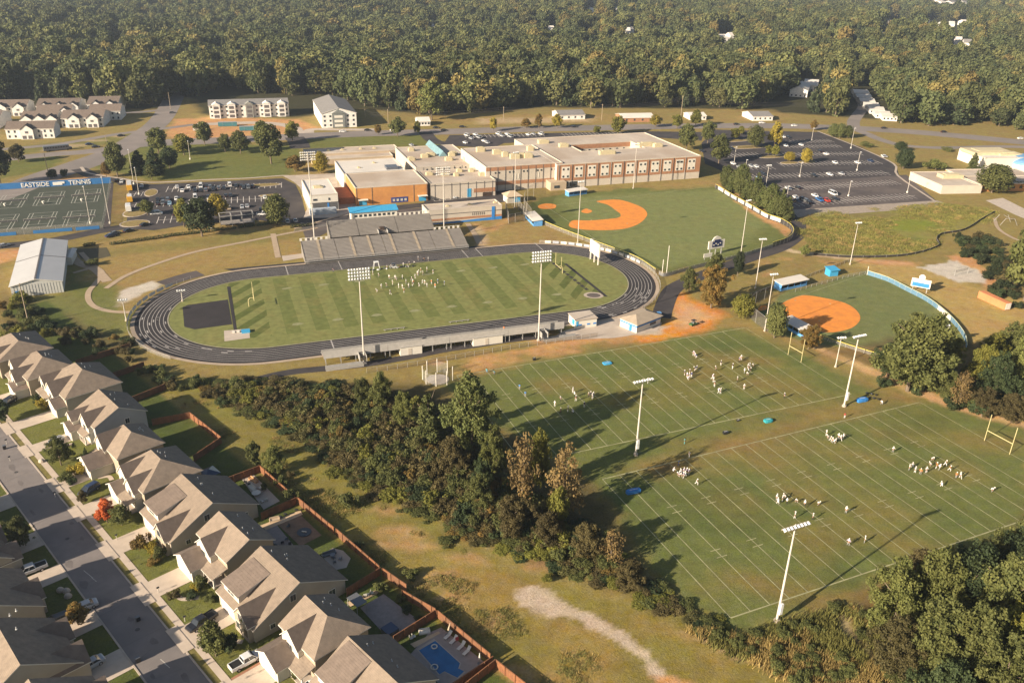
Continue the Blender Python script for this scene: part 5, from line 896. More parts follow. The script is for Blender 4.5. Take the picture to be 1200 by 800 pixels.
p = loc(1077, 342); t = thing("scoreboard", "white and blue softball scoreboard with a round white top", "scoreboard", p, R(-32)); m = MB(); m.box(0, 0, 1.8, 6.6, .4, 3.2); m.tube((0, .2, 5.7), (0, -.2, 5.7), 1.1, n=16); obj("board", m, WHT, t); m = MB(); m.box(0, -.25, 2.1, 5.8, .1, 1.5); obj("display", m, BLU, t); [obj("post", MB().box(x, 0, 0, .25, .25, 1.9), STEEL, t) for x in (-2.4, 2.4)]
# fences
def glassy(name, col, a):
    m = mat(name, col, .6); n = m.node_tree.nodes; m.node_tree.nodes["Principled BSDF"].inputs["Alpha"].default_value = a; return m
LINK = glassy("chain_link", (.33, .31, .27), .30); LINKD = glassy("dark_mesh", (.05, .05, .05), .80); YCAP = mat("yellow_cap", (.62, .52, .10), .6)
def fence(name, label, px, h, m_mesh, cap=None, post=3.0, world=None, banners=(), pm=None, smooth=True, grp="fences round the sports fields"):
    W = world or [tuple(G(*q)[:2]) for q in px]; P = [tuple(q) for q in (smooth_line(W, 6) if smooth and len(W) > 2 else [np.array(w_) for w_ in W])]; o = P[0]; t = thing(name, label, "fence", (o[0], o[1], 0), group=grp)
    m = MB()
    for a, b in zip(P[:-1], P[1:]): m.quad((a[0] - o[0], a[1] - o[1], .05), (b[0] - o[0], b[1] - o[1], .05), (b[0] - o[0], b[1] - o[1], h), (a[0] - o[0], a[1] - o[1], h))
    obj("mesh_panel", m, m_mesh, t); m = MB()
    for a, b in zip(P[:-1], P[1:]): m.tube((a[0] - o[0], a[1] - o[1], h), (b[0] - o[0], b[1] - o[1], h), .09 if cap else .035, n=6)
    obj("top_rail", m, cap or STEEL, t)
    acc = 0; nxt = 0; n = 0
    for a, b in zip(P[:-1], P[1:]):
        L = math.dist(a, b)
        while nxt <= acc + L and n < 70:
            f = (nxt - acc) / L; x = a[0] + (b[0] - a[0]) * f - o[0]; y = a[1] + (b[1] - a[1]) * f - o[1]; q = MB(); q.tube((x, y, 0), (x, y, h + .05), .05, n=6); obj("post", q, pm or STEEL, t); nxt += post; n += 1
        acc += L
    tot = acc
    for s0, s1, z0, z1, mm in banners:
        acc = 0; q = MB()
        for a, b in zip(P[:-1], P[1:]):
            L = math.dist(a, b); u0 = max(s0 * tot, acc); u1 = min(s1 * tot, acc + L)
            if u1 > u0:
                e = ((b[0] - a[0]) / L, (b[1] - a[1]) / L); nr = (e[1] * .08, -e[0] * .08)
                for sg in (1, -1):
                    c0 = (a[0] + e[0] * (u0 - acc) + sg * nr[0] - o[0], a[1] + e[1] * (u0 - acc) + sg * nr[1] - o[1]); c1 = (a[0] + e[0] * (u1 - acc) + sg * nr[0] - o[0], a[1] + e[1] * (u1 - acc) + sg * nr[1] - o[1]); q.quad((*c0, z0), (*c1, z0), (*c1, z1), (*c0, z1))
            acc += L
        obj("banner", q, mm, t)
    return t
BW = mat("banner_white", (.62, .58, .50), .7, .2, .8); BG = mat("banner_grey", (.32, .34, .38), .7, .2, .8)
rb = random.Random(4)
def ban(a, b, n, z0, z1, ms): o = []; [o.append((a + (b - a) * k / n + .003, a + (b - a) * (k + .82) / n, z0, z1, ms[k % len(ms)])) for k in range(n)]; return tuple(o)
fence("outfield_fence", "dark outfield fence with yellow cap and a row of white banners below the pine row", [(838, 221), (845, 225), (856, 232), (870, 240), (884, 248), (898, 256), (908, 259.5), (918, 263.5), (927, 270), (929, 277), (922, 284), (905, 290)], 2.4, LINKD, YCAP, banners=ban(.03, .62, 8, .5, 2.1, (BW, BW, BG)))
fence("foul_fence", "grey mesh fence along the lower side of the baseball outfield", [(905, 290), (880, 298), (850, 306), (810, 316), (780, 324), (772, 322)], 1.7, LINK, banners=((0, 1, .1, 1.3, glassy("grey_screen", (.22, .22, .22), .7)),)); fence("foul_fence", "yellow capped fence running from the left dugout along the baseball field", [(636, 263), (660, 273), (700, 288), (735, 301), (750, 308), (768, 320)], 1.8, LINK, YCAP)
fence("backstop_netting", "tall backstop netting behind home plate of the baseball field", [(622, 262), (614, 250), (616, 240), (624, 232), (640, 228)], 7, glassy("netting", (.25, .23, .2), .22), pm=POLE, post=9)
fence("track_fence", "chain link fence with banners round the right curve of the track", None, 1.3, LINK, world=[TL(HS + (RI + 11.5) * math.cos(a), (RI + 11.5) * math.sin(a))[:2] for a in [1.25 - k * .12 for k in range(20)]], smooth=False, banners=ban(.02, .5, 14, .2, 1.2, (BW, BG)))
fence("track_fence", "chain link fence with white banners round the upper left curve of the track", None, 1.3, LINK, world=[TL(-HS + (RI + 12) * math.cos(a), (RI + 12) * math.sin(a))[:2] for a in [2.15 + k * .12 for k in range(16)]], smooth=False, banners=ban(.1, .6, 9, .3, 1.4, (BW,)))
fence("softball_outfield_fence", "curved blue softball outfield fence with a pale cap and one white banner", [(1016, 322), (1040, 330), (1062, 341), (1085, 353), (1105, 368), (1120, 383), (1130, 398), (1132, 410)], 1.8, mat("blue_fence", (.10, .19, .27), .7, .1, .8), mat("pale_yellow_cap", (.50, .50, .30)), banners=((.52, .60, .1, 1.6, BW), (.60, .66, .1, 1.6, BW)))
fence("softball_foul_fence", "mesh fence from the softball dugout up to the outfield corner", [(932, 342), (960, 334), (990, 326), (1016, 321)], 1.3, LINK); fence("softball_foul_fence", "yellow capped low fence at the lower side of the softball field", [(960, 396), (985, 405), (1010, 413), (1036, 421)], 1.3, LINK, YCAP); fence("softball_backstop", "dark netted backstop around the softball home plate", [(908, 395), (890, 382), (878, 370), (882, 358), (905, 347)], 4.5, glassy("netting_dark", (.16, .14, .12), .35), post=6)
fence("wetland_silt_fence", "black silt fence winding along the lower edge of the wetland", [(953, 299), (1000, 302), (1060, 300), (1098, 290), (1097, 281), (1104, 275), (1130, 270), (1150, 258), (1166, 249)], 1.0, mat("silt_fabric", (.035, .03, .025), .9), post=5)
fence("side_fence", "rusty mesh fence beside the bleacher drive above the practice field", [(430, 437), (480, 430), (540, 420), (600, 409), (650, 402), (700, 395)], 1.6, glassy("brown_mesh", (.22, .17, .11), .35)); fence("path_rail", "pale rail along the walk left of the home grandstand", [(345, 272), (356, 270), (368, 267.5), (384, 265)], 1.2, glassy("rail_pale", (.5, .47, .42), .6)); fence("wood_rail", "brown fence line across the slope above the softball field", [(870, 352), (890, 343), (930, 331), (960, 320), (1000, 305)], 1.2, glassy("brown_mesh2", (.16, .11, .07), .45))
# tennis screens
def TP(x, y): p = np.array(G(121, 268)[:2]) + KE * x + KN * y; return (float(p[0]), float(p[1]))
BSC = mat("blue_windscreen", (.028, .14, .34), .75, .12, .25)
tf = fence("tennis_fence", "blue screened back fence of the tennis courts with white lettering", None, 3.2, LINK, world=[TP(-2, 80), TP(-140, 80)], smooth=False, banners=((0, 1, .1, 3.0, BSC),), post=6)
fence("tennis_fence", "front tennis court fence with broken runs of blue screen", None, 3.0, LINK, world=[TP(0, 0), TP(-140, 0)], smooth=False, banners=((.01, .075, .1, 1.5, BSC), (.085, .19, .1, 1.5, BSC), (.235, .5, .1, 1.5, BSC)), post=6); fence("tennis_fence", "plain wire fence at the right side of the tennis courts", None, 3.0, LINK, world=[TP(0, 0), TP(-2, 80)], smooth=False, post=5)
def lettering(par, txt, at_, ang, size, mt, name="lettering", tilt=math.pi / 2):
    cu = bpy.data.curves.new(name, 'FONT'); cu.body = txt; cu.size = size; cu.extrude = .04; cu.align_x = 'CENTER'; cu.offset = .012 * size; cu.materials.append(mt)
    o0 = bpy.data.objects.new(name, cu); me_ = bpy.data.meshes.new_from_object(o0); bpy.data.objects.remove(o0); o = bpy.data.objects.new(name, me_); COL.objects.link(o); o.parent = par; o.location = at_; o.rotation_euler = (tilt, 0, ang); return o
LW = mat("letter_white", (.68, .66, .60), .7, .04)
for txt, u in (("EASTSIDE", 39.5), ("TENNIS", 91)):
    g = G(u, 219.5, 1.4); base = TP(-2, 80); d = (np.array(g[:2]) - base) @ KE; p = np.array(KE) * d - np.array(KN) * .25; s_ = (lettering(tf, txt, (float(p[0]), float(p[1]), .55), KA, 3.0, LW)); s_.rotation_euler = (math.pi / 2, 0, KA)
g = G(66, 218, 1.4); d = (np.array(g[:2]) - base) @ KE; q = MB(); p = KE * d - KN * .25; q.box(p[0], p[1], .7, 4.2, .08, 1.6, KA); q.box(p[0] + 1.6, p[1] + .6, 1.4, 3.0, .08, 1.0, KA); obj("emblem", q, LW, tf)
for i, (u, v) in enumerate(CTS):
    c = loc(u, v); t = thing("tennis_net", "low net across a dark green tennis court", "tennis net", c, KA, "nets on the tennis courts"); m = MB(); m.box(0, 0, .05, 12.8, .03, .9); obj("net", m, glassy("net_mesh", (.08, .08, .08), .75), t); m = MB(); m.box(0, 0, .94, 12.8, .05, .07); obj("net_tape", m, WHITE, t); [obj("post", MB().tube((x, 0, 0), (x, 0, 1.07), .06, n=6), STEEL, t) for x in (-6.4, 6.4)]
for u, v in ((6, 241.5), (51, 238.8), (96, 236)): c = loc(u, v); t = thing("ball_cart", "small white ball cart standing on a tennis court", "cart", c, 0, "ball carts on the tennis courts"); obj("basket", MB().tube((0, 0, .5), (0, 0, 1.3), .5, .62, n=10), WHT, t); obj("stand", MB().box(0, 0, 0, .5, .5, .5), STEEL, t)
# dugouts and small buildings
def hut(name, label, cat, base, ang, L, D, h, wm, rm, open_front=True, stripe=None):
    t = thing(name, label, cat, base, ang); m = MB(); m.box(0, D / 2, 0, L, .2, h); m.box(-L / 2, 0, 0, .2, D, h); m.box(L / 2, 0, 0, .2, D, h)
    if not open_front: m.box(0, -D / 2, 0, L, .2, h)
    else: [m.box(x, -D / 2, 0, .2, .2, h) for x in (-L / 4, 0, L / 4)]; m.box(0, -D / 2, 0, L, .15, .9)
    obj("wall", m, wm, t); m = MB(); m.add([(-L / 2 - .4, -D / 2 - .6, h - .05), (L / 2 + .4, -D / 2 - .6, h - .05), (L / 2 + .4, D / 2 + .4, h + .45), (-L / 2 - .4, D / 2 + .4, h + .45)], [[0, 1, 2, 3]]); m.add([(-L / 2 - .4, -D / 2 - .6, h - .25), (L / 2 + .4, -D / 2 - .6, h - .25), (L / 2 + .4, D / 2 + .4, h + .25), (-L / 2 - .4, D / 2 + .4, h + .25)], [[3, 2, 1, 0]]); m.add([(-L / 2 - .4, -D / 2 - .6, h - .25), (L / 2 + .4, -D / 2 - .6, h - .25), (L / 2 + .4, -D / 2 - .6, h - .05), (-L / 2 - .4, -D / 2 - .6, h - .05), (L / 2 + .4, D / 2 + .4, h + .25), (L / 2 + .4, D / 2 + .4, h + .45), (-L / 2 - .4, D / 2 + .4, h + .25), (-L / 2 - .4, D / 2 + .4, h + .45)], [[0, 1, 2, 3], [1, 4, 5, 2], [4, 6, 7, 5], [6, 0, 3, 7]]); obj("roof", m, rm, t)
    m = MB(); m.box(0, D / 2 - .8, .45, L - 1, .4, .08); obj("bench", m, ALU, t); return t
hut("dugout", "white roofed blue dugout at the left foul side of the baseball field", "dugout", loc(625.5, 260), heading((619, 252), (632, 265)), 13, 4, 2.6, BLUW, RMW); hut("dugout", "blue and white dugout below the brick bays of the school", "dugout", loc(675, 228), heading((665, 229), (685, 226)), 11, 3.2, 2.5, BLUW, RMW)
hut("dugout", "white roofed softball dugout with blue ends, left of the outfield", "dugout", loc(926, 336), heading((912, 340), (939, 334)), 13, 3.6, 2.7, BLUW, RMW); hut("dugout", "pale roofed softball dugout between the trees by the practice goal post", "dugout", loc(934, 388), heading((924, 386), (942, 396)), 11, 4, 2.6, BLUW, RMW); hut("blue_store", "small bright blue store hut behind the softball foul fence", "hut", loc(974, 322), .3, 3.6, 3, 2.6, BLU2, BLU2, False)
t = thing("ticket_booth", "small hip roofed booth with blue signs near the school entrance", "booth", loc(600, 236), KA); m = MB(); m.box(0, 0, 0, 7, 6, 3.4); obj("wall", m, WHT, t); m = MB(); m.add([(-4.3, -3.8, 3.3), (4.3, -3.8, 3.3), (4.3, 3.8, 3.3), (-4.3, 3.8, 3.3), (-1, 0, 5.4), (1, 0, 5.4)], [[0, 1, 5, 4], [1, 2, 5], [2, 3, 4, 5], [3, 0, 4]]); obj("roof", m, STP, t); m = MB(); m.box(1.5, -3.15, .4, 3, .1, 2.4); obj("blue_sign", m, BLU2, t)
fence("batting_cage", "dark netted batting cage between the cream building and the baseball backstop", [(596, 262), (592, 244), (604, 240), (618, 258), (596, 262)], 4.2, glassy("cage_net", (.12, .11, .10), .4), smooth=False, post=5, pm=POLE)
t = thing("ticket_hut", "small white and blue flat roofed hut behind the right end of the bleachers", "hut", TL(47.1, -42.4), TA); m = MB(); m.box(0, 0, 0, 7.4, 6, 3); obj("wall", m, WHT, t); m = MB(); m.box(0, 0, 3, 8, 6.6, .16); obj("roof", m, RM, t)
for x in (-2.2, .8, 3): m = MB(); m.box(x, -3.04, 1.0, 1.1, .06, .5); obj("blue_sign", m, BLU, t)
m = MB(); m.box(-3.2, -3.04, .8, .7, .08, 1.8); m.box(-3.74, -1, .8, .06, 2, 1.8); obj("blue_mural", m, BLU2, t)
p = TL(65.2, -48.6); t = thing("concession_stand", "white concession stand with blue band and grey hip roof at the track's right end", "concession stand", p, TA + R(22)); m = MB(); m.box(0, 0, 0, 12, 7.2, 3); obj("wall", m, WHT, t); m = MB(); m.add([(-6.6, -4.2, 3), (6.6, -4.2, 3), (6.6, 4.2, 3), (-6.6, 4.2, 3), (-2.6, 0, 4.6), (2.6, 0, 4.6)], [[0, 1, 5, 4], [1, 2, 5], [2, 3, 4, 5], [3, 0, 4]]); obj("roof", m, mat("grey_tan_roof", (.33, .27, .20), .9, .12, .5), t)
m = MB(); m.box(0, -3.62, 1.9, 12.06, .08, .5); m.box(-6.02, 0, 1.9, .08, 7.2, .5); m.box(6.02, 0, 1.9, .08, 7.2, .5); obj("blue_band", m, BLU, t); m = MB(); m.box(-6.05, -1, .1, .06, 1.2, 2.1); obj("door", m, BLU, t); m = MB(); m.box(2, -3.66, .9, 3, .06, .9); obj("serving_hatch", m, PIPE, t)
for dx, dy in ((7.6, -1), (8.6, 0.6)): m = MB(); q = TL(65.2 + dx, -48.6 + dy + 2.6); t = thing("portable_toilet", "white portable toilet beside the concession stand", "portable toilet", q, TA, "portable toilets by the concession stand"); obj("cabin", MB().box(0, 0, 0, 1.1, 1.1, 2.1), WHT, t); obj("roof", MB().box(0, 0, 2.1, 1.25, 1.25, .18), BLUW, t)
# throwing cage, foul poles, poles and wires
t = thing("throwing_cage", "horseshoe of pale posts with a netted throwing cage above the hedgerow", "throwing cage", TL(-8.5, -66.5), TA)
for k in range(8): a = .6 + k * .75; q = MB(); q.tube((4.3 * math.cos(a), 4.3 * math.sin(a), 0), (4.3 * math.cos(a), 4.3 * math.sin(a), 4.4), .12, n=8); obj("post", q, WHT, t)
m = MB(); P = [(4.3 * math.cos(.6 + k * .75), 4.3 * math.sin(.6 + k * .75)) for k in range(8)]
for a, b in zip(P[:-1], P[1:]): m.quad((*a, .1), (*b, .1), (*b, 3.6), (*a, 3.6))
obj("net", m, glassy("cage_net2", (.3, .3, .28), .25), t); m = MB(); m.tube((0, 0, 0), (0, 0, .12), 3.2, n=16); obj("slab", m, CONC, t)
for u, v, vt, lb in ((781, 321, 288, "white foul pole at the lower corner of the baseball outfield"), (776, 320, 304, "short white post beside the foul pole"), (1016, 322, 312, "pale foul pole at the upper end of the blue softball fence")): b_ = loc(u, v); h = tallness(b_, vt); t = thing("foul_pole", lb, "pole", b_); obj("pole", MB().tube((0, 0, 0), (0, 0, h), .12, n=8), WHT, t)
t = thing("pole_vault_mat", "small blue and grey landing mat at the end of the narrow infield runway", "mat", loc(288, 389), TA); obj("mat_block", MB().box(0, 0, .05, 2.6, 2, .6), BLU2, t); t = thing("vault_box_lids", "two white lids at the foot of the narrow infield runway", "lid", loc(276, 389.5), TA); obj("lid", MB().box(-.6, 0, .05, .9, .9, .5), WHT, t); obj("lid", MB().box(.8, 0, .05, .9, .9, .5), WHT, t)
WOOD = mat("utility_wood", (.30, .24, .17), .85, .15, 1)
UPO = [((428, 138), 128), ((455, 147), 128), ((590, 142), 125), ((705, 141), 122), ((798, 136), 112), ((968, 132), 120), ((1090, 146), 125), ((208, 100), 85), ((200, 128), 108), ((180, 82), 66), ((99, 28), 15), ((252, 33), 18), ((34, 380), 332), ((128, 196), 172), ((58, 210), 180), ((127, 178), 158)]
tops = []
for (u, v), vt in UPO:
    b_ = loc(u, v); h = min(tallness(b_, vt), 26); t = thing("utility_pole", "wooden utility pole standing by the road or wood edge", "utility pole", b_, .3, "wooden utility poles"); obj("pole", MB().tube((0, 0, 0), (0, 0, h), .2, .14, n=8), WOOD, t); obj("crossarm", MB().box(0, 0, h - .7, .14, 2.6, .14), WOOD, t); tops.append((b_[0], b_[1], h - .6))
for i in range(0, 6):
    a, b = tops[i], tops[i + 1]; m = MB(); N = 10
    for dz in (0, -1.2, -2.2):
        pts = [(a[0] + (b[0] - a[0]) * k / N, a[1] + (b[1] - a[1]) * k / N, a[2] + (b[2] - a[2]) * k / N + dz - 2.0 * (1 - (2 * k / N - 1) ** 2)) for k in range(N + 1)]
        for p0, p1 in zip(pts[:-1], pts[1:]): m.tube(p0, p1, .045, n=4, cap=False)
    obj("power_lines", m, PIPE, label="sagging power lines strung between wooden poles along the highway", category="power line", group="power lines along the highway")
# ---------------------------------------------------------------- vegetation
def foliage(name, a, b, c=None, rnd=.22, stand=False):
    """leaf colour a..b by clump, c shows on some trees; the same colour whatever the light"""
    m = bpy.data.materials.new(name); m.use_nodes = True; n = m.node_tree.nodes; l = m.node_tree.links; bs = n["Principled BSDF"]; bs.inputs["Roughness"].default_value = .75; bs.inputs["Specular IOR Level"].default_value = .25
    at_ = n.new("ShaderNodeAttribute"); at_.attribute_name = "tone"; mx = n.new("ShaderNodeMix"); mx.data_type = 'RGBA'; l.new(at_.outputs["Fac"], mx.inputs[0]); mx.inputs[6].default_value = (*a, 1); mx.inputs[7].default_value = (*b, 1); out = mx.outputs[2]
    oi = n.new("ShaderNodeObjectInfo")
    if c:
        r = n.new("ShaderNodeMapRange"); r.inputs[1].default_value = .80; r.inputs[2].default_value = 1.0; r.inputs[4].default_value = .85; l.new(oi.outputs["Random"], r.inputs[0]); m2 = n.new("ShaderNodeMix"); m2.data_type = 'RGBA'; l.new(r.outputs[0], m2.inputs[0]); l.new(out, m2.inputs[6]); m2.inputs[7].default_value = (*c, 1); out = m2.outputs[2]
    if stand:
        nz_ = n.new("ShaderNodeTexNoise"); nz_.inputs["Scale"].default_value = .012; nz_.inputs["Detail"].default_value = 3; l.new(oi.outputs["Location"], nz_.inputs["Vector"]); r_ = n.new("ShaderNodeMapRange"); r_.inputs[1].default_value = .42; r_.inputs[2].default_value = .6; r_.inputs[4].default_value = .75; l.new(nz_.outputs["Fac"], r_.inputs[0]); m4 = n.new("ShaderNodeMix"); m4.data_type = 'RGBA'; l.new(r_.outputs[0], m4.inputs[0]); l.new(out, m4.inputs[6]); m4.inputs[7].default_value = (.060, .078, .030, 1); out = m4.outputs[2]
    f = n.new("ShaderNodeMath"); f.operation = 'MULTIPLY'; f.inputs[1].default_value = 7.31; l.new(oi.outputs["Random"], f.inputs[0]); f2 = n.new("ShaderNodeMath"); f2.operation = 'FRACT'; l.new(f.outputs[0], f2.inputs[0])
    r = n.new("ShaderNodeMapRange"); r.inputs[3].default_value = 1 - rnd; r.inputs[4].default_value = 1 + rnd; l.new(f2.outputs[0], r.inputs[0]); m3 = n.new("ShaderNodeMix"); m3.data_type = 'RGBA'; m3.blend_type = 'MULTIPLY'; m3.inputs[0].default_value = 1; l.new(out, m3.inputs[6]); l.new(r.outputs[0], m3.inputs[7])
    l.new(m3.outputs[2], bs.inputs["Base Color"]); tr = n.new("ShaderNodeBsdfTranslucent"); l.new(m3.outputs[2], tr.inputs["Color"]); ms = n.new("ShaderNodeMixShader"); ms.inputs[0].default_value = .22; l.new(bs.outputs[0], ms.inputs[1]); l.new(tr.outputs[0], ms.inputs[2]); l.new(ms.outputs[0], n["Material Output"].inputs[0]); return m
def leaf_mesh(name, lobes, nleaf, size, seed, mtl, squash=1.0, droop=0.0, shell=.55):
    """lobes: (x, y, z, rx, ry, rz). Leaf-sized quads through the outer part of each lobe, gaps between clumps"""
    rs = np.random.RandomState(seed); L = np.array(lobes, float); vol = (L[:, 3] * L[:, 4] * L[:, 5]) ** .75; which = rs.choice(len(L), nleaf, p=vol / vol.sum()); d = rs.normal(size=(nleaf, 3)); d /= np.linalg.norm(d, axis=1)[:, None]
    r = shell + (1 - shell) * rs.rand(nleaf) ** .6; bump_ = 1 + .16 * np.sin(d[:, 0] * 7 + which) * np.cos(d[:, 1] * 6 + which * 2) + .10 * np.sin(d[:, 2] * 11 + which * 3)
    C_ = L[which, :3] + d * L[which, 3:6] * (r * bump_)[:, None]; nrm = d + rs.normal(size=(nleaf, 3)) * .75; nrm[:, 2] += .25; nrm /= np.linalg.norm(nrm, axis=1)[:, None]
    a = np.cross(nrm, rs.normal(size=(nleaf, 3))); a /= np.linalg.norm(a, axis=1)[:, None]; b_ = np.cross(nrm, a); s = size * (.6 + .8 * rs.rand(nleaf))[:, None]
    V = np.stack([C_ - a * s * .5, C_ - b_ * s * .38, C_ + a * s * .5, C_ + b_ * s * .38], 1).reshape(-1, 3); V[:, 2] = np.maximum(V[:, 2], .02); me_ = bpy.data.meshes.new(name); N = nleaf
    me_.vertices.add(N * 4); me_.vertices.foreach_set("co", V.ravel()); me_.loops.add(N * 4); me_.loops.foreach_set("vertex_index", np.arange(N * 4)); me_.polygons.add(N); me_.polygons.foreach_set("loop_start", np.arange(N) * 4); me_.polygons.foreach_set("loop_total", np.full(N, 4)); me_.update()
    tone = np.clip((rs.rand(len(L)))[which] * .55 + .45 * rs.rand(N), 0, 1); at_ = me_.attributes.new("tone", 'FLOAT', 'POINT'); at_.data.foreach_set("value", np.repeat(tone, 4)); me_.materials.append(mtl); return me_
def lobes_broad(seed, n=22, R_=4.0, z0=3.0, z1=9.6):
    r = random.Random(seed); o = []
    for i in range(n):
        t = (i + .5) / n; z = z0 + (z1 - z0) * t; env = R_ * math.sin(math.pi * (.18 + .78 * t)) ** .6; a = i * 2.4 + r.random(); d = env * r.uniform(.35, .80); s = r.uniform(1.0, 1.75) * (1.15 - .35 * t); o.append((d * math.cos(a), d * math.sin(a), z + r.uniform(-.4, .4), s, s, s * .8))
    o.append((0, 0, (z0 + z1) / 2, R_ * .5, R_ * .5, (z1 - z0) * .38)); return o
def lobes_cone(seed, n=26, R_=2.9, z1=10.0):
    r = random.Random(seed); o = []
    for i in range(n):
        t = (i / n) ** .85; z = .9 + (z1 - 1.3) * t; env = R_ * (1 - t) ** .75 + .2; a = i * 2.4 + r.random(); d = env * r.uniform(.45, .75); s = max(.4, env * .45); o.append((d * math.cos(a), d * math.sin(a), z, s, s, s * .75))
    o.append((0, 0, 4.5, 1.0, 1.0, 4)); return o
def lobes_shrub(seed, n=9):
    r = random.Random(seed); return [(r.uniform(-2.6, 2.6), r.uniform(-2.6, 2.6), r.uniform(1.0, 4.8), r.uniform(1.2, 2.2), r.uniform(1.2, 2.2), r.uniform(1.2, 2.4)) for _ in range(n)]
def trunk_mesh(name, seed, h=10.0, r0=.24, bare=False):
    r = random.Random(seed); m = MB(); p = Vector((0, 0, 0)); q = Vector((r.uniform(-.2, .2), r.uniform(-.2, .2), h * .4)); m.tube(p, q, r0, r0 * .72, n=8); t = Vector((r.uniform(-.3, .3), r.uniform(-.3, .3), h * .86)); m.tube(q, t, r0 * .72, r0 * .2, n=7)
    for k in range(14 if bare else 6):
        s = p.lerp(q, .75) if k < 2 else q.lerp(t, (k - 1) / (16 if bare else 7)); a = k * 2.4; e = s + Vector((math.cos(a) * r.uniform(1.4, 3.0), math.sin(a) * r.uniform(1.4, 3.0), r.uniform(1.2, 3.0))); m.tube(s, e, r0 * .4, r0 * .1, n=6)
        if bare:
            for j in range(4): f = e.lerp(s, .25 * j) + Vector((r.uniform(-1.1, 1.1), r.uniform(-1.1, 1.1), r.uniform(.5, 1.6))); m.tube(e.lerp(s, .25 * j), f, r0 * .16, r0 * .04, n=5)
    me_ = bpy.data.meshes.new(name); me_.from_pydata(m.v, [], m.f); me_.materials.append(mat("bark", (.15, .115, .08), .95, .25, 1.5) if not bare else mat("bare_bark", (.40, .33, .26), .9, .15, 1.5)); return me_
FG = foliage("leaf_green", (.058, .070, .020), (.135, .138, .040)); FW = foliage("leaf_woods", (.050, .066, .022), (.185, .180, .058), (.25, .18, .055), .36, stand=True); FD = foliage("leaf_dark", (.028, .045, .018), (.060, .078, .027)); FY = foliage("leaf_yellow", (.20, .17, .025), (.34, .26, .035)); FYG = foliage("leaf_yellow_green", (.11, .12, .022), (.21, .19, .035))
FO = foliage("leaf_autumn", (.115, .095, .026), (.22, .125, .030)); FB = foliage("leaf_brown", (.060, .050, .020), (.115, .092, .034), (.085, .092, .028), .25); FP = foliage("leaf_rust", (.12, .085, .035), (.20, .135, .050)); FR = foliage("leaf_red", (.42, .085, .025), (.58, .16, .04)); FPI = foliage("leaf_pine", (.060, .078, .022), (.130, .138, .042)); FLG = foliage("leaf_light", (.10, .115, .030), (.16, .165, .045)); FK = foliage("leaf_deep", (.022, .034, .014), (.048, .058, .022))
CM = {}
for k in range(4): CM["broad%d" % k] = leaf_mesh("crown", lobes_broad(k + 1, 20 + 3 * k), 5200, .52, k + 1, FG)
for k in range(2): CM["cone%d" % k] = leaf_mesh("crown", lobes_cone(k + 5), 4600, .42, k + 5, FPI)
for k in range(3): CM["shrub%d" % k] = leaf_mesh("foliage", lobes_shrub(k + 9), 2400, .55, k + 9, FG)
def lobes_dome(seed, n, R_=4.2):
    r = random.Random(seed); o = [(0, 0, 4.6, 3.0, 3.0, 4.2)]
    for i in range(n):
        a = i * 2.4 + r.random(); e = r.uniform(-.5, 1.45); d = R_ * math.cos(e) * .68; s = r.uniform(1.3, 2.2); o.append((d * math.cos(a), d * math.sin(a), 5.0 + 3.6 * math.sin(e) + r.uniform(-.3, .5), s, s, s * .85))
    return o
for k in range(4): CM["far%d" % k] = leaf_mesh("crown", lobes_dome(k + 21, 11 + 2 * k), 1500, .95, k + 21, FW)
CM["far4"] = leaf_mesh("crown", lobes_cone(41, 22, 3.4), 1300, .9, 41, foliage("leaf_woods_pine", (.035, .05, .022), (.075, .09, .038), None, .2))
for k in range(3):
    r_ = random.Random(60 + k); lb_ = []
    for x_, y_, z_, a_, b_, c_ in lobes_broad(k + 51, 20, 4.0, 2.6): lb_ += [(x_ + r_.gauss(0, 1) * a_ * .7, y_ + r_.gauss(0, 1) * a_ * .7, z_ + r_.gauss(0, 1) * a_ * .55, *( [r_.uniform(.35, .85)] * 3)) for _ in range(7)] + [(x_, y_, z_, a_ * .8, b_ * .8, c_ * .8)]
    CM["big%d" % k] = leaf_mesh("crown", lb_, 17000, .30, k + 51, FG, shell=.35)
CM["round0"] = leaf_mesh("crown", [(0, 0, 5.4, 4.2, 4.2, 4.4)] + lobes_broad(31, 26, 3.9, 2.4, 9.2), 7500, .48, 31, FG)
CM["airy0"] = leaf_mesh("crown", lobes_broad(33, 18, 4.2, 2.4, 9.8), 1700, .42, 33, FP, shell=.2)
TM = [trunk_mesh("trunk", k) for k in range(3)]; BARE = trunk_mesh("trunk", 9, r0=.2, bare=True)
MULTI = "trees"
rt = random.Random(17); cnt = {}
def tree(name, label, cat, kind, leaf, base, w, h, group=None, stem=True):
    """crown w metres wide, h high on a branching trunk"""
    if kind in ("broad", "cone", "shrub", "far", "round", "airy", "big"): n = {"big": 3, "broad": 4, "cone": 2, "shrub": 3, "far": 4, "round": 1, "airy": 1}[kind]; key = kind + str(rt.randrange(n))
    t = thing(name, label, cat, base, rt.uniform(0, 6.28), group); nat = {"big": 8.6, "broad": 8.4, "cone": 6.2, "shrub": 7.5, "far": 9.0, "round": 8.8, "airy": 8.6}[kind]; hh = {"shrub": 6.6}.get(kind, 10.0)
    s = (w / nat, w / nat, h / hh)
    if stem: q = obj("stem" if kind == "shrub" else "trunk", TM[rt.randrange(3)] if kind != "bare" else BARE, None, t); q.scale = (s[0], s[0], s[2]) if kind != "shrub" else (s[0] * .5, s[0] * .5, s[2] * .35)
    q = obj("foliage" if kind == "shrub" else "crown", CM[key], None, t); q.scale = s
    q.material_slots[0].link = 'OBJECT'; q.material_slots[0].material = leaf; return t
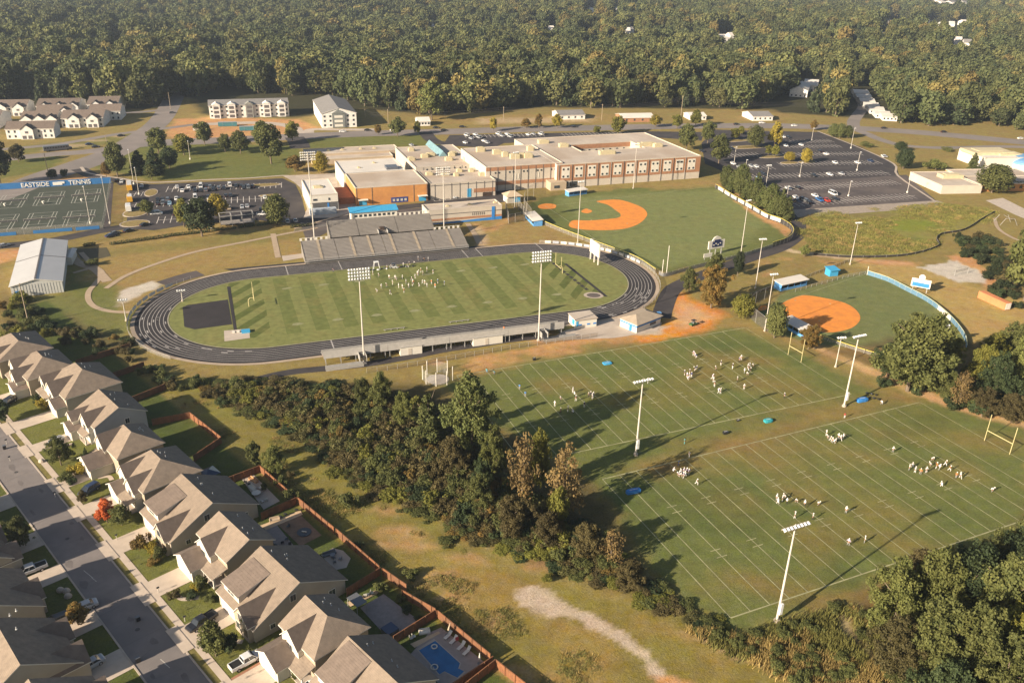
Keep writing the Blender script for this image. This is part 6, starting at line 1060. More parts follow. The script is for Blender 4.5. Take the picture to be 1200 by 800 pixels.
def tpx(name, label, kind, leaf, u, v, wp, hp, cat="tree", group=None):
    b_ = loc(u, v); d = np.linalg.norm(np.array(b_) - ORG); kind = "big" if kind == "broad" and d < 330 and wp * d / F_PX > 5 else kind; return tree(name, label, cat, kind, leaf, b_, wp * d / F_PX, max(.8, tallness(b_, v - hp)), group)
T_ = [("broad", FG, 138, 208, 24, 42, "tall green tree at the road bend, left of the dark evergreens"), ("cone", FD, 164, 205, 24, 30, "left dark evergreen of the trio on the campus lawn"), ("cone", FD, 182, 206, 26, 34, "middle dark evergreen of the trio on the campus lawn"), ("round", FD, 199, 197, 20, 24, "round dark tree at the right end of the evergreen trio"), ("broad", FG, 186, 180, 24, 31, "green tree between the road junction and the evergreens"), ("broad", FYG, 216, 182, 24, 24, "olive autumn tree beside the clay construction site"), ("broad", FG, 240, 170, 21, 28, "green tree in front of the site containers"), ("broad", FG, 264, 178, 17, 20, "small green tree left of the round pair on the lawn"), ("broad", FG, 282, 180, 22, 26, "green tree between the clay site and the lawn"), ("broad", FLG, 308, 172, 22, 30, "light green tree behind the big lawn tree"), ("broad", FG, 318, 192, 34, 44, "largest green tree on the lawn, left of the school wing"), ("broad", FYG, 343, 166, 18, 24, "yellow green street tree below the apartments"), ("broad", FO, 346, 201, 24, 18, "low reddish tree beside the tan school wing"), ("round", FY, 376, 203, 20, 25, "bright yellow tree beside the red brick annex"),
      ("round", FG, 325, 264, 30, 36, "round topped tree at the right end of the west lot"), ("broad", FLG, 173, 252, 17, 18, "small tree on an island near the school buses"), ("broad", FYG, 216, 266, 20, 32, "yellow green tree left of the dark evergreen at the west lot"), ("broad", FK, 237, 277, 40, 46, "big dark tree at the lower edge of the west lot"), ("broad", FY, 256, 258, 24, 30, "yellow topped tree right of the big dark tree at the west lot"), ("shrub", FD, 60, 209, 11, 13, "left of two small dark bushes above the tennis lettering"), ("shrub", FD, 73, 208, 9, 11, "right of two small dark bushes above the tennis lettering"), ("broad", FG, 178, 211, 14, 18, "small green tree below the evergreen trio"), ("broad", FO, 125, 208, 12, 18, "small brown tree left of the tall tree at the bend"), ("broad", FB, 22, 190, 18, 20, "reddish tree on the grass corner by the side road"), ("broad", FK, 1, 216, 26, 52, "dark tree cut by the left edge beside the road"), ("shrub", FG, 106, 310, 14, 8, "bright bush between the white shed and the metal building"),
      ("broad", FG, 466, 160, 20, 22, "green tree by the highway above the school lawn"), ("broad", FYG, 489, 158, 9, 16, "slim tree by the highway next to the bungalow"), ("broad", FO, 443, 158, 9, 12, "small orange tree by the highway"), ("broad", FLG, 506, 141, 32, 46, "tall pale green tree standing in front of the woods"), ("broad", FY, 578, 154, 10, 17, "yellow street tree between highway and rear lot, left one"), ("broad", FO, 616, 150, 13, 11, "low orange tree by the highway"), ("broad", FO, 631, 150, 10, 16, "slim orange tree by the highway"), ("broad", FY, 653, 150, 13, 16, "yellow tree by the highway near the white bungalow"), ("shrub", FYG, 697, 156, 10, 10, "small yellow bush behind the largest school block"), ("broad", FYG, 724, 157, 20, 20, "yellow green tree behind the largest school block"), ("broad", FY, 768, 149, 14, 14, "yellow tree in front of the brick ranch house"), ("broad", FYG, 793, 151, 14, 17, "yellow green tree by the highway near the courtyard block"), ("broad", FYG, 815, 148, 15, 19, "yellow tree by the highway at the edge of the east lot"), ("broad", FG, 804, 176, 22, 30, "green tree at the right end of the school roof"), ("broad", FG, 829, 168, 18, 26, "green tree at the upper left of the east lot"), ("broad", FG, 842, 192, 25, 34, "green tree between the school and the east lot"), ("broad", FYG, 861, 164, 12, 14, "pale yellow tree on the upper lot island"), ("broad", FYG, 868, 158, 9, 10, "small yellow tree near the upper lot edge"), ("round", FG, 884, 173, 21, 26, "round green tree on the lot island beside the yellow one"), ("broad", FY, 907, 172, 16, 28, "tall yellow tree in the upper east lot"), ("broad", FYG, 900, 182, 9, 12, "left of two small pale trees on the middle island"), ("broad", FYG, 908, 184, 10, 14, "right of two small pale trees on the middle island"), ("round", FY, 925, 189, 13, 11, "yellow dome tree on its own island in the east lot"), ("round", FY, 944, 191, 13, 17, "orange yellow tree on its own island in the east lot"), ("broad", FO, 953, 153, 9, 12, "small rusty tree at the highway above the east lot"),
      ("round", FPI, 976, 161, 13, 16, "left of three dense round trees at the road corner"), ("round", FPI, 984, 162, 12, 17, "middle of three dense round trees at the road corner"), ("round", FPI, 993, 162, 12, 15, "right of three dense round trees at the road corner"), ("shrub", FG, 1016, 172, 14, 6, "low bush on the grass beyond the east lot kerb"), ("round", FD, 1055, 177, 14, 11, "small dark tree on the verge of the curved road"), ("round", FD, 1058, 198, 19, 24, "dense dark tree at the corner of the low brick school"), ("shrub", FLG, 1096, 200, 22, 13, "olive shrub in front of the low brick school"), ("cone", FPI, 1139, 200, 13, 22, "cone shaped evergreen in front of the low school"), ("shrub", FG, 1109, 177, 11, 5, "bush by the curved road above the low school"), ("round", FG, 1162, 226, 37, 33, "big round green tree in front of the low school wing"), ("shrub", FG, 1174, 199, 12, 7, "bush beside the brick school wing"), ("shrub", FG, 1192, 222, 14, 12, "yellowish bush at the right edge below the low school"),
      ("broad", FG, 837, 324, 22, 26, "tree on the drive verge below the baseball scoreboard"), ("broad", FG, 807, 342, 20, 26, "tree standing left of the big orange tree"), ("broad", FK, 864, 324, 15, 28, "narrow dark tree under the round scoreboard"), ("broad", FO, 833, 361, 40, 46, "big orange and green autumn tree beside the clay corner"), ("round", FYG, 870, 373, 28, 28, "olive round tree left of the softball backstop"), ("round", FG, 907, 396, 26, 40, "green tree in front of the softball clay"), ("broad", FO, 947, 409, 25, 26, "orange tinted tree by the two legged goal post"), ("broad", FLG, 942, 301, 12, 14, "small pale tree at the bend of the ball field drive"), ("broad", FG, 1063, 458, 78, 84, "very large dark oak between the practice field and the softball field"), ("broad", FYG, 1112, 430, 28, 32, "green tree right of the large oak"), ("broad", FD, 1040, 440, 34, 36, "dense tree at the left foot of the large oak"), ("broad", FD, 1092, 452, 32, 40, "dense tree at the right foot of the large oak"), ("airy", FP, 1122, 478, 26, 42, "pale nearly bare tree in the thicket right of the oak"), ("broad", FYG, 1143, 455, 30, 48, "yellow green tree in the thicket below the softball fence end"), ("broad", FD, 1162, 470, 36, 50, "dark tree in the thicket at the right"), ("broad", FYG, 1160, 425, 26, 32, "yellow tree on the slope right of the softball fence"), ("broad", FLG, 1192, 460, 40, 62, "light green tree at the right edge above the goal post"), ("broad", FG, 1185, 420, 36, 40, "green tree at the right edge below the rusty container"), ("broad", FG, 1108, 470, 26, 34, "leaning tree over the clay bank"), ("broad", FB, 1150, 488, 30, 30, "brown shrubby tree over the clay bank"), ("broad", FB, 1185, 495, 34, 30, "brown shrubby tree at the right edge of the clay bank"), ("broad", FG, 1200, 352, 50, 96, "tall green tree cut by the right edge above the container"),
      ("broad", FG, 447, 482, 27, 44, "green tree at the upper middle of the hedgerow"), ("broad", FG, 425, 478, 24, 34, "short tree left of the others in the hedgerow"), ("broad", FLG, 475, 505, 28, 44, "light tree in the hedgerow left of the tall pair"), ("cone", FPI, 502, 522, 42, 64, "pointed green tree, left of the tall pair in the hedgerow"), ("broad", FPI, 552, 540, 62, 92, "tallest green tree of the hedgerow casting a long shadow on the field"), ("broad", FB, 528, 560, 40, 44, "olive brown tree at the foot of the tall pair"), ("broad", FLG, 578, 560, 34, 54, "yellowish tree right of the tallest tree"), ("broad", FD, 566, 580, 26, 40, "blue green tree below the yellowish one"), ("airy", FP, 612, 590, 44, 80, "rust pink thin tree in the hedgerow"), ("broad", FYG, 632, 575, 28, 66, "yellow crowned tree at the field edge of the hedgerow"), ("broad", FYG, 652, 620, 26, 48, "narrow bright yellow tree in front of the rusty ones"), ("airy", FP, 660, 606, 50, 84, "thin rusty tree at the corner of the field shadow"), ("broad", FB, 640, 640, 38, 38, "brown tree in the lower hedgerow"), ("broad", FB, 688, 655, 38, 40, "brown tree right of the narrow yellow one"), ("airy", FP, 715, 662, 34, 40, "thin pale tree at the lower end of the hedgerow"), ("broad", FB, 600, 630, 44, 46, "brown tree below the rust pink tree"), ("broad", FG, 560, 600, 36, 40, "green tree in the middle of the brown hedgerow"), ("broad", FB, 735, 690, 30, 26, "last brown tree at the lower end of the hedgerow")]
for k, f, u, v, w_, h_, lb in T_: tpx("shrub" if k == "shrub" else "tree", lb, k, f, u, v, w_, h_, "bush" if k == "shrub" else "tree")
# lower right wood: big single trees
for k, f, u, v, w_, h_, lb in (("broad", FLG, 1040, 748, 62, 78, "pale olive tree at the left corner of the lower right wood"), ("broad", FLG, 1082, 735, 60, 88, "olive tree behind the corner tree of the lower right wood"), ("broad", FB, 1040, 790, 50, 60, "dark tree on the bank at the wood's left foot"), ("broad", FG, 1085, 800, 62, 86, "green tree in the front row of the lower right wood"), ("broad", FD, 1120, 735, 66, 84, "very dark tree in the middle of the lower right wood"), ("broad", FG, 1130, 810, 64, 96, "tall green tree, front middle of the lower right wood"), ("broad", FG, 1160, 760, 68, 100, "dark tree in the heart of the lower right wood"), ("broad", FD, 1180, 700, 60, 66, "dense tree at the field corner of the lower right wood"), ("broad", FG, 1205, 670, 60, 78, "green tree cut by the right edge above the wood"), ("broad", FYG, 1180, 800, 60, 80, "yellow green tree at the bottom right corner"), ("broad", FLG, 1210, 760, 60, 90, "light green tree cut by the right edge, lower"), ("broad", FB, 1075, 690, 40, 44, "rusty olive tree at the field edge of the lower right wood"), ("broad", FG, 1150, 690, 44, 50, "green tree peeping over the field edge of the wood"), ("broad", FG, 1215, 840, 70, 90, "green tree in the extreme bottom right corner"), ("broad", FG, 1160, 850, 70, 90, "green tree cut by the bottom edge at the right"), ("broad", FD, 1100, 850, 60, 70, "dark tree cut by the bottom edge beside the clay bank")):
    tpx("tree", lb, k, f, u, v, w_, h_)
for i, (u, v) in enumerate(((850, 222), (858, 226), (866, 230), (875, 235), (884, 240), (892, 245), (899, 250), (906, 254), (914, 257), (922, 258), (868, 222), (886, 232), (903, 243), (915, 249))): tpx("pine_tree", "one of the dense pines in the row behind the outfield fence", "cone" if i % 2 else "round", FPI, u, v, 17 + i % 3, 28 + i % 4, group="pine row behind the outfield fence")
# garden plants
GP = [("broad", FR, 126, 612, 20, 26, "flame red maple on the front lawn by the sixth driveway"), ("broad", FG, 143, 615, 24, 22, "green tree beside the flame red maple"), ("shrub", FO, 165, 642, 20, 20, "reddish shrub on the lawn in front of the big dormer house"), ("shrub", FY, 178, 648, 12, 14, "yellow flowering shrub beside the reddish one"), ("shrub", FG, 190, 656, 14, 16, "green shrub in the bed with yellow flowers"), ("shrub", FO, 176, 660, 16, 7, "orange ground bush at the foot of the flower bed"), ("broad", FG, 72, 545, 26, 30, "spreading green tree on the front lawn above the yellow shrub"), ("shrub", FY, 92, 556, 17, 15, "bright yellow flowering shrub by the driveway of the dark car"), ("cone", FD, 103, 543, 8, 20, "slim dark cypress at the house corner"), ("shrub", FG, 76, 562, 17, 12, "grey green round shrub on the front lawn"), ("broad", FB, 98, 590, 10, 15, "small dark tree beside the parked dark car"), ("shrub", FD, 84, 566, 10, 8, "low dark bush by the patio stones of the yellow shrub house"), ("broad", FG, 253, 768, 30, 38, "green tree on the lawn above the white pickup"), ("shrub", FD, 275, 762, 22, 20, "dark bush beside the green tree above the white pickup"), ("cone", FG, 293, 768, 6, 14, "slim green cypress at the house corner by the white pickup"), ("shrub", FY, 230, 692, 10, 11, "round yellow bush at the garage corner"), ("shrub", FG, 239, 690, 14, 16, "green shrub beside the round yellow bush"), ("shrub", FB, 205, 700, 12, 10, "brown red bush on the curved bed"), ("shrub", FD, 222, 700, 14, 7, "low hedge along the curved bed"), ("shrub", FG, 242, 706, 16, 6, "low hedge beside the front steps"), ("broad", FG, 24, 640, 28, 32, "green tree on the shaded lawn across the street"), ("broad", FO, 92, 732, 24, 24, "orange tipped tree between the cars across the street"), ("shrub", FY, 380, 790, 16, 14, "yellow bush at the bottom edge beside the garage wing"), ("shrub", FG, 350, 790, 18, 14, "green bush at the bottom edge"), ("shrub", FY, 53, 478, 14, 12, "yellow bush at the porch of the third house"), ("shrub", FD, 45, 472, 8, 12, "dark cone bush at the porch of the third house"), ("broad", FD, 5, 494, 18, 24, "dark tree at the left edge on the upper lawn"), ("shrub", FB, 340, 558, 10, 6, "dry bush behind the fenced yard"), ("shrub", FG, 447, 690, 16, 10, "green bushes at the fence of the grey patio"), ("shrub", FD, 480, 718, 14, 9, "dark bush at the lower fence of the grey patio"), ("shrub", FD, 490, 728, 10, 6, "small dark bush at the edge of the grey patio"), ("shrub", FG, 470, 704, 12, 8, "bush by the raised fence piece"), ("shrub", FG, 410, 592, 22, 20, "leafy bush alone on the meadow beyond the sofa yard"), ("broad", FLG, 322, 555, 26, 30, "round light tree on the meadow behind the fenced yard"), ("broad", FG, 298, 545, 20, 26, "green tree on the meadow left of the round light one"), ("broad", FG, 310, 575, 8, 10, "sapling on the meadow"), ("shrub", FG, 343, 585, 18, 16, "bush in the meadow shade behind the timber deck yard"), ("shrub", FG, 480, 676, 18, 10, "bush outside the bright orange fence"), ("shrub", FG, 356, 590, 8, 8, "small bush beside the fence of the fire bed yard"), ("shrub", FD, 420, 640, 12, 8, "shaded bush behind the sofa yard fence"), ("shrub", FG, 330, 572, 14, 14, "bush between the meadow trees")]
for k, f, u, v, w_, h_, lb in GP: tpx("garden_shrub" if k == "shrub" else "garden_tree", lb, k, f, u, v, w_, h_, "shrub" if k == "shrub" else "tree")
# bushes on the hillside left of the track, rock garden and hedges
rb2 = random.Random(23)
def poly_px_points(poly, spacing, seed, jit=.45, px=True):
    P = np.array(W2(poly) if px else poly); lo = P.min(0); hi = P.max(0); rs = np.random.RandomState(seed); gx_, gy_ = np.meshgrid(np.arange(lo[0], hi[0], spacing), np.arange(lo[1], hi[1], spacing)); x = gx_.ravel() + rs.uniform(-jit, jit, gx_.size) * spacing; y = gy_.ravel() + rs.uniform(-jit, jit, gx_.size) * spacing
    k = sdist(P, x, y) < 0; return x[k], y[k]
for poly, sp, fs, grp, lb, hs in (([(0, 350), (40, 352), (80, 385), (60, 405), (0, 402)], 5.2, (FB, FO, FYG, FD, FG), "bushes on the bank at the left edge", "autumn coloured bush on the bank below the metal building", (2.0, 4.2)), ([(60, 375), (150, 400), (160, 425), (110, 420), (70, 408)], 5.0, (FB, FG, FO, FD), "bushes between the bank and the track", "bush on the shaded slope between the houses and the track", (2, 3.6)), ([(150, 412), (200, 440), (290, 470), (280, 485), (190, 450), (140, 422)], 4.2, (FD, FG, FB), "bushes along the top of the meadow", "dark bush along the top edge of the meadow", (1.8, 3.0)), ([(1118, 276), (1150, 282), (1185, 300), (1200, 350), (1190, 372), (1165, 345), (1150, 315), (1115, 292)], 5.6, (FK, FD, FK, FB), "dark bushes by the eastern gravel pad", "dark bush in the vine covered bank by the eastern gravel pad", (2.6, 4.6)), ([(1010, 445), (1060, 462), (1110, 480), (1200, 500), (1205, 478), (1120, 455), (1040, 425)], 5.6, (FD, FB, FG, FD, FLG), "bushes under the large oak", "bush in the thicket under the large oak", (2.5, 5)), ([(1130, 410), (1205, 395), (1205, 480), (1140, 460)], 7, (FG, FYG, FD, FLG), "bushes of the right edge thicket", "bush in the thicket right of the softball field", (3, 6))):
    x, y = poly_px_points(poly, sp, int(sp * 10))
    for a, b_ in zip(x, y): h_ = rb2.uniform(*hs); tree("bush", lb, "bush", "shrub", rb2.choice(fs), (float(a), float(b_), 0), h_ * rb2.uniform(1.2, 1.7), h_, grp, stem=False)
for i, (u0, v0, u1, v1) in enumerate(((131, 287, 190, 279), (192, 278, 245, 272), (250, 271, 278, 268), (281, 267, 300, 265), (302, 265, 322, 262), (342, 267, 371, 264), (100, 289, 113, 287))):
    a = np.array(G(u0, v0)[:2]); b_ = np.array(G(u1, v1)[:2]); L = np.linalg.norm(b_ - a); n_ = int(L / .9); lobes = [(j * L / n_, 0, .7, .95, .9, .75) for j in range(n_)]
    me_ = leaf_mesh("hedge", lobes, 500 + n_ * 60, .32, i, FD); obj("clipped_hedge", me_, None, loc=(a[0], a[1], 0), rot=math.atan2(*(b_ - a)[::-1]), label=("long clipped hedge at the lower edge of the west lot bank", "clipped hedge right of the longest one", "clipped hedge under the big dark tree", "short clipped hedge left of the round tree", "clipped hedge under the round topped tree", "clipped hedge beside the parked cars near the stands", "two low dark bushes beside the metal building drive")[i], category="hedge")
# stuff: woods, hedgerow undergrowth, weeds, meadow grass
def scatter(name, pts, protos, label=None, cat=None):
    """pts: rows x, y, z, rot, sx, sz, index"""
    me_ = bpy.data.meshes.new(name); N = len(pts); me_.vertices.add(N); me_.vertices.foreach_set("co", pts[:, :3].astype(np.float32).ravel())
    for nm, data, tp in (("rot", np.stack([np.zeros(N), np.zeros(N), pts[:, 3]], 1), 'FLOAT_VECTOR'), ("scl", np.stack([pts[:, 4], pts[:, 4], pts[:, 5]], 1), 'FLOAT_VECTOR')): a = me_.attributes.new(nm, tp, 'POINT'); a.data.foreach_set("vector", data.astype(np.float32).ravel())
    a = me_.attributes.new("pick", 'INT', 'POINT'); a.data.foreach_set("value", pts[:, 6].astype(np.int32)); o = bpy.data.objects.new(name, me_); COL.objects.link(o); o['kind'] = 'stuff'
    if label: o['label'] = label; o['category'] = cat
    ng = bpy.data.node_groups.new(name + "_spread", 'GeometryNodeTree'); ng.interface.new_socket("Geometry", in_out='INPUT', socket_type='NodeSocketGeometry'); ng.interface.new_socket("Geometry", in_out='OUTPUT', socket_type='NodeSocketGeometry'); n = ng.nodes; l = ng.links
    gi = n.new("NodeGroupInput"); go = n.new("NodeGroupOutput"); ip = n.new("GeometryNodeInstanceOnPoints"); l.new(gi.outputs[0], ip.inputs["Points"]); jn = n.new("GeometryNodeJoinGeometry")
    for p in protos[::-1]: q = n.new("GeometryNodeObjectInfo"); q.inputs["Object"].default_value = p; q.inputs["As Instance"].default_value = True; q.transform_space = 'ORIGINAL'; l.new(q.outputs["Geometry"], jn.inputs[0])
    l.new(jn.outputs[0], ip.inputs["Instance"]); ip.inputs["Pick Instance"].default_value = True
    for nm, sk, tp in (("rot", "Rotation", 'FLOAT_VECTOR'), ("scl", "Scale", 'FLOAT_VECTOR'), ("pick", "Instance Index", 'INT')):
        q = n.new("GeometryNodeInputNamedAttribute"); q.data_type = tp; q.inputs[0].default_value = nm; l.new([x for x in q.outputs if x.enabled][0], ip.inputs[sk])
    l.new(ip.outputs[0], go.inputs[0]); md = o.modifiers.new("spread", 'NODES'); md.node_group = ng; return o
VB = [(-150, 122), (0, 119), (60, 118), (128, 121), (150, 126), (192, 128), (199, 118), (203, 90), (212, 90), (218, 118), (238, 112), (252, 104), (275, 106), (330, 114), (372, 112), (412, 118), (425, 126), (500, 136), (540, 133), (600, 128), (640, 124), (700, 128), (760, 126), (830, 127), (868, 129), (905, 122), (925, 112), (940, 118), (950, 132), (965, 137), (992, 138), (1002, 118), (1008, 124), (1035, 140), (1060, 146), (1095, 150), (1140, 144), (1160, 150), (1200, 156), (1400, 170)]
def wood_points(seed=3):
    rs = np.random.RandomState(seed); out = []
    for d0, d1, sp in ((560, 1000, 11.2), (1000, 1700, 13.0), (1700, 2600, 16.5), (2600, 3700, 22.0)):
        gx_, gy_ = np.meshgrid(np.arange(-2300, 2600, sp), np.arange(500, d1 + 10, sp)); x = gx_.ravel() + rs.uniform(-.5, .5, gx_.size) * sp; y = gy_.ravel() + rs.uniform(-.5, .5, gx_.size) * sp
        k = (y >= d0) & (y < d1) if d0 > 560 else (y < d1); x, y = x[k], y[k]
        D = np.stack([x, y, hill(x, y)], 1) - ORG; z = D @ FWD; u = 600 + F_PX * (D @ RT) / z; v = 400 - F_PX * (D @ UP) / z
        vb = np.interp(u, [q[0] for q in VB], [q[1] for q in VB]); k = (z > 0) & (u > -170) & (u < 1370) & (v < vb); x, y, u, v = x[k], y[k], u[k], v[k]
        for hu, hv, _ in DH + [(936, 104, 0), (951, 97, 0), (846, 43.5, 0), (510, 31, 0), (1020, 124, 0), (1012, 116, 0), (1030, 130, 0), (1007, 108, 0)]:
            k = ~((np.abs(u - hu) < 7.5 + (hv > 90) * 7) & (v > hv - 2.5 - (hv > 90) * 4) & (v < hv + .21 * (hv + 60))); x, y, u, v = x[k], y[k], u[k], v[k]
        dens = fbm(x, y, 90, 51, 3); k = (rs.rand(len(x)) < .84) & (dens > .22); x, y = x[k], y[k]; w_ = sp * (.62 + 1.35 * rs.rand(len(x)) ** 1.25) * (1.2 if sp < 12 else 1.08); h = (8 + 16 * fbm(x, y, 70, 61, 3) + w_ * .28 + rs.uniform(-3, 6, len(x))) * (1 if sp < 12 else 1 + (sp - 9.6) * .012)
        out.append(np.stack([x, y, hill(x, y) - .5, rs.uniform(0, 6.28, len(x)), w_ / 9.0, h / 10.0, np.where(rs.rand(len(x)) < .13, 4, rs.randint(0, 4, len(x)))], 1))
    return np.concatenate(out)
wp_ = wood_points(); dist = np.hypot(wp_[:, 0], wp_[:, 1]); wp_ = wp_[np.argsort(dist)]; near, rest = wp_[:300], wp_[300:]
protos = {}
rw = random.Random(2)
for k, r in enumerate(near):
    t = thing("woodland_tree", "woodland tree in the front ranks of the woods behind the highway", "tree", tuple(map(float, r[:3])), float(r[3]), "front ranks of the woods"); i = int(r[6])
    q = obj("trunk", TM[i % 3], None, t); q.scale = (r[4] * 1.2, r[4] * 1.2, r[5]); q = obj("crown", CM["far%d" % i], None, t); q.scale = (r[4], r[4], r[5]); protos.setdefault(i, q)
scatter("far_woods", rest, [protos[i] for i in range(5)])
# hedgerow undergrowth
x, y = poly_px_points([(228, 450), (300, 446), (400, 452), (500, 470), (600, 560), (690, 620), (740, 668), (790, 705), (860, 748), (830, 745), (770, 712), (690, 680), (600, 648), (540, 630), (440, 585), (340, 512), (270, 478)], 2.35, 5); rs = np.random.RandomState(6); nx = len(x)
shr = [c for c in bpy.data.objects if c.name.startswith("foliage") and c.parent]
def proto(leaf, k=0): 
    for c in shr:
        if c.material_slots[0].material == leaf: return c
    return shr[k]
hz = 1.5 + 2.6 * fbm(x, y, 14, 71, 3) + rs.uniform(-.8, 1.2, nx); edge = np.clip(-sdist(np.array(W2([(228, 450), (300, 446), (400, 452), (500, 470), (600, 560), (690, 620), (740, 668), (790, 705), (860, 748), (830, 745), (770, 712), (690, 680), (600, 648), (540, 630), (440, 585), (340, 512), (270, 478)])), x, y) / 6, .35, 1); hz = hz * edge
scatter("hedgerow_undergrowth", np.stack([x, y, np.full(nx, -.2), rs.uniform(0, 6.28, nx), rs.uniform(3.8, 6.2, nx) / 7.5, hz / 5.2, rs.choice(5, nx, p=[.36, .04, .28, .17, .15])], 1), [proto(FB), proto(FO), proto(FG), proto(FD), proto(FYG)], "brown and olive undergrowth filling the hedgerow between meadow and practice field", "undergrowth")
def tuft(name, n, h, w_, seed, mtl):
    r = np.random.RandomState(seed); V = []; 
    for i in range(n):
        a = r.uniform(0, 6.28); b_ = np.array([r.normal() * w_ * .35, r.normal() * w_ * .35, 0]); d = np.array([math.cos(a), math.sin(a), 0]) * .055; e = np.array([r.normal() * .25, r.normal() * .25, 1]) * h * r.uniform(.5, 1.1); V += [b_ - d, b_ + d, b_ + e * .6 + d * .7, b_ + e * .6 - d * .7]; V += [b_ + e * .6 - d * .7, b_ + e * .6 + d * .7, b_ + e + d * .1, b_ + e - d * .1]
    m = MB(); m.v = [tuple(map(float, q)) for q in V]; m.f = [[4 * i, 4 * i + 1, 4 * i + 2, 4 * i + 3] for i in range(len(V) // 4)]; m.m = [0] * len(m.f)
    me_ = bpy.data.meshes.new(name); me_.from_pydata(m.v, [], m.f); a = me_.attributes.new("tone", 'FLOAT', 'POINT'); a.data.foreach_set("value", r.rand(len(m.v))); me_.materials.append(mtl); return me_
GA = foliage("blade_dry", (.24, .175, .06), (.38, .28, .10), None, .25); GB = foliage("blade_green", (.12, .125, .034), (.22, .20, .056), None, .25)
ft = [obj("weed_tuft", tuft("tuft", 60, 1.0, 1.6, 1, GA), None, loc=loc(1000, 715), label="dry weed tuft on the bank beside the nearest floodlight pole", category="weeds", kind="stuff"), obj("weed_tuft", tuft("tuft", 60, 1.0, 1.6, 2, GB), None, loc=loc(935, 728), label="green weed tuft at the foot of the nearest floodlight pole", category="weeds", kind="stuff")]
x, y = poly_px_points([(800, 735), (870, 748), (985, 712), (1020, 722), (1050, 785), (1080, 815), (1000, 822), (930, 800), (850, 765)], 1.15, 9); nx = len(x); rs = np.random.RandomState(8)
gz = .8 + 1.2 * fbm(x, y, 8, 81); cl_ = fbm(x, y, 12, 85)
dk = sdist(np.array(W2([(975, 722), (1000, 725), (1012, 750), (1050, 785), (1085, 800), (1060, 810), (1020, 775), (985, 745)])), x, y) > .3; x, y, gz, cl_ = x[dk], y[dk], gz[dk], cl_[dk]; nx = len(x)
pk = np.where(cl_ > .44, 1, 0); pk = np.where(rs.rand(nx) < .16, 2, pk)
scatter("bank_weeds", np.stack([x, y, np.zeros(nx), rs.uniform(0, 6.28, nx), np.where(pk == 2, rs.uniform(.25, .5, nx), rs.uniform(.9, 1.5, nx)), np.where(pk == 2, gz * .22, gz), pk], 1), ft + [proto(FG)], "tall weeds and brambles on the bank below the practice field", "weeds")
# wetland reeds and rough meadow grass
wt_ = obj("reed_tuft", tuft("tuft", 60, 1.0, 1.9, 3, foliage("blade_reed", (.17, .165, .04), (.29, .27, .065), None, .2)), None, loc=loc(1050, 280), label="pale green reed tuft in the wetland meadow", category="reeds", kind="stuff")
x, y = poly_px_points([(925, 258), (960, 250), (1100, 238), (1165, 246), (1160, 262), (1103, 274), (1098, 290), (1070, 298), (1000, 302), (955, 295)], 1.9, 12); nx = len(x); rs = np.random.RandomState(9); sd_ = fbm(x, y, 18, 93, 3); k = sd_ > .40; x, y, sd_ = x[k], y[k], sd_[k]; nx = len(x)
scatter("wetland_reeds", np.stack([x, y, np.zeros(nx), rs.uniform(0, 6.28, nx), rs.uniform(1.2, 2.2, nx), rs.uniform(.3, .75, nx) * (.5 + sd_), np.where(rs.rand(nx) < .22, 0, np.where(rs.rand(nx) < .5, 1, 2))], 1), ft + [wt_], "tall reeds and grass of the wetland meadow", "reeds")
x, y = poly_px_points([(195, 462), (240, 470), (340, 520), (440, 590), (560, 650), (640, 690), (760, 760), (860, 815), (600, 815), (480, 690), (430, 655), (330, 570), (262, 515)], 1.0, 14); nx = len(x); rs = np.random.RandomState(10); sd_ = fbm(x, y, 9, 97, 4); k = (sd_ > .57) & (sdist(np.array(W2([(604, 686), (650, 690), (700, 715), (760, 745), (830, 830), (770, 820), (700, 760), (610, 722)])), x, y) > 1); x, y, sd_ = x[k], y[k], sd_[k]; nx = len(x)
scatter("meadow_grass", np.stack([x, y, np.zeros(nx), rs.uniform(0, 6.28, nx), rs.uniform(.5, 1.1, nx), rs.uniform(.12, .42, nx) * (.3 + sd_), np.where(rs.rand(nx) < .35, 0, 1)], 1), ft, "rough grass tufts on the meadow between the houses and the hedgerow", "grass")
x, y = poly_px_points([(430, 590), (560, 650), (700, 700), (640, 690), (540, 650), (430, 610)], 7.5, 15); nx = len(x)
scatter("meadow_brambles", np.stack([x, y, np.zeros(nx), np.random.RandomState(4).uniform(0, 6.28, nx), np.random.RandomState(5).uniform(.25, .6, nx), np.random.RandomState(6).uniform(.12, .3, nx), np.random.RandomState(7).randint(0, 2, nx)], 1), [proto(FG), proto(FYG)], "low brambles at the foot of the hedgerow on the meadow side", "brambles")
# ---------------------------------------------------------------- vehicles
TYRE = mat("tyre_rubber", (.025, .025, .025), .8); RIM = mat("rim_alloy", (.45, .45, .45), .35, metal=.6); CGL = mat("car_glass", (.02, .025, .03), .06, .05, 1, spec=.8); HL = mat("headlight_lens", (.75, .75, .72), .2); TLt = mat("tail_light_red", (.40, .02, .015), .3)
def paint_m(nm, c): 
    m = mat("car_paint_" + nm, c, .28, .03, 1, spec=.6); m.node_tree.nodes["Principled BSDF"].inputs["Coat Weight"].default_value = .6; return m
PM = {"white": paint_m("white", (.68, .67, .64)), "silver": paint_m("silver", (.36, .37, .38)), "black": paint_m("black", (.018, .018, .02)), "grey": paint_m("grey", (.12, .125, .13)), "blue": paint_m("blue", (.03, .12, .32)), "navy": paint_m("navy", (.02, .035, .08)), "red": paint_m("red", (.42, .045, .025)), "tan": paint_m("tan", (.40, .33, .23)), "skyblue": paint_m("skyblue", (.22, .38, .50)), "yellow": paint_m("bus_yellow", (.62, .33, .03))}
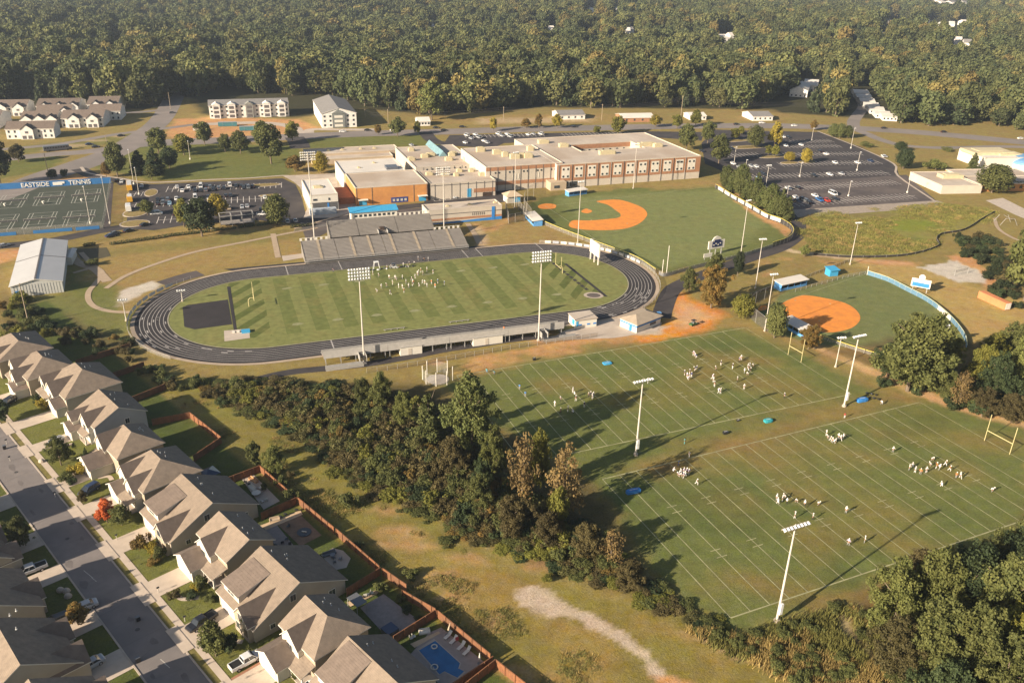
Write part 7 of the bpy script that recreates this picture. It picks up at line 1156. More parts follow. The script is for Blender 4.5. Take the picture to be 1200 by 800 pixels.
def loft(sections):
    """sections: (x, half width, z bottom, z shoulder, z top); rounded hull"""
    m = MB(); R_ = []
    for x, w_, z0, z1, z2 in sections: R_.append([(x, -w_ * .92, z0), (x, -w_, z0 + .12), (x, -w_, z1), (x, -w_ * .86, z2), (x, w_ * .86, z2), (x, w_, z1), (x, w_, z0 + .12), (x, w_ * .92, z0)])
    n = 8; vs = [v for r in R_ for v in r]; fs = [[i * n + j, (i + 1) * n + j, (i + 1) * n + (j + 1) % n, i * n + (j + 1) % n] for i in range(len(R_) - 1) for j in range(n)]; fs += [list(range(n)), list(range((len(R_) - 1) * n, len(R_) * n))[::-1]]
    return m.add(vs, [f[::-1] for f in fs])
def car_proto(kind):
    t = thing("parked_car", "x", "car"); L, W_, H = {"sedan": (4.75, 1.84, 1.46), "suv": (4.8, 1.92, 1.75), "pickup": (5.8, 2.0, 1.85), "van": (5.3, 2.0, 2.0)}[kind]; h = L / 2; w_ = W_ / 2
    if kind == "sedan": body = [(-h, w_ * .86, .35, .75, .86), (-h + .25, w_ * .97, .25, .86, 1.0), (-.6, w_, .2, .88, 1.02), (.9, w_, .2, .86, .99), (h - .5, w_ * .96, .24, .74, .84), (h, w_ * .80, .34, .56, .64)]; cab = (-1.75, -1.0, .35, 1.2, .97, H)
    elif kind == "suv": body = [(-h, w_ * .9, .4, .9, 1.08), (-h + .2, w_ * .98, .3, .98, 1.12), (.9, w_, .25, .95, 1.10), (h - .45, w_ * .97, .3, .84, .98), (h, w_ * .84, .4, .66, .76)]; cab = (-2.3, -2.05, .45, 1.25, 1.08, H)
    elif kind == "van": body = [(-h, w_ * .93, .4, 1.0, 1.15), (.9, w_, .3, 1.0, 1.15), (h - .4, w_ * .96, .35, .85, 1.0), (h, w_ * .85, .42, .66, .78)]; cab = (-2.55, -2.5, 1.1, 2.1, 1.1, H)
    else: body = [(-h, w_ * .95, .5, .98, 1.04), (-.75, w_ * .97, .42, 1.0, 1.06), (-.74, w_, .38, 1.02, 1.14), (1.3, w_, .38, 1.02, 1.14), (h - .35, w_ * .98, .42, .94, 1.08), (h, w_ * .88, .5, .78, .9)]; cab = (-.72, -.55, .95, 1.6, 1.12, H)
    b = obj("body", loft(body), PM["white"], t, smooth=False)
    x0, x1, x2, x3, zc, zt = cab; wt = w_ * .72; wb = w_ * .90; m = MB(); V = [(x0, -wb, zc - .03), (x3, -wb, zc - .03), (x3, wb, zc - .03), (x0, wb, zc - .03), (x1, -wt, zt - .05), (x2, -wt, zt - .05), (x2, wt, zt - .05), (x1, wt, zt - .05)]; m.add(V, [[0, 1, 5, 4], [1, 2, 6, 5], [2, 3, 7, 6], [3, 0, 4, 7]]); obj("windows", m, CGL, t)
    m = MB(); m.add([(x1 - .08, -wt - .04, zt - .07), (x2 + .05, -wt - .04, zt - .07), (x2 + .05, wt + .04, zt - .07), (x1 - .08, wt + .04, zt - .07), (x1 + .1, -wt * .8, zt), (x2 - .15, -wt * .8, zt), (x2 - .15, wt * .8, zt), (x1 + .1, wt * .8, zt)], [[0, 1, 5, 4], [1, 2, 6, 5], [2, 3, 7, 6], [3, 0, 4, 7], [4, 5, 6, 7]])
    for s in (-1, 1):
        for xb, xt_ in ((x0, x1), (x3, x2), ((x0 + x3) / 2, (x1 + x2) / 2)): m.tube((xb, s * wb, zc), (xt_, s * wt, zt - .05), .045, n=4)
    obj("roof_panel", m, PM["white"], t)
    for sx in (-1, 1):
        for sy in (-1, 1): m = MB(); m.tube((sx * L * .30, sy * (w_ - .22), .34), (sx * L * .30, sy * (w_ + .01), .34), .34 if kind == "sedan" else .38, n=14); q = obj("wheel", m, TYRE, t); m = MB(); m.tube((sx * L * .30, sy * (w_ + .0), .34), (sx * L * .30, sy * (w_ + .025), .34), .2, n=10); obj("rim", m, RIM, q)
    zf = body[-1][3] - .02
    for s in (-1, 1): obj("headlight", MB().box(h - .12, s * w_ * .62, zf - .05, .22, .34, .14), HL, t); obj("tail_light", MB().box(-h + .04, s * w_ * .72, body[0][3] - .16, .1, .22, .18), TLt, t); obj("side_mirror", MB().box(x3 - .25, s * (w_ + .08), zc, .14, .16, .12), PM["black"], t)
    if kind == "pickup": m = MB(); m.box(-1.8, 0, 1.045, 1.9, 1.6, .02); obj("bed_liner", m, mat("bed_black", (.02, .02, .02), .7), t); m = MB(); m.box(-1.8, -.88, 1.04, 2.1, .1, .16); m.box(-1.8, .88, 1.04, 2.1, .1, .16); m.box(-2.8, 0, 1.04, .1, 1.8, .16); obj("bed_rail", m, PM["white"], t)
    obj("grille", MB().box(h - .01, 0, zf - .1, .05, w_ * .9, .18), PM["black"], t); return keep(t)
CP = {k: car_proto(k) for k in ("sedan", "suv", "pickup", "van")}; used_p = set(); CW = {"sedan": "sedan", "suv": "suv", "pickup": "pickup truck", "van": "van"}
def car(kind, col, base, ang, label, group=None, cat=None, sc_=1.0, nm=None):
    p = CP[kind]
    if kind not in used_p: used_p.add(kind); o = p; o.location = base; o.rotation_euler = (0, 0, ang); kids = KIDS[o.name]; [o.pop(k, None) for k in ('group',)]
    else: o = dup(p, base, ang); o.pop('group', None)
    if o is p and sc_ != 1: o.scale = (sc_,) * 3
    for c in (o.children_recursive if o is not p else KIDS[p.name]):
        if c.name.split('.')[0] in ("body", "roof_panel", "bed_rail"): c.material_slots[0].link = 'OBJECT'; c.material_slots[0].material = PM[col]
    o['label'] = label; o['category'] = cat or CW[kind]
    if group: o['group'] = group
    if sc_ != 1: o.scale = (sc_,) * 3
    return o
cn = random.Random(12)
def hd(a, b, flip=False): q = heading(a, b); return q + (math.pi if flip else 0)
# on the estate
car("pickup", "white", loc(288.5, 777), hd((272, 787), (308, 767)), "white pickup parked on the driveway at the bottom, bed towards the street"); car("pickup", "black", loc(237, 731), hd((245, 726), (228, 737)), "black pickup parked nose out on the driveway of the second big dormer house"); car("pickup", "silver", loc(37, 670), hd((56, 663), (18, 677)), "silver pickup with a dark bed across the street"); car("sedan", "silver", loc(106, 781), hd((121, 773), (91, 790)), "pale silver sedan nearest the bottom left corner")
car("sedan", "silver", loc(99, 713), hd((108, 710), (88, 718)), "silver car beside the orange tipped tree across the street"); car("suv", "black", loc(67, 730), hd((78, 726), (55, 735)), "black car in the shade behind the silver car across the street"); car("suv", "navy", loc(105, 576), hd((112, 572), (97, 581)), "dark car on the driveway beside the yellow flowering shrub"); car("sedan", "silver", loc(65, 519), hd((70, 516), (59, 523)), "silver car half hidden by the spreading tree on the upper driveway"); car("suv", "black", loc(10, 473), hd((14, 470), (3, 477)), "dark car at the left edge near the second house's garage"); car("sedan", "white", loc(366, 806), hd((380, 798), (350, 812)), "white car cut by the bottom edge beside the yellow bush")
# lots
vert = hd((236, 224), (246, 240)); KR = KA + math.pi / 2
L1 = [(424, 165, "w"), (497, 165, "w"), (576, 160, "v"), (614, 158, "k"), (635, 165, "g"), (760, 152, "v"), (800, 158, "k"), (835, 158, "k"), (865, 158, "k"), (458, 188, "w"), (538, 187, "k"), (575, 185, "k"), (608, 185, "g"), (655, 180, "k"), (690, 173, "g"), (725, 172, "k"), (850, 168, "k"), (300, 245, "k"), (330, 247, "k"), (365, 245, "g"), (420, 240, "w"), (540, 232, "v"), (622, 230, "k"), (650, 228, "g"), (735, 220, "k"), (765, 220, "k"), (300, 270, "k"), (335, 268, "g"), (355, 268, "k"), (376, 268, "b"), (410, 335, "k"), (985, 230, "w"), (840, 292, "s"), (872, 287, "s"), (960, 308, "k"), (755, 300, "t"), (198, 158, "s"), (905, 160, "k"), (880, 168, "g"), (440, 245, "k"), (1180, 380, "s"), (1130, 385, "s"), (40, 122, "k"), (70, 130, "w")]
CC_ = {"w": "white", "v": "white", "k": "black", "g": "grey", "b": "skyblue", "s": "silver", "t": "tan"}; KK = {"w": "sedan", "v": "van", "k": "sedan", "g": "suv", "b": "sedan", "s": "sedan", "t": "suv"}
for x, y, c in L1:
    u, v = 130 + x / 5.4545, 190 + y / 5.4545; sp = {"b": "light blue car among dark cars in the west parking lot", "t": "tan car near the frame shelter in the west parking lot"}.get(c); car(KK[c], CC_[c], loc(u, v), KR + cn.uniform(-.06, .06) + (math.pi if cn.random() < .5 else 0), sp or "%s %s parked in the busy west parking lot" % (CC_[c], CW[KK[c]]), None if sp else "%s %ss in the west lot" % (CC_[c], CW[KK[c]]))
car("van", "white", loc(183.5, 251.5), KA, "white van on the lower island row of the west parking lot"); car("pickup", "white", loc(309.5, 252.5), KA - .1, "long white truck below the round island tree in the west lot", sc_=1.15); 
for u, v, c, lb in ((170, 264.5, "black", "dark car on the campus drive nearest the west lot island"), (151, 271.5, "black", "second dark car in the queue on the campus drive"), (135, 274.5, "grey", "third dark car in the queue on the campus drive"), (130, 277.5, "navy", "last dark car in the queue on the campus drive"), (5, 289, "silver", "pale car at the left edge of the campus drive")): car("sedan", c, loc(u, v), hd((130, 275), (170, 265)), lb)
L2 = [(670, 277, "w"), (790, 270, "w"), (985, 342, "w"), (935, 320, "k"), (1057, 410, "w"), (1015, 502, "w"), (1105, 497, "s"), (890, 512, "k"), (400, 437, "s"), (440, 440, "w"), (465, 532, "b"), (690, 612, "w"), (765, 606, "k"), (750, 682, "w"), (800, 692, "k"), (760, 712, "k"), (820, 706, "g"), (850, 720, "k"), (900, 668, "w"), (935, 703, "B"), (985, 706, "r"), (1040, 655, "V"), (1055, 695, "k"), (690, 212, "k"), (650, 208, "w"), (310, 447, "s"), (260, 417, "w"), (480, 492, "k"), (500, 507, "k"), (250, 300, "k"), (15, 320, "k"), (330, 170, "k"), (300, 160, "k")]
cc2 = dict(CC_, B="blue", r="red", V="white"); ah = hd((918, 226), (936, 235)); kk2 = dict(KK, B="pickup", r="pickup", V="van")
for x, y, c in L2:
    u, v = 820 + x / 6.667, 130 + y / 6.667; sp = {"b": "pale blue car beside the pine row in the east lot", "B": "blue pickup in the close group of cars in the east lot", "r": "red pickup in the close group of cars in the east lot", "V": "longest white van in the lower part of the east lot"}.get(c); car(kk2[c], cc2[c], loc(u, v), ah + cn.uniform(-.08, .08) + (math.pi if cn.random() < .5 else 0), sp or "%s %s standing in the half empty east lot" % (cc2[c], CW[kk2[c]]), None if sp else "%s %ss in the east lot" % (cc2[c], CW[kk2[c]]), sc_=1.12 if c == "V" else 1)
for u, v, c in ((1036, 184, "white"), (1005, 191.5, "white"), (1020, 189.5, "navy")): car("sedan", c, loc(u, v), ah, {"navy": "dark blue car alone at the right side of the east lot"}.get(c, "white sedan standing in the half empty east lot"), None if c == "navy" else "white sedans in the east lot")
for i, (u, v) in enumerate(((547, 159.5), (552, 163), (557, 158.5), (561, 162), (567, 166), (571, 168), (584, 158), (588, 160), (594, 158), (598, 161), (619, 158.5), (625, 158), (634, 158), (482, 171), (545, 168))): car("sedan" if i % 3 else "van", ("white", "silver")[i % 2], loc(u, v), KR + .2, "%s %s parked behind the school" % (("white", "silver")[i % 2], "car" if i % 3 else "van"), "%s %ss behind the school" % (("white", "silver")[i % 2], "car" if i % 3 else "van"))
RH = hd((500, 155), (640, 151)); q = lambda k: {"k": "black", "w": "white"}[k]
for u, v, c, lb in ((401.7, 155, "w", "white car on the highway below the grey apartment building"), (431, 153.5, "k", "dark car on the highway below the grey apartment building"), (520.5, 153.5, "k", "dark car turning at the school entrance drive"), (511, 150.5, "k", "dark car by the side lane above the school entrance"), (542, 149.5, "k", "dark car alone on the highway left of the first yellow street tree"), (673, 149.5, "k", "dark car on the highway left of the brick ranch house"), (863, 146.5, "k", "dark car on the highway above the east lot"), (893, 144.8, "w", "white car on the highway left of the other white one"), (931, 148, "w", "white car on the highway above the middle of the east lot"), (1036, 151, "k", "dark car at the right road junction"), (1106, 155.5, "k", "dark car on the highway right of the junction"), (1196, 163, "w", "white car at the right edge of the highway"), (461, 153.5, "w", "white car on the highway half behind the green tree")): car("sedan", q(c), loc(u, v), RH, lb)
for u, v, c, lb in ((112.5, 173, "black", "black car on the side road behind the truck"), (142, 160, "black", "dark car at the end of the townhouse lane"), (202, 133, "grey", "grey car far up the main road"), (105, 170, "navy", "dark blue car parked by the townhouses"), (1037, 184.5, "silver", "silver car at the kerb of the east lot corner")): car("sedan", c, loc(u, v), hd((60, 181), (140, 173)), lb)
for x, y, c in ((300, 595, "k"), (275, 605, "w"), (370, 600, "r"), (400, 603, "w"), (345, 612, "s"), (430, 600, "k")):
    u, v = 480 + x / 6.667, 140 + y / 6.667; car("sedan", cc2[c], loc(u, v), vert, "%s car in the yard behind the cream building" % cc2[c], "cars in the school service yard")
# bus, trucks, carts
def longveh(nm, label, base, ang, L, W_, H, col, cabc, cat, rf=None):
    t = thing(nm, label, cat, base, ang); m = MB(); hs = [(-L / 2, W_ / 2 * .97, .55, H - .4, H - .05), (-L / 2 + .2, W_ / 2, .5, H - .35, H), (L / 2 - 1.6, W_ / 2, .5, H - .35, H), (L / 2 - 1.4, W_ / 2 * .98, .5, H - .5, H - .1)]; obj("body", loft(hs), col, t); obj("bonnet", loft([(L / 2 - 1.4, W_ / 2 * .9, .5, 1.5, 1.7), (L / 2, W_ / 2 * .85, .55, 1.3, 1.45)]), cabc, t)
    for k in range(int(L / 1.4) - 1):
        for s in (-1, 1): obj("window", MB().box(-L / 2 + 1 + k * 1.4, s * (W_ / 2 + .01), H * .58, 1.0, .05, .7), CGL, t)
    obj("windscreen", MB().box(L / 2 - 1.36, 0, H * .55, .06, W_ * .8, .9), CGL, t)
    for sx in (-.3, .34):
        for sy in (-1, 1): obj("wheel", MB().tube((L * sx, sy * (W_ / 2 - .3), .5), (L * sx, sy * W_ / 2, .5), .5, n=14), TYRE, t)
    if rf: obj("roof_panel", MB().box(-.3, 0, H - .01, L - 2.4, W_ * .85, .06), rf, t)
    return t
bh = hd((152.5, 226), (151.5, 214)); 
longveh("school_bus", "longest yellow bus with a white roof, top of the three by the tennis courts", loc(152, 221), bh, 12, 2.5, 3.1, PM["yellow"], PM["yellow"], "bus", PM["white"]); longveh("school_bus", "short yellow bus with a white roof, middle of the three", loc(152.5, 235.5), bh, 7.5, 2.4, 2.9, PM["yellow"], PM["yellow"], "bus", PM["white"]); longveh("school_bus", "short white bus nearest the campus drive, bottom of the three", loc(151, 246.5), bh, 7.5, 2.4, 2.9, PM["white"], PM["white"], "bus", PM["white"])
longveh("box_truck", "dark truck on the side road below the townhouses", loc(68, 176.5), hd((60, 181), (100, 177)), 15, 2.6, 3.2, PM["grey"], PM["black"], "truck"); 
def gator(label, base, ang, col):
    t = thing("utility_cart", label, "utility cart", base, ang); obj("chassis", MB().box(0, 0, .3, 2.6, 1.4, .5), col, t); obj("canopy", MB().box(.2, 0, 1.75, 1.5, 1.35, .08), PM["black"], t)
    for s in (-1, 1): obj("canopy_post", MB().box(.8, s * .6, .8, .06, .06, .95), STEEL, t); obj("canopy_post", MB().box(-.4, s * .6, .8, .06, .06, .95), STEEL, t); [obj("wheel", MB().tube((x, s * .55, .3), (x, s * .75, .3), .3, n=10), TYRE, t) for x in (-.85, .85)]
    obj("seat", MB().box(0, 0, .8, .6, 1.1, .35), PM["grey"], t)
gator("small green utility cart on the clay corner", loc(812, 381), .6, mat("cart_green", (.05, .12, .04), .5)); gator("utility cart with a pale canopy on the near infield side line of the stadium", loc(461, 314), TA, PM["white"])
def canopy(label, base, ang, s_, h, col, grp=None):
    t = thing("canopy_tent", label, "tent", base, ang, grp); m = MB(); a = s_ / 2; m.add([(-a, -a, h), (a, -a, h), (a, a, h), (-a, a, h), (0, 0, h + .8)], [[0, 1, 4], [1, 2, 4], [2, 3, 4], [3, 0, 4]]); m.add([(-a, -a, h - .25), (a, -a, h - .25), (a, a, h - .25), (-a, a, h - .25), (-a, -a, h), (a, -a, h), (a, a, h), (-a, a, h)], [[0, 1, 5, 4], [1, 2, 6, 5], [2, 3, 7, 6], [3, 0, 4, 7]]); obj("cloth", m, col, t); [obj("leg", MB().box(x * a * .96, y * a * .96, 0, .06, .06, h), STEEL, t) for x in (-1, 1) for y in (-1, 1)]
# shelter frame by the lot, equipment on fields
t = thing("frame_shelter", "grey steel frame shelter with tables at the lower edge of the west lot", "shelter", loc(278, 262), KA + .05); 
for x in (-7, -2.3, 2.3, 7):
    for y in (-3, 3): obj("post", MB().box(x, y, 0, .2, .2, 4.4), STEEL, t)
for y in (-3, 3): obj("beam", MB().box(0, y, 4.4, 14.4, .25, .3), STEEL, t)
for x in (-7, -2.3, 2.3, 7): obj("beam", MB().box(x, 0, 4.4, .25, 6, .3), STEEL, t)
obj("deck", MB().box(0, 0, .8, 14, 5.8, .15), mat("deck_grey", (.22, .20, .18)), t)
for u, v, lb, c, s_ in ((711.5, 426, "bright blue tackling mat lying on the upper practice field", BLU2, (2.6, 1.9, .4)), (900, 494, "turquoise tub of gear between the two practice fields", mat("teal", (.03, .28, .32)), (2.2, 1.4, .8)), (1010, 470, "blue bench tent at the side line by the corner floodlight pole", BLU, (3.2, 1.4, 1.0)), (865, 493, "small dark gear bag between the fields", PM["black"], (.9, .6, .4)), (850, 508, "dark gear cart with white top between the fields", PM["black"], (1.4, .9, .7)), (742, 577, "blue and black gear table in the tree shadow on the lower practice field", BLU, (3.4, 1.2, .9)), (626, 422, "dark bin at the upper side line", PM["black"], (.9, .7, .9))):
    t = thing("field_gear", lb, "sports gear", loc(u, v), R(20)); a, b_, h_ = s_; obj("pad", loft([(-a / 2, b_ / 2 * .8, 0, h_ * .7, h_ * .9), (-a / 4, b_ / 2, 0, h_ * .8, h_), (a / 4, b_ / 2, 0, h_ * .8, h_), (a / 2, b_ / 2 * .8, 0, h_ * .7, h_ * .9)]), c, t); obj("strap", MB().box(0, 0, h_, a * .6, .12, .03), WHT, t)
t = thing("camera_lift", "small grey frame lift on the stadium side line beside the gear pile", "lift", TL(-7.5, 28), TA); [obj("leg", MB().tube((x * 1.3, y, 0), (x * .7, y, 3), .07, n=6), LAMP, t) for x in (-1, 1) for y in (-.7, .7)]; obj("platform", MB().box(0, 0, 3, 1.8, 1.6, .15), LAMP, t)
for k in range(16):
    x = -14 + k * 1.35 + cn.uniform(-.4, .4); t = thing("gear_bag", "dark gear bag in the row along the home side line of the stadium field", "bag", TL(x, 27.5 + cn.uniform(-.7, .7)), cn.uniform(0, 3), "gear bags along the home side line"); obj("bag", loft([(-.5, .25, 0, .3, .42), (0, .35, 0, .38, .5), (.5, .25, 0, .3, .42)]), (PM["black"], PM["grey"], PM["white"])[k % 3], t); obj("handle", MB().box(0, 0, .5, .3, .05, .08), PM["black"], t)
for k in range(6): t = thing("gear_bag", "dark gear item scattered beside the corner floodlight pole", "bag", loc(1016 + k * 2.7, 461 + (k * 5) % 9), k, "gear beside the corner floodlight pole"); obj("bag", loft([(-.4, .2, 0, .2, .3), (0, .3, 0, .3, .4), (.4, .2, 0, .2, .3)]), PM["black"], t)
# ---------------------------------------------------------------- people
SK = mat("skin", (.32, .19, .13), .6, .1, 3); HAIR = mat("hair_dark", (.03, .02, .015), .7)
CLT = {c: mat("cloth_" + c, v, .85, .08, 2) for c, v in (("white", (.66, .64, .60)), ("blue", (.06, .20, .42)), ("black", (.03, .03, .03)), ("grey", (.28, .28, .27)), ("orange", (.55, .18, .05)), ("teal", (.10, .42, .40)), ("red", (.38, .05, .04)), ("navy", (.03, .05, .14)), ("lavender", (.42, .38, .50)))}
def body_mesh(name, J, pads=1.0):
    """one continuous skinned figure; J gives joints in metres, facing +x"""
    V, E, Rr = [], [], []
    def add(p, r, par=None): V.append(p); Rr.append(r); i = len(V) - 1; (E.append((par, i)) if par is not None else None); return i
    pel = add(J["pel"], .15); ch = add(J["chest"], .165 * pads, add([(a + b) / 2 for a, b in zip(J["pel"], J["chest"])], .14, pel)); nk = add(J["neck"], .062, ch); hd_ = add(J["head"], .105, nk); add((J["head"][0] + .01, J["head"][1], J["head"][2] + .11), .085, hd_); add((J["head"][0] + .115, J["head"][1], J["head"][2] + .0), .022, hd_)
    for s, k in ((-1, "r"), (1, "l")):
        sh = add((J["chest"][0], J["chest"][1] + s * .185, J["chest"][2] + .06), .075 * pads, ch); el = add(J["el" + k], .048, sh); wr = add(J["wr" + k], .034, el); pa = add([J["wr" + k][i] + (J["wr" + k][i] - J["el" + k][i]) * .30 for i in range(3)], .04, wr)
        hp = add((J["pel"][0], J["pel"][1] + s * .10, J["pel"][2] - .06), .105, pel); kn = add(J["kn" + k], .068, hp); cf = add([J["kn" + k][i] * .6 + J["an" + k][i] * .4 for i in range(3)], .062, kn); an = add(J["an" + k], .042, cf); add((J["an" + k][0] + .17, J["an" + k][1], max(.04, J["an" + k][2] - .05)), .04, an)
    me_ = bpy.data.meshes.new(name); me_.from_pydata([tuple(map(float, v)) for v in V], E, []); o = bpy.data.objects.new(name, me_); COL.objects.link(o); md = o.modifiers.new("s", 'SKIN'); sv = me_.skin_vertices[0].data
    for i, r in enumerate(Rr): sv[i].radius = (r, r)
    sv[0].use_root = True; o.modifiers.new("d", 'SUBSURF').levels = 1; dg = bpy.context.evaluated_depsgraph_get(); out = bpy.data.meshes.new_from_object(o.evaluated_get(dg)); bpy.data.objects.remove(o); out.name = name
    hx, hy, hz_ = J["head"]; nz_ = J["neck"][2]; mats_ = [SK, CLT["white"], CLT["grey"], PM["black"]]; [out.materials.append(x) for x in mats_]; ANK = max(J["anl"][2], J["anr"][2]) if J.get("low") else .09
    for f in out.polygons:
        c = f.center; arm = min((Vector(J["wrl"]) - c).length, (Vector(J["wrr"]) - c).length) < .27 and c.z > .3; f.use_smooth = True
        f.material_index = 0 if (c.z > nz_ - .02 or arm) else (3 if c.z < .10 else (2 if c.z < J["pel"][2] + .04 else 1))
    return out
ST = dict(pel=(0, 0, .95), chest=(0, 0, 1.36), neck=(0, 0, 1.53), head=(.02, 0, 1.66), ell=(-.02, .28, 1.14), elr=(-.02, -.28, 1.14), wrl=(.08, .27, .92), wrr=(.08, -.27, .92), knl=(.02, .11, .50), knr=(.02, -.11, .50), anl=(0, .12, .09), anr=(0, -.12, .09))
POS = {"stand": ST, "hips": dict(ST, ell=(-.1, .42, 1.16), elr=(-.1, -.42, 1.16), wrl=(.04, .20, 1.02), wrr=(.04, -.20, 1.02), knl=(.02, .16, .5), knr=(.02, -.16, .5), anl=(0, .2, .09), anr=(0, -.2, .09)), "run": dict(ST, pel=(0, 0, .92), chest=(.12, 0, 1.32), neck=(.17, 0, 1.48), head=(.22, 0, 1.60), ell=(-.15, .27, 1.14), elr=(.3, -.25, 1.12), wrl=(.05, .24, .98), wrr=(.42, -.16, 1.30), knl=(.34, .1, .62), knr=(-.08, -.1, .50), anl=(.22, .1, .24), anr=(-.42, -.1, .26)),
       "crouch": dict(ST, pel=(-.22, 0, .72), chest=(.16, 0, 1.02), neck=(.28, 0, 1.14), head=(.36, 0, 1.24), ell=(.25, .3, .82), elr=(.25, -.3, .82), wrl=(.22, .2, .58), wrr=(.22, -.2, .58), knl=(.16, .2, .46), knr=(.16, -.2, .46), anl=(-.04, .22, .09), anr=(-.04, -.22, .09)), "point": dict(ST, elr=(.2, -.34, 1.32), wrr=(.46, -.36, 1.40), knl=(.1, .12, .5), anl=(.12, .13, .09), anr=(-.1, -.13, .09))}
BM = {}
for k, J in POS.items(): BM[k] = body_mesh("body", J, 1.18 if k in ("run", "crouch", "stand") else 1.02)
m = MB()
def dome(R_, z0, n=12, rings=5):
    m = MB(); vs = []; 
    for i in range(rings + 1): a = -.5 + (math.pi / 2 + .5) * i / rings; vs += [(R_ * math.cos(a) * math.cos(2 * math.pi * j / n), R_ * math.cos(a) * math.sin(2 * math.pi * j / n) * .88, z0 + R_ * math.sin(a)) for j in range(n)]
    m.add(vs, [[i * n + j, i * n + (j + 1) % n, (i + 1) * n + (j + 1) % n, (i + 1) * n + j] for i in range(rings) for j in range(n)]); return m
HM = dome(.148, .03); hm_me = None
def person(u, v, pose, top, bot, label, group, head="white", ang=None, base=None):
    global hm_me
    p = base or loc(u, v); t = thing("person", label, "person", p, pr.uniform(0, 6.28) if ang is None else ang, group); b_ = obj("body", BM[pose], None, t)
    for i, c in ((1, top), (2, bot)): b_.material_slots[i].link = 'OBJECT'; b_.material_slots[i].material = CLT[c]
    if hm_me is None: h = obj("helmet", HM, [HAIR], t, smooth=True); hm_me = h.data
    else: h = obj("helmet" if head != "hair" else "hair", hm_me, None, t)
    h.location = POS[pose]["head"]; h.scale = (1, 1, 1) if head != "hair" else (.82, .9, .95); h.material_slots[0].link = 'OBJECT'; h.material_slots[0].material = HAIR if head == "hair" else CLT[head]; s_ = pr.uniform(.97, 1.09); t.scale = (s_,) * 3; return t
pr = random.Random(31); PO = ("stand", "hips", "run", "crouch", "point")
def squad(pts, ox, oy, k, tops, bots, label, group, heads=("white",), poses=PO):
    for i, (x, y) in enumerate(pts): person(ox + x / k, oy + y / k, poses[pr.randrange(len(poses))], tops[i % len(tops)], bots[i % len(bots)], label % tops[i % len(tops)] if '%' in label else label, group if '%' not in group else group % tops[i % len(tops)], heads[i % len(heads)])
squad([(408, 240), (420, 250), (432, 236), (440, 250), (425, 260), (457, 218), (462, 212)], 700, 380, 4, ("navy", "lavender", "black"), ("white",), "player in %s in the tight group left of the middle of the upper practice field", "%s players in the left group", poses=("stand", "hips", "crouch"))
squad([(458, 150), (463, 158), (450, 148)], 700, 380, 4, ("lavender", "navy"), ("white",), "player in %s in the small knot near the top of the upper practice field", "%s players in the top knot")
squad([(688, 230), (705, 208), (713, 222), (703, 240), (726, 200), (708, 216), (715, 205)], 700, 380, 4, ("white", "white", "black"), ("grey", "white"), "player in %s in the right group of the upper practice field", "%s players in the right group")
squad([(538, 258), (543, 272), (548, 293), (566, 323), (577, 326), (571, 320)], 700, 380, 4, ("lavender", "white", "black"), ("white",), "player in %s in the loose line below the left group", "%s players in the loose line")
squad([(578, 193), (555, 220), (673, 168), (665, 178), (632, 210), (655, 270), (687, 305), (875, 347), (236, 278)], 700, 380, 4, ("black", "grey", "white", "navy"), ("white", "black"), "lone player in %s spread over the right half of the upper practice field", "%s players spread over the field", poses=("stand", "run", "hips"))
squad([(515, 307), (542, 340)], 480, 380, 4, ("blue",), ("grey",), "person in blue on the left yard lines of the upper practice field", "people in blue on the left yard lines", ("hair",)); squad([(362, 225), (397, 234)], 480, 380, 4, ("teal",), ("blue",), "person in blue at the top left corner of the upper practice field", "people in blue at the top left corner", ("hair",))
squad([(765, 322), (772, 342), (779, 360), (708, 362), (680, 385), (708, 418), (742, 410), (765, 420), (818, 390), (840, 343), (855, 350), (848, 336), (860, 345)], 480, 380, 4, ("grey", "white", "black"), ("white", "black"), "player in %s at the edge of the long tree shadow", "%s players at the tree shadow")
squad([(380, 712), (390, 716), (402, 722), (412, 712), (428, 706), (395, 700), (405, 700), (386, 704), (418, 702)], 700, 380, 4, ("lavender", "white"), ("white",), "player in %s in the huddle at the left end of the lower practice field", "%s players in the left huddle", poses=("stand", "crouch", "hips"))
for u, v, tp, bt, hdw, lb, po in ((802, 520, "teal", "teal", "hair", "person in a teal shirt alone between the two fields", "stand"), (807.5, 536, "white", "white", "white", "player in white walking above the left huddle", "run"), (795, 545.5, "blue", "navy", "hair", "person in a blue shirt just above the left huddle", "hips"), (789, 554, "white", "black", "white", "player in white with dark trousers left of the left huddle", "crouch"), (816, 568, "white", "white", "white", "player in white running right of the left huddle", "run"), (989.5, 490, "red", "white", "hair", "person in a dark red shirt below the corner floodlight pole", "stand"), (1033, 474, "white", "grey", "hair", "person in white beside the scattered gear near the haul road", "crouch"), (1103, 570, "white", "white", "white", "player in white alone below the right group of the lower field", "crouch"), (1162, 576, "white", "grey", "white", "player in white farthest to the right on the lower field", "crouch"), (1046, 530, "white", "grey", "white", "player in white alone above the right group of the lower field", "hips"), (391, 319, "navy", "navy", "hair", "person in dark clothes walking on the home straight near the start line", "run"), (362, 306, "teal", "navy", "hair", "person in a blue jacket at the left foot of the home grandstand", "stand"), (604.5, 382, "orange", "black", "hair", "person in a yellow orange shirt standing on the visitors' bleachers", "stand")):
    base = None
    if "bleachers" in lb: base = TL(19, -44.4, 2.05)
    person(u, v, po, tp, bt, lb, None, hdw, base=base)
squad([(1072, 522), (1080, 537), (1090, 549), (1100, 556), (1110, 557), (1128, 540), (1140, 546), (1150, 540), (1145, 536)], 700, 380, 4, ("white",), ("white", "grey"), "player in white in the curved line at the top of the lower practice field", "white players in the curved line")
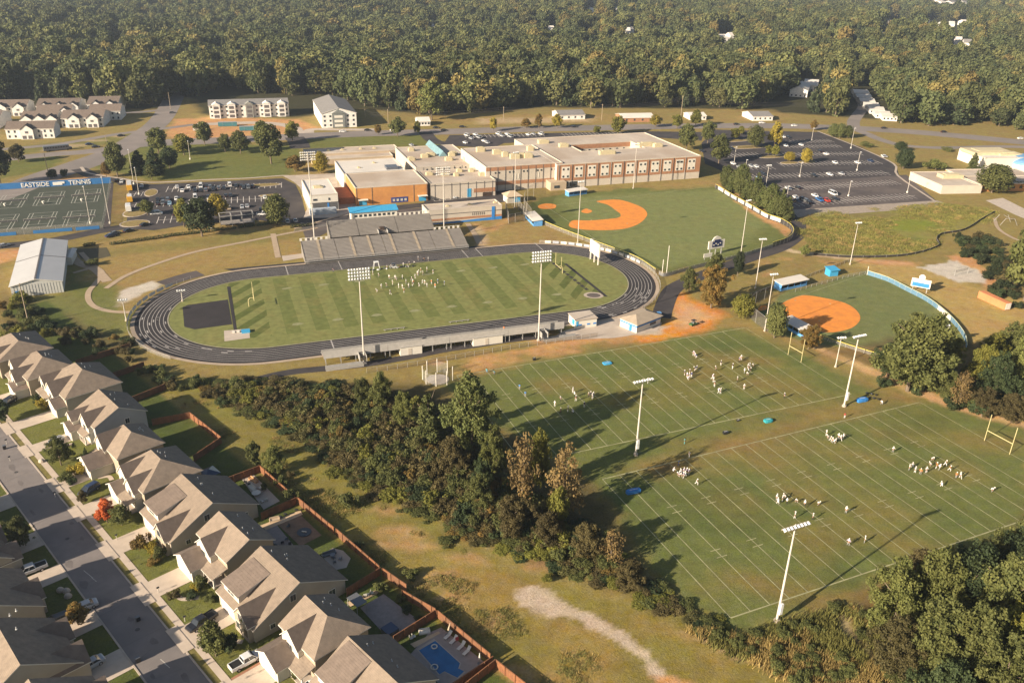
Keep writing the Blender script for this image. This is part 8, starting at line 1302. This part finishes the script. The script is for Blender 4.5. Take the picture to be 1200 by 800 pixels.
squad([(33, 88), (38, 100), (72, 102), (65, 80), (110, 96), (142, 114), (196, 106), (104, 158), (174, 163), (303, 137), (55, 92)], 900, 560, 3.333, ("white",), ("grey", "white", "black"), "player in white in the scattered line above the nearest floodlight pole", "white players in the scattered line"); squad([(312, 264), (376, 252)], 900, 560, 3.333, ("lavender", "white"), ("grey",), "player in %s in the pair right of the nearest floodlight pole", "%s player of the lower pair", poses=("stand", "hips"))
squad([(1065, 551), (1072, 554), (1078, 556), (1085, 554), (1092, 540), (1097, 549), (1100, 551), (1107, 546), (1120, 560), (1125, 561), (1069, 548), (1112, 552), (1090, 546)], 0, 0, 1, ("white", "white", "orange"), ("grey", "white"), "player in %s in the right group of the lower practice field", "%s players in the lower right group")
squad([(75, 330), (108, 305), (148, 296), (165, 236), (190, 276), (210, 238), (218, 242), (263, 236), (263, 306), (290, 271), (338, 286), (340, 266), (358, 231), (378, 211), (388, 291), (415, 206), (428, 276), (445, 181), (490, 196), (445, 296), (45, 206), (90, 221), (175, 350), (1, 196), (235, 300), (310, 300), (410, 270), (330, 250), (375, 205), (385, 200)], 430, 290, 6.316, ("white", "white", "grey", "white"), ("white", "grey"), "player in %s practising on the stadium field in front of the home stand", "%s players on the stadium field")
squad([(276, 336), (400, 186), (478, 271), (505, 300), (525, 266), (573, 281), (342, 275)], 430, 290, 6.316, ("orange", "orange", "orange", "orange", "blue", "blue", "orange"), ("white",), "player in %s practising on the stadium field in front of the home stand", "%s players on the stadium field")
squad([(150, 160), (175, 158), (195, 150), (215, 152), (240, 150), (270, 145), (300, 148), (320, 130), (350, 128), (380, 100), (425, 103), (455, 103)], 430, 290, 6.316, ("grey", "black", "white"), ("black", "grey"), "person in %s on the home side line by the gear bags", "people in %s by the gear bags", ("hair", "white"))
# ---------------------------------------------------------------- back yards
def chair_t(label, base, ang, col, grp):
    t = thing("patio_chair", label, "chair", base, ang, grp); obj("seat", MB().box(0, 0, .38, .6, .6, .1), col, t); obj("backrest", MB().box(-.28, 0, .48, .08, .6, .45), col, t); [obj("leg", MB().box(x * .25, y * .25, 0, .05, .05, .38), PM["black"], t) for x in (-1, 1) for y in (-1, 1)]
def table_t(label, base, r_, col, grp=None): t = thing("patio_table", label, "table", base, 0, grp); obj("table_top", MB().tube((0, 0, .7), (0, 0, .76), r_, n=18), col, t); obj("leg", MB().tube((0, 0, 0), (0, 0, .7), .08, n=8), PM["black"], t)
def sofa_t(label, base, ang, L, col): t = thing("patio_sofa", label, "sofa", base, ang); obj("seat", MB().box(0, 0, .1, L, .8, .35), col, t); obj("backrest", MB().box(0, .35, .45, L, .15, .4), col, t); [obj("armrest", MB().box(s * (L / 2), 0, .1, .15, .8, .5), col, t) for s in (-1, 1)]
PAV = mat("grey_pavers", (.26, .22, .20), .9, .15, 1.2); POOLD = mat("pool_deck_stone", (.30, .25, .22), .9, .12, 1); TIM = mat("tan_timber", (.52, .38, .24), .8, .12, 1)
flat("patio", [(283, 561), (297, 556), (328, 587), (309, 597)], CONC, .06); flat("patio", [(308, 622), (322, 612), (345, 640), (333, 650), (318, 642)], PAV, .06); flat("fire_bed", [(323, 612), (353, 604), (377, 627), (352, 640)], mat("bed_mulch", (.20, .13, .085), .95, .25), .055); flat("patio", [(376, 650), (390, 642), (402, 645), (411, 654), (406, 665), (392, 668)], CONC, .06)
flat("patio", [(449.5, 695.7), (490, 726), (470, 740), (455, 748), (422, 712)], PAV, .06); flat("pool_deck", [(503, 741), (517, 735), (567, 775), (547, 803), (525, 810), (478, 770)], POOLD, .06)
P = W2([(491, 762), (510, 750.7), (539, 777), (537, 783), (544, 786.5), (536, 794), (521, 786.5), (515, 790)]); cxy = np.mean(P, 0); t = thing("swimming_pool", "deep blue swimming pool with a stepped corner behind the bottom house", "pool", (cxy[0], cxy[1], 0)); Q = [(p_[0] - cxy[0], p_[1] - cxy[1]) for p_ in P]; m = MB(); 
n_ = len(Q); big = [(x * 1.09, y * 1.09) for x, y in Q]; m.add([(*p_, .10) for p_ in Q] + [(*p_, .10) for p_ in big] + [(*p_, .0) for p_ in big], [[i, (i + 1) % n_, n_ + (i + 1) % n_, n_ + i] for i in range(n_)] + [[n_ + i, n_ + (i + 1) % n_, 2 * n_ + (i + 1) % n_, 2 * n_ + i] for i in range(n_)]); obj("coping", m, CONC, t)
wm_ = mat("pool_water", (.012, .11, .26), .05, .25, .5, spec=.7, bump=.02, fine=3); m = MB(); m.poly([(x, y, .085) for x, y in (Q if sum(Q[i][0] * Q[(i + 1) % n_][1] - Q[(i + 1) % n_][0] * Q[i][1] for i in range(n_)) > 0 else Q[::-1])]); obj("water", m, wm_, t)
for (u, v), sc2 in (((509, 758), .5), ((509, 782), .6)):
    g = G(u, v); t2 = thing("pool_float", "white ring floating at the %s end of the pool" % ("far" if sc2 == .5 else "near"), "pool float", (g[0], g[1], .09)); m = MB(); pts = [(sc2 * math.cos(a * .524), sc2 * math.sin(a * .524), .1) for a in range(12)]; [m.tube(pts[i], pts[(i + 1) % 12], .11, n=6, cap=False) for i in range(12)]; obj("ring", m, WHT, t2)
for i, (u, v) in enumerate(((525, 746), (531.5, 751.5), (540.5, 758.5), (547, 764.5))):
    t = thing("sun_lounger", ("white lounger farthest from the camera beside the leaning parasol", "white lounger with a red towel beside it", "third white lounger from the leaning parasol", "white lounger nearest the closed white parasol")[i], "sun lounger", loc(u, v), SA + math.pi + R(90) * 0 + R(-80), "loungers along the pool fence"); m = MB(); m.box(-.3, 0, .3, 1.3, .62, .09); obj("seat", m, WHT, t); m = MB(); m.add([(.35, -.31, .32), (.95, -.31, .85), (.95, .31, .85), (.35, .31, .32), (.35, -.31, .40), (.92, -.31, .93), (.92, .31, .93), (.35, .31, .40)], [[3, 2, 1, 0], [4, 5, 6, 7], [0, 1, 5, 4], [1, 2, 6, 5], [2, 3, 7, 6]]); obj("backrest", m, WHT, t); [obj("leg", MB().box(x, y, 0, .06, .06, .3), WHT, t) for x in (-.85, .3) for y in (-.26, .26)]
t = thing("towel", "red towel hanging beside the second lounger", "towel", loc(535.5, 750.5), .4); obj("cloth", MB().box(0, 0, .1, .6, .12, .75), mat("towel_red", (.45, .06, .06)), t)
def parasol(label, u, v, h, col, lean=0.0): t = thing("closed_parasol", label, "parasol", loc(u, v), R(-45)); obj("pole", MB().tube((0, 0, 0), (lean, 0, h), .05, n=8), STEEL, t); obj("cloth", MB().tube((lean * .45, 0, h * .45), (lean * .98, 0, h * .98), .2, .05, n=10), col, t); obj("foot", MB().tube((0, 0, 0), (0, 0, .12), .4, n=12), PM["grey"], t)
parasol("leaning tall pale pole parasol by the first lounger", 524, 744, 3.6, STP, .9); parasol("closed white parasol at the lower right corner of the pool deck", 562, 777, 2.5, WHT)
sofa_t("white table bench by the pool fence corner", loc(497.5, 741.5), SA + R(60), 1.9, WHT); [chair_t("white patio chair left of the white table bench", loc(u, v), .4, WHT, "white chairs left of the pool") for u, v in ((482, 749), (485, 747))]; flat("pool_timber_deck", [(480.7, 754.4), (513.7, 739.7), (516.4, 741.6), (486, 759)], TIM, .09)
t = thing("hot_tub", "dark covered hot tub on the large grey patio", "hot tub", loc(457, 741), SA); obj("shell", MB().box(0, 0, 0, 2.3, 2.3, .95), PM["grey"], t); obj("cover", MB().box(0, 0, .95, 2.35, 2.35, .14), PM["navy"], t); obj("step", MB().box(1.6, .3, 0, .7, .9, .4), STEEL, t)
t = thing("pergola_roof", "dark flat awning at the upper side of the grey patio", "awning", loc(419, 714), SA); obj("cloth", MB().box(0, 0, 2.3, 3.4, 2.2, .12), PM["grey"], t); [obj("post", MB().box(x, y, 0, .1, .1, 2.3), STEEL, t) for x in (-1.5, 1.5) for y in (-1, 1)]
[chair_t("white and dark chair at the sunny wall of the grey patio", loc(u, v), a, WHT if k % 2 else PM["grey"], "chairs at the sunny side of the grey patio") for k, (u, v, a) in enumerate(((423, 701, 1), (428, 699, 2), (432, 698, 3), (436, 696, 0)))]; flat("sunny_ledge", [(406, 706), (446, 689), (449, 692), (411, 711)], TIM, .09)
table_t("round white table inside the first fenced patio", loc(300.6, 580), 1.0, WHT); [chair_t("pale chair near the round white table", loc(u, v), a, WHT, "pale chairs near the round white table") for u, v, a in ((307, 589, 1), (312, 587, 2), (305, 573, 4))]; sofa_t("pale curved bench above the round white table", loc(296, 573), SA, 2.4, WHT); sofa_t("orange brown sofa in the sunlit corner of the first fenced patio", loc(297, 563.5), SA + R(10), 2.6, mat("sofa_tan", (.42, .24, .12))); [chair_t("dark chair in the upper part of the first fenced patio", loc(u, v), a, PM["black"], "dark chairs of the first fenced patio") for u, v, a in ((288, 566, 0), (292, 569, 2), (308, 575, 3))]
flat("timber_deck", [(304.5, 616), (352, 598), (355, 603), (312, 621)], TIM, .10); sofa_t("tan sofa on the timber deck strip", loc(322, 610), SA + R(70), 2.0, STP); [chair_t("dark chair on the timber deck strip", loc(u, v), 1, PM["black"], "dark chairs on the timber strip") for u, v in ((329, 607), (335, 604), (348, 599))]
t = thing("fire_pit", "round black fire pit in the middle of the brown bed", "fire pit", loc(356.5, 624), 0); obj("bowl", MB().tube((0, 0, 0), (0, 0, .25), 1.4, 1.5, n=20), PM["black"], t); obj("logs", MB().tube((-.5, .1, .35), (.5, -.1, .35), .12, n=8), WHT, t)
[chair_t("dark garden chair at the edge of the paved patio", loc(u, v), a, PM["black"], "dark chairs at the paved patio") for u, v, a in ((323, 640, 1), (331, 637, 2), (336, 633, 3), (338, 618, 4), (340, 640, 5))]
sofa_t("dark sofa on the rounded white patio", loc(386, 650), SA + R(75), 2.6, PM["grey"]); [chair_t("dark armchair on the rounded white patio", loc(u, v), a, PM["grey"], "dark armchairs on the rounded patio") for u, v, a in ((391, 655, 1), (392, 660, 2), (399, 656, 3))]; table_t("dark low table on the rounded white patio", loc(390, 653), .55, PM["grey"])
t = thing("gazebo", "dark blue garden shelter behind the house with the shaded lawn", "shelter", loc(246, 563), SA); obj("roof", MB().add([(-2, -2, 2.3), (2, -2, 2.3), (2, 2, 2.3), (-2, 2, 2.3), (0, 0, 3.2)], [[0, 1, 4], [1, 2, 4], [2, 3, 4], [3, 0, 4]]), PM["navy"], t); [obj("post", MB().box(x, y, 0, .12, .12, 2.3), PM["black"], t) for x in (-1.8, 1.8) for y in (-1.8, 1.8)]
for i, (u, v, lb) in enumerate(((162, 787 - 60, "green wheeled bin at the kerb"), (5.5, 526, "dark bin pair at the end of the upper driveway"), (162, 775, "dark bin at the left kerb near the bottom"))): t = thing("wheeled_bin", lb + (" beside the curved bed lawn" if i == 0 else ""), "bin", loc(u, v), SA); obj("bin_body", MB().box(0, 0, .08, .6, .7, .9), PM["black"], t); obj("lid", MB().box(0, 0, .98, .66, .78, .07), PM["grey"], t)
for i, (u, v) in enumerate(((12, 540), (137, 632), (186, 694), (217, 728), (8, 520), (65, 582), (36, 700))): t = thing("mailbox", "small mailbox on a post at the street edge", "mailbox", loc(u, v), SA, "mailboxes along the street"); obj("post", MB().box(0, 0, 0, .1, .1, 1.1), WHT, t); obj("box", MB().box(0, 0, 1.1, .22, .5, .24), PM["black"], t)
for u, v, lb in ((71, 692, "left pale boulder on the shaded lawn across the street"), (78, 693, "right pale boulder on the shaded lawn across the street"), (80, 699, "small boulder below the pair on the shaded lawn"), (49, 541, "pale rock under the spreading front tree")): t = thing("boulder", lb, "rock", loc(u, v)); obj("stone", dome(.75, .1, 9, 4), CONC, t)
# volleyball net and playground frame on the eastern gravel, hurdles on the track
t = thing("play_frame", "thin grey climbing frame on the grass above the dark eastern bushes", "play equipment", loc(1178, 262)); [obj("post", MB().tube((x, y, 0), (x * .5, y, 3.4), .09, n=6), STEEL, t) for x in (-4, 4) for y in (-3, 3)]; obj("bar", MB().tube((-2, -3, 3.3), (2, -3, 3.3), .07, n=6), STEEL, t); obj("bar", MB().tube((0, -3, 3.3), (0, 3, 3.3), .07, n=6), STEEL, t)
t = thing("volleyball_net", "small net with posts on the pale gravel pad", "net", loc(1126, 322), .5); [obj("post", MB().tube((x, 0, 0), (x, 0, 2.6), .09, n=6), STEEL, t) for x in (-4, 4)]; obj("net", MB().box(0, 0, 1.5, 8, .04, 1.0), LINK, t)
# haze
hm = bpy.data.materials.new("haze_air"); hm.use_nodes = True; n = hm.node_tree.nodes; n.remove(n["Principled BSDF"]); pv = n.new("ShaderNodeVolumePrincipled"); pv.inputs["Color"].default_value = (.72, .84, 1.0, 1); pv.inputs["Density"].default_value = .00010; pv.inputs["Anisotropy"].default_value = .25; hm.node_tree.links.new(pv.outputs[0], n["Material Output"].inputs["Volume"])
m = MB(); m.box(100, 5600, -30, 24000, 21000, 30 + 140); hz_ = obj("haze", m, hm, kind='stuff')
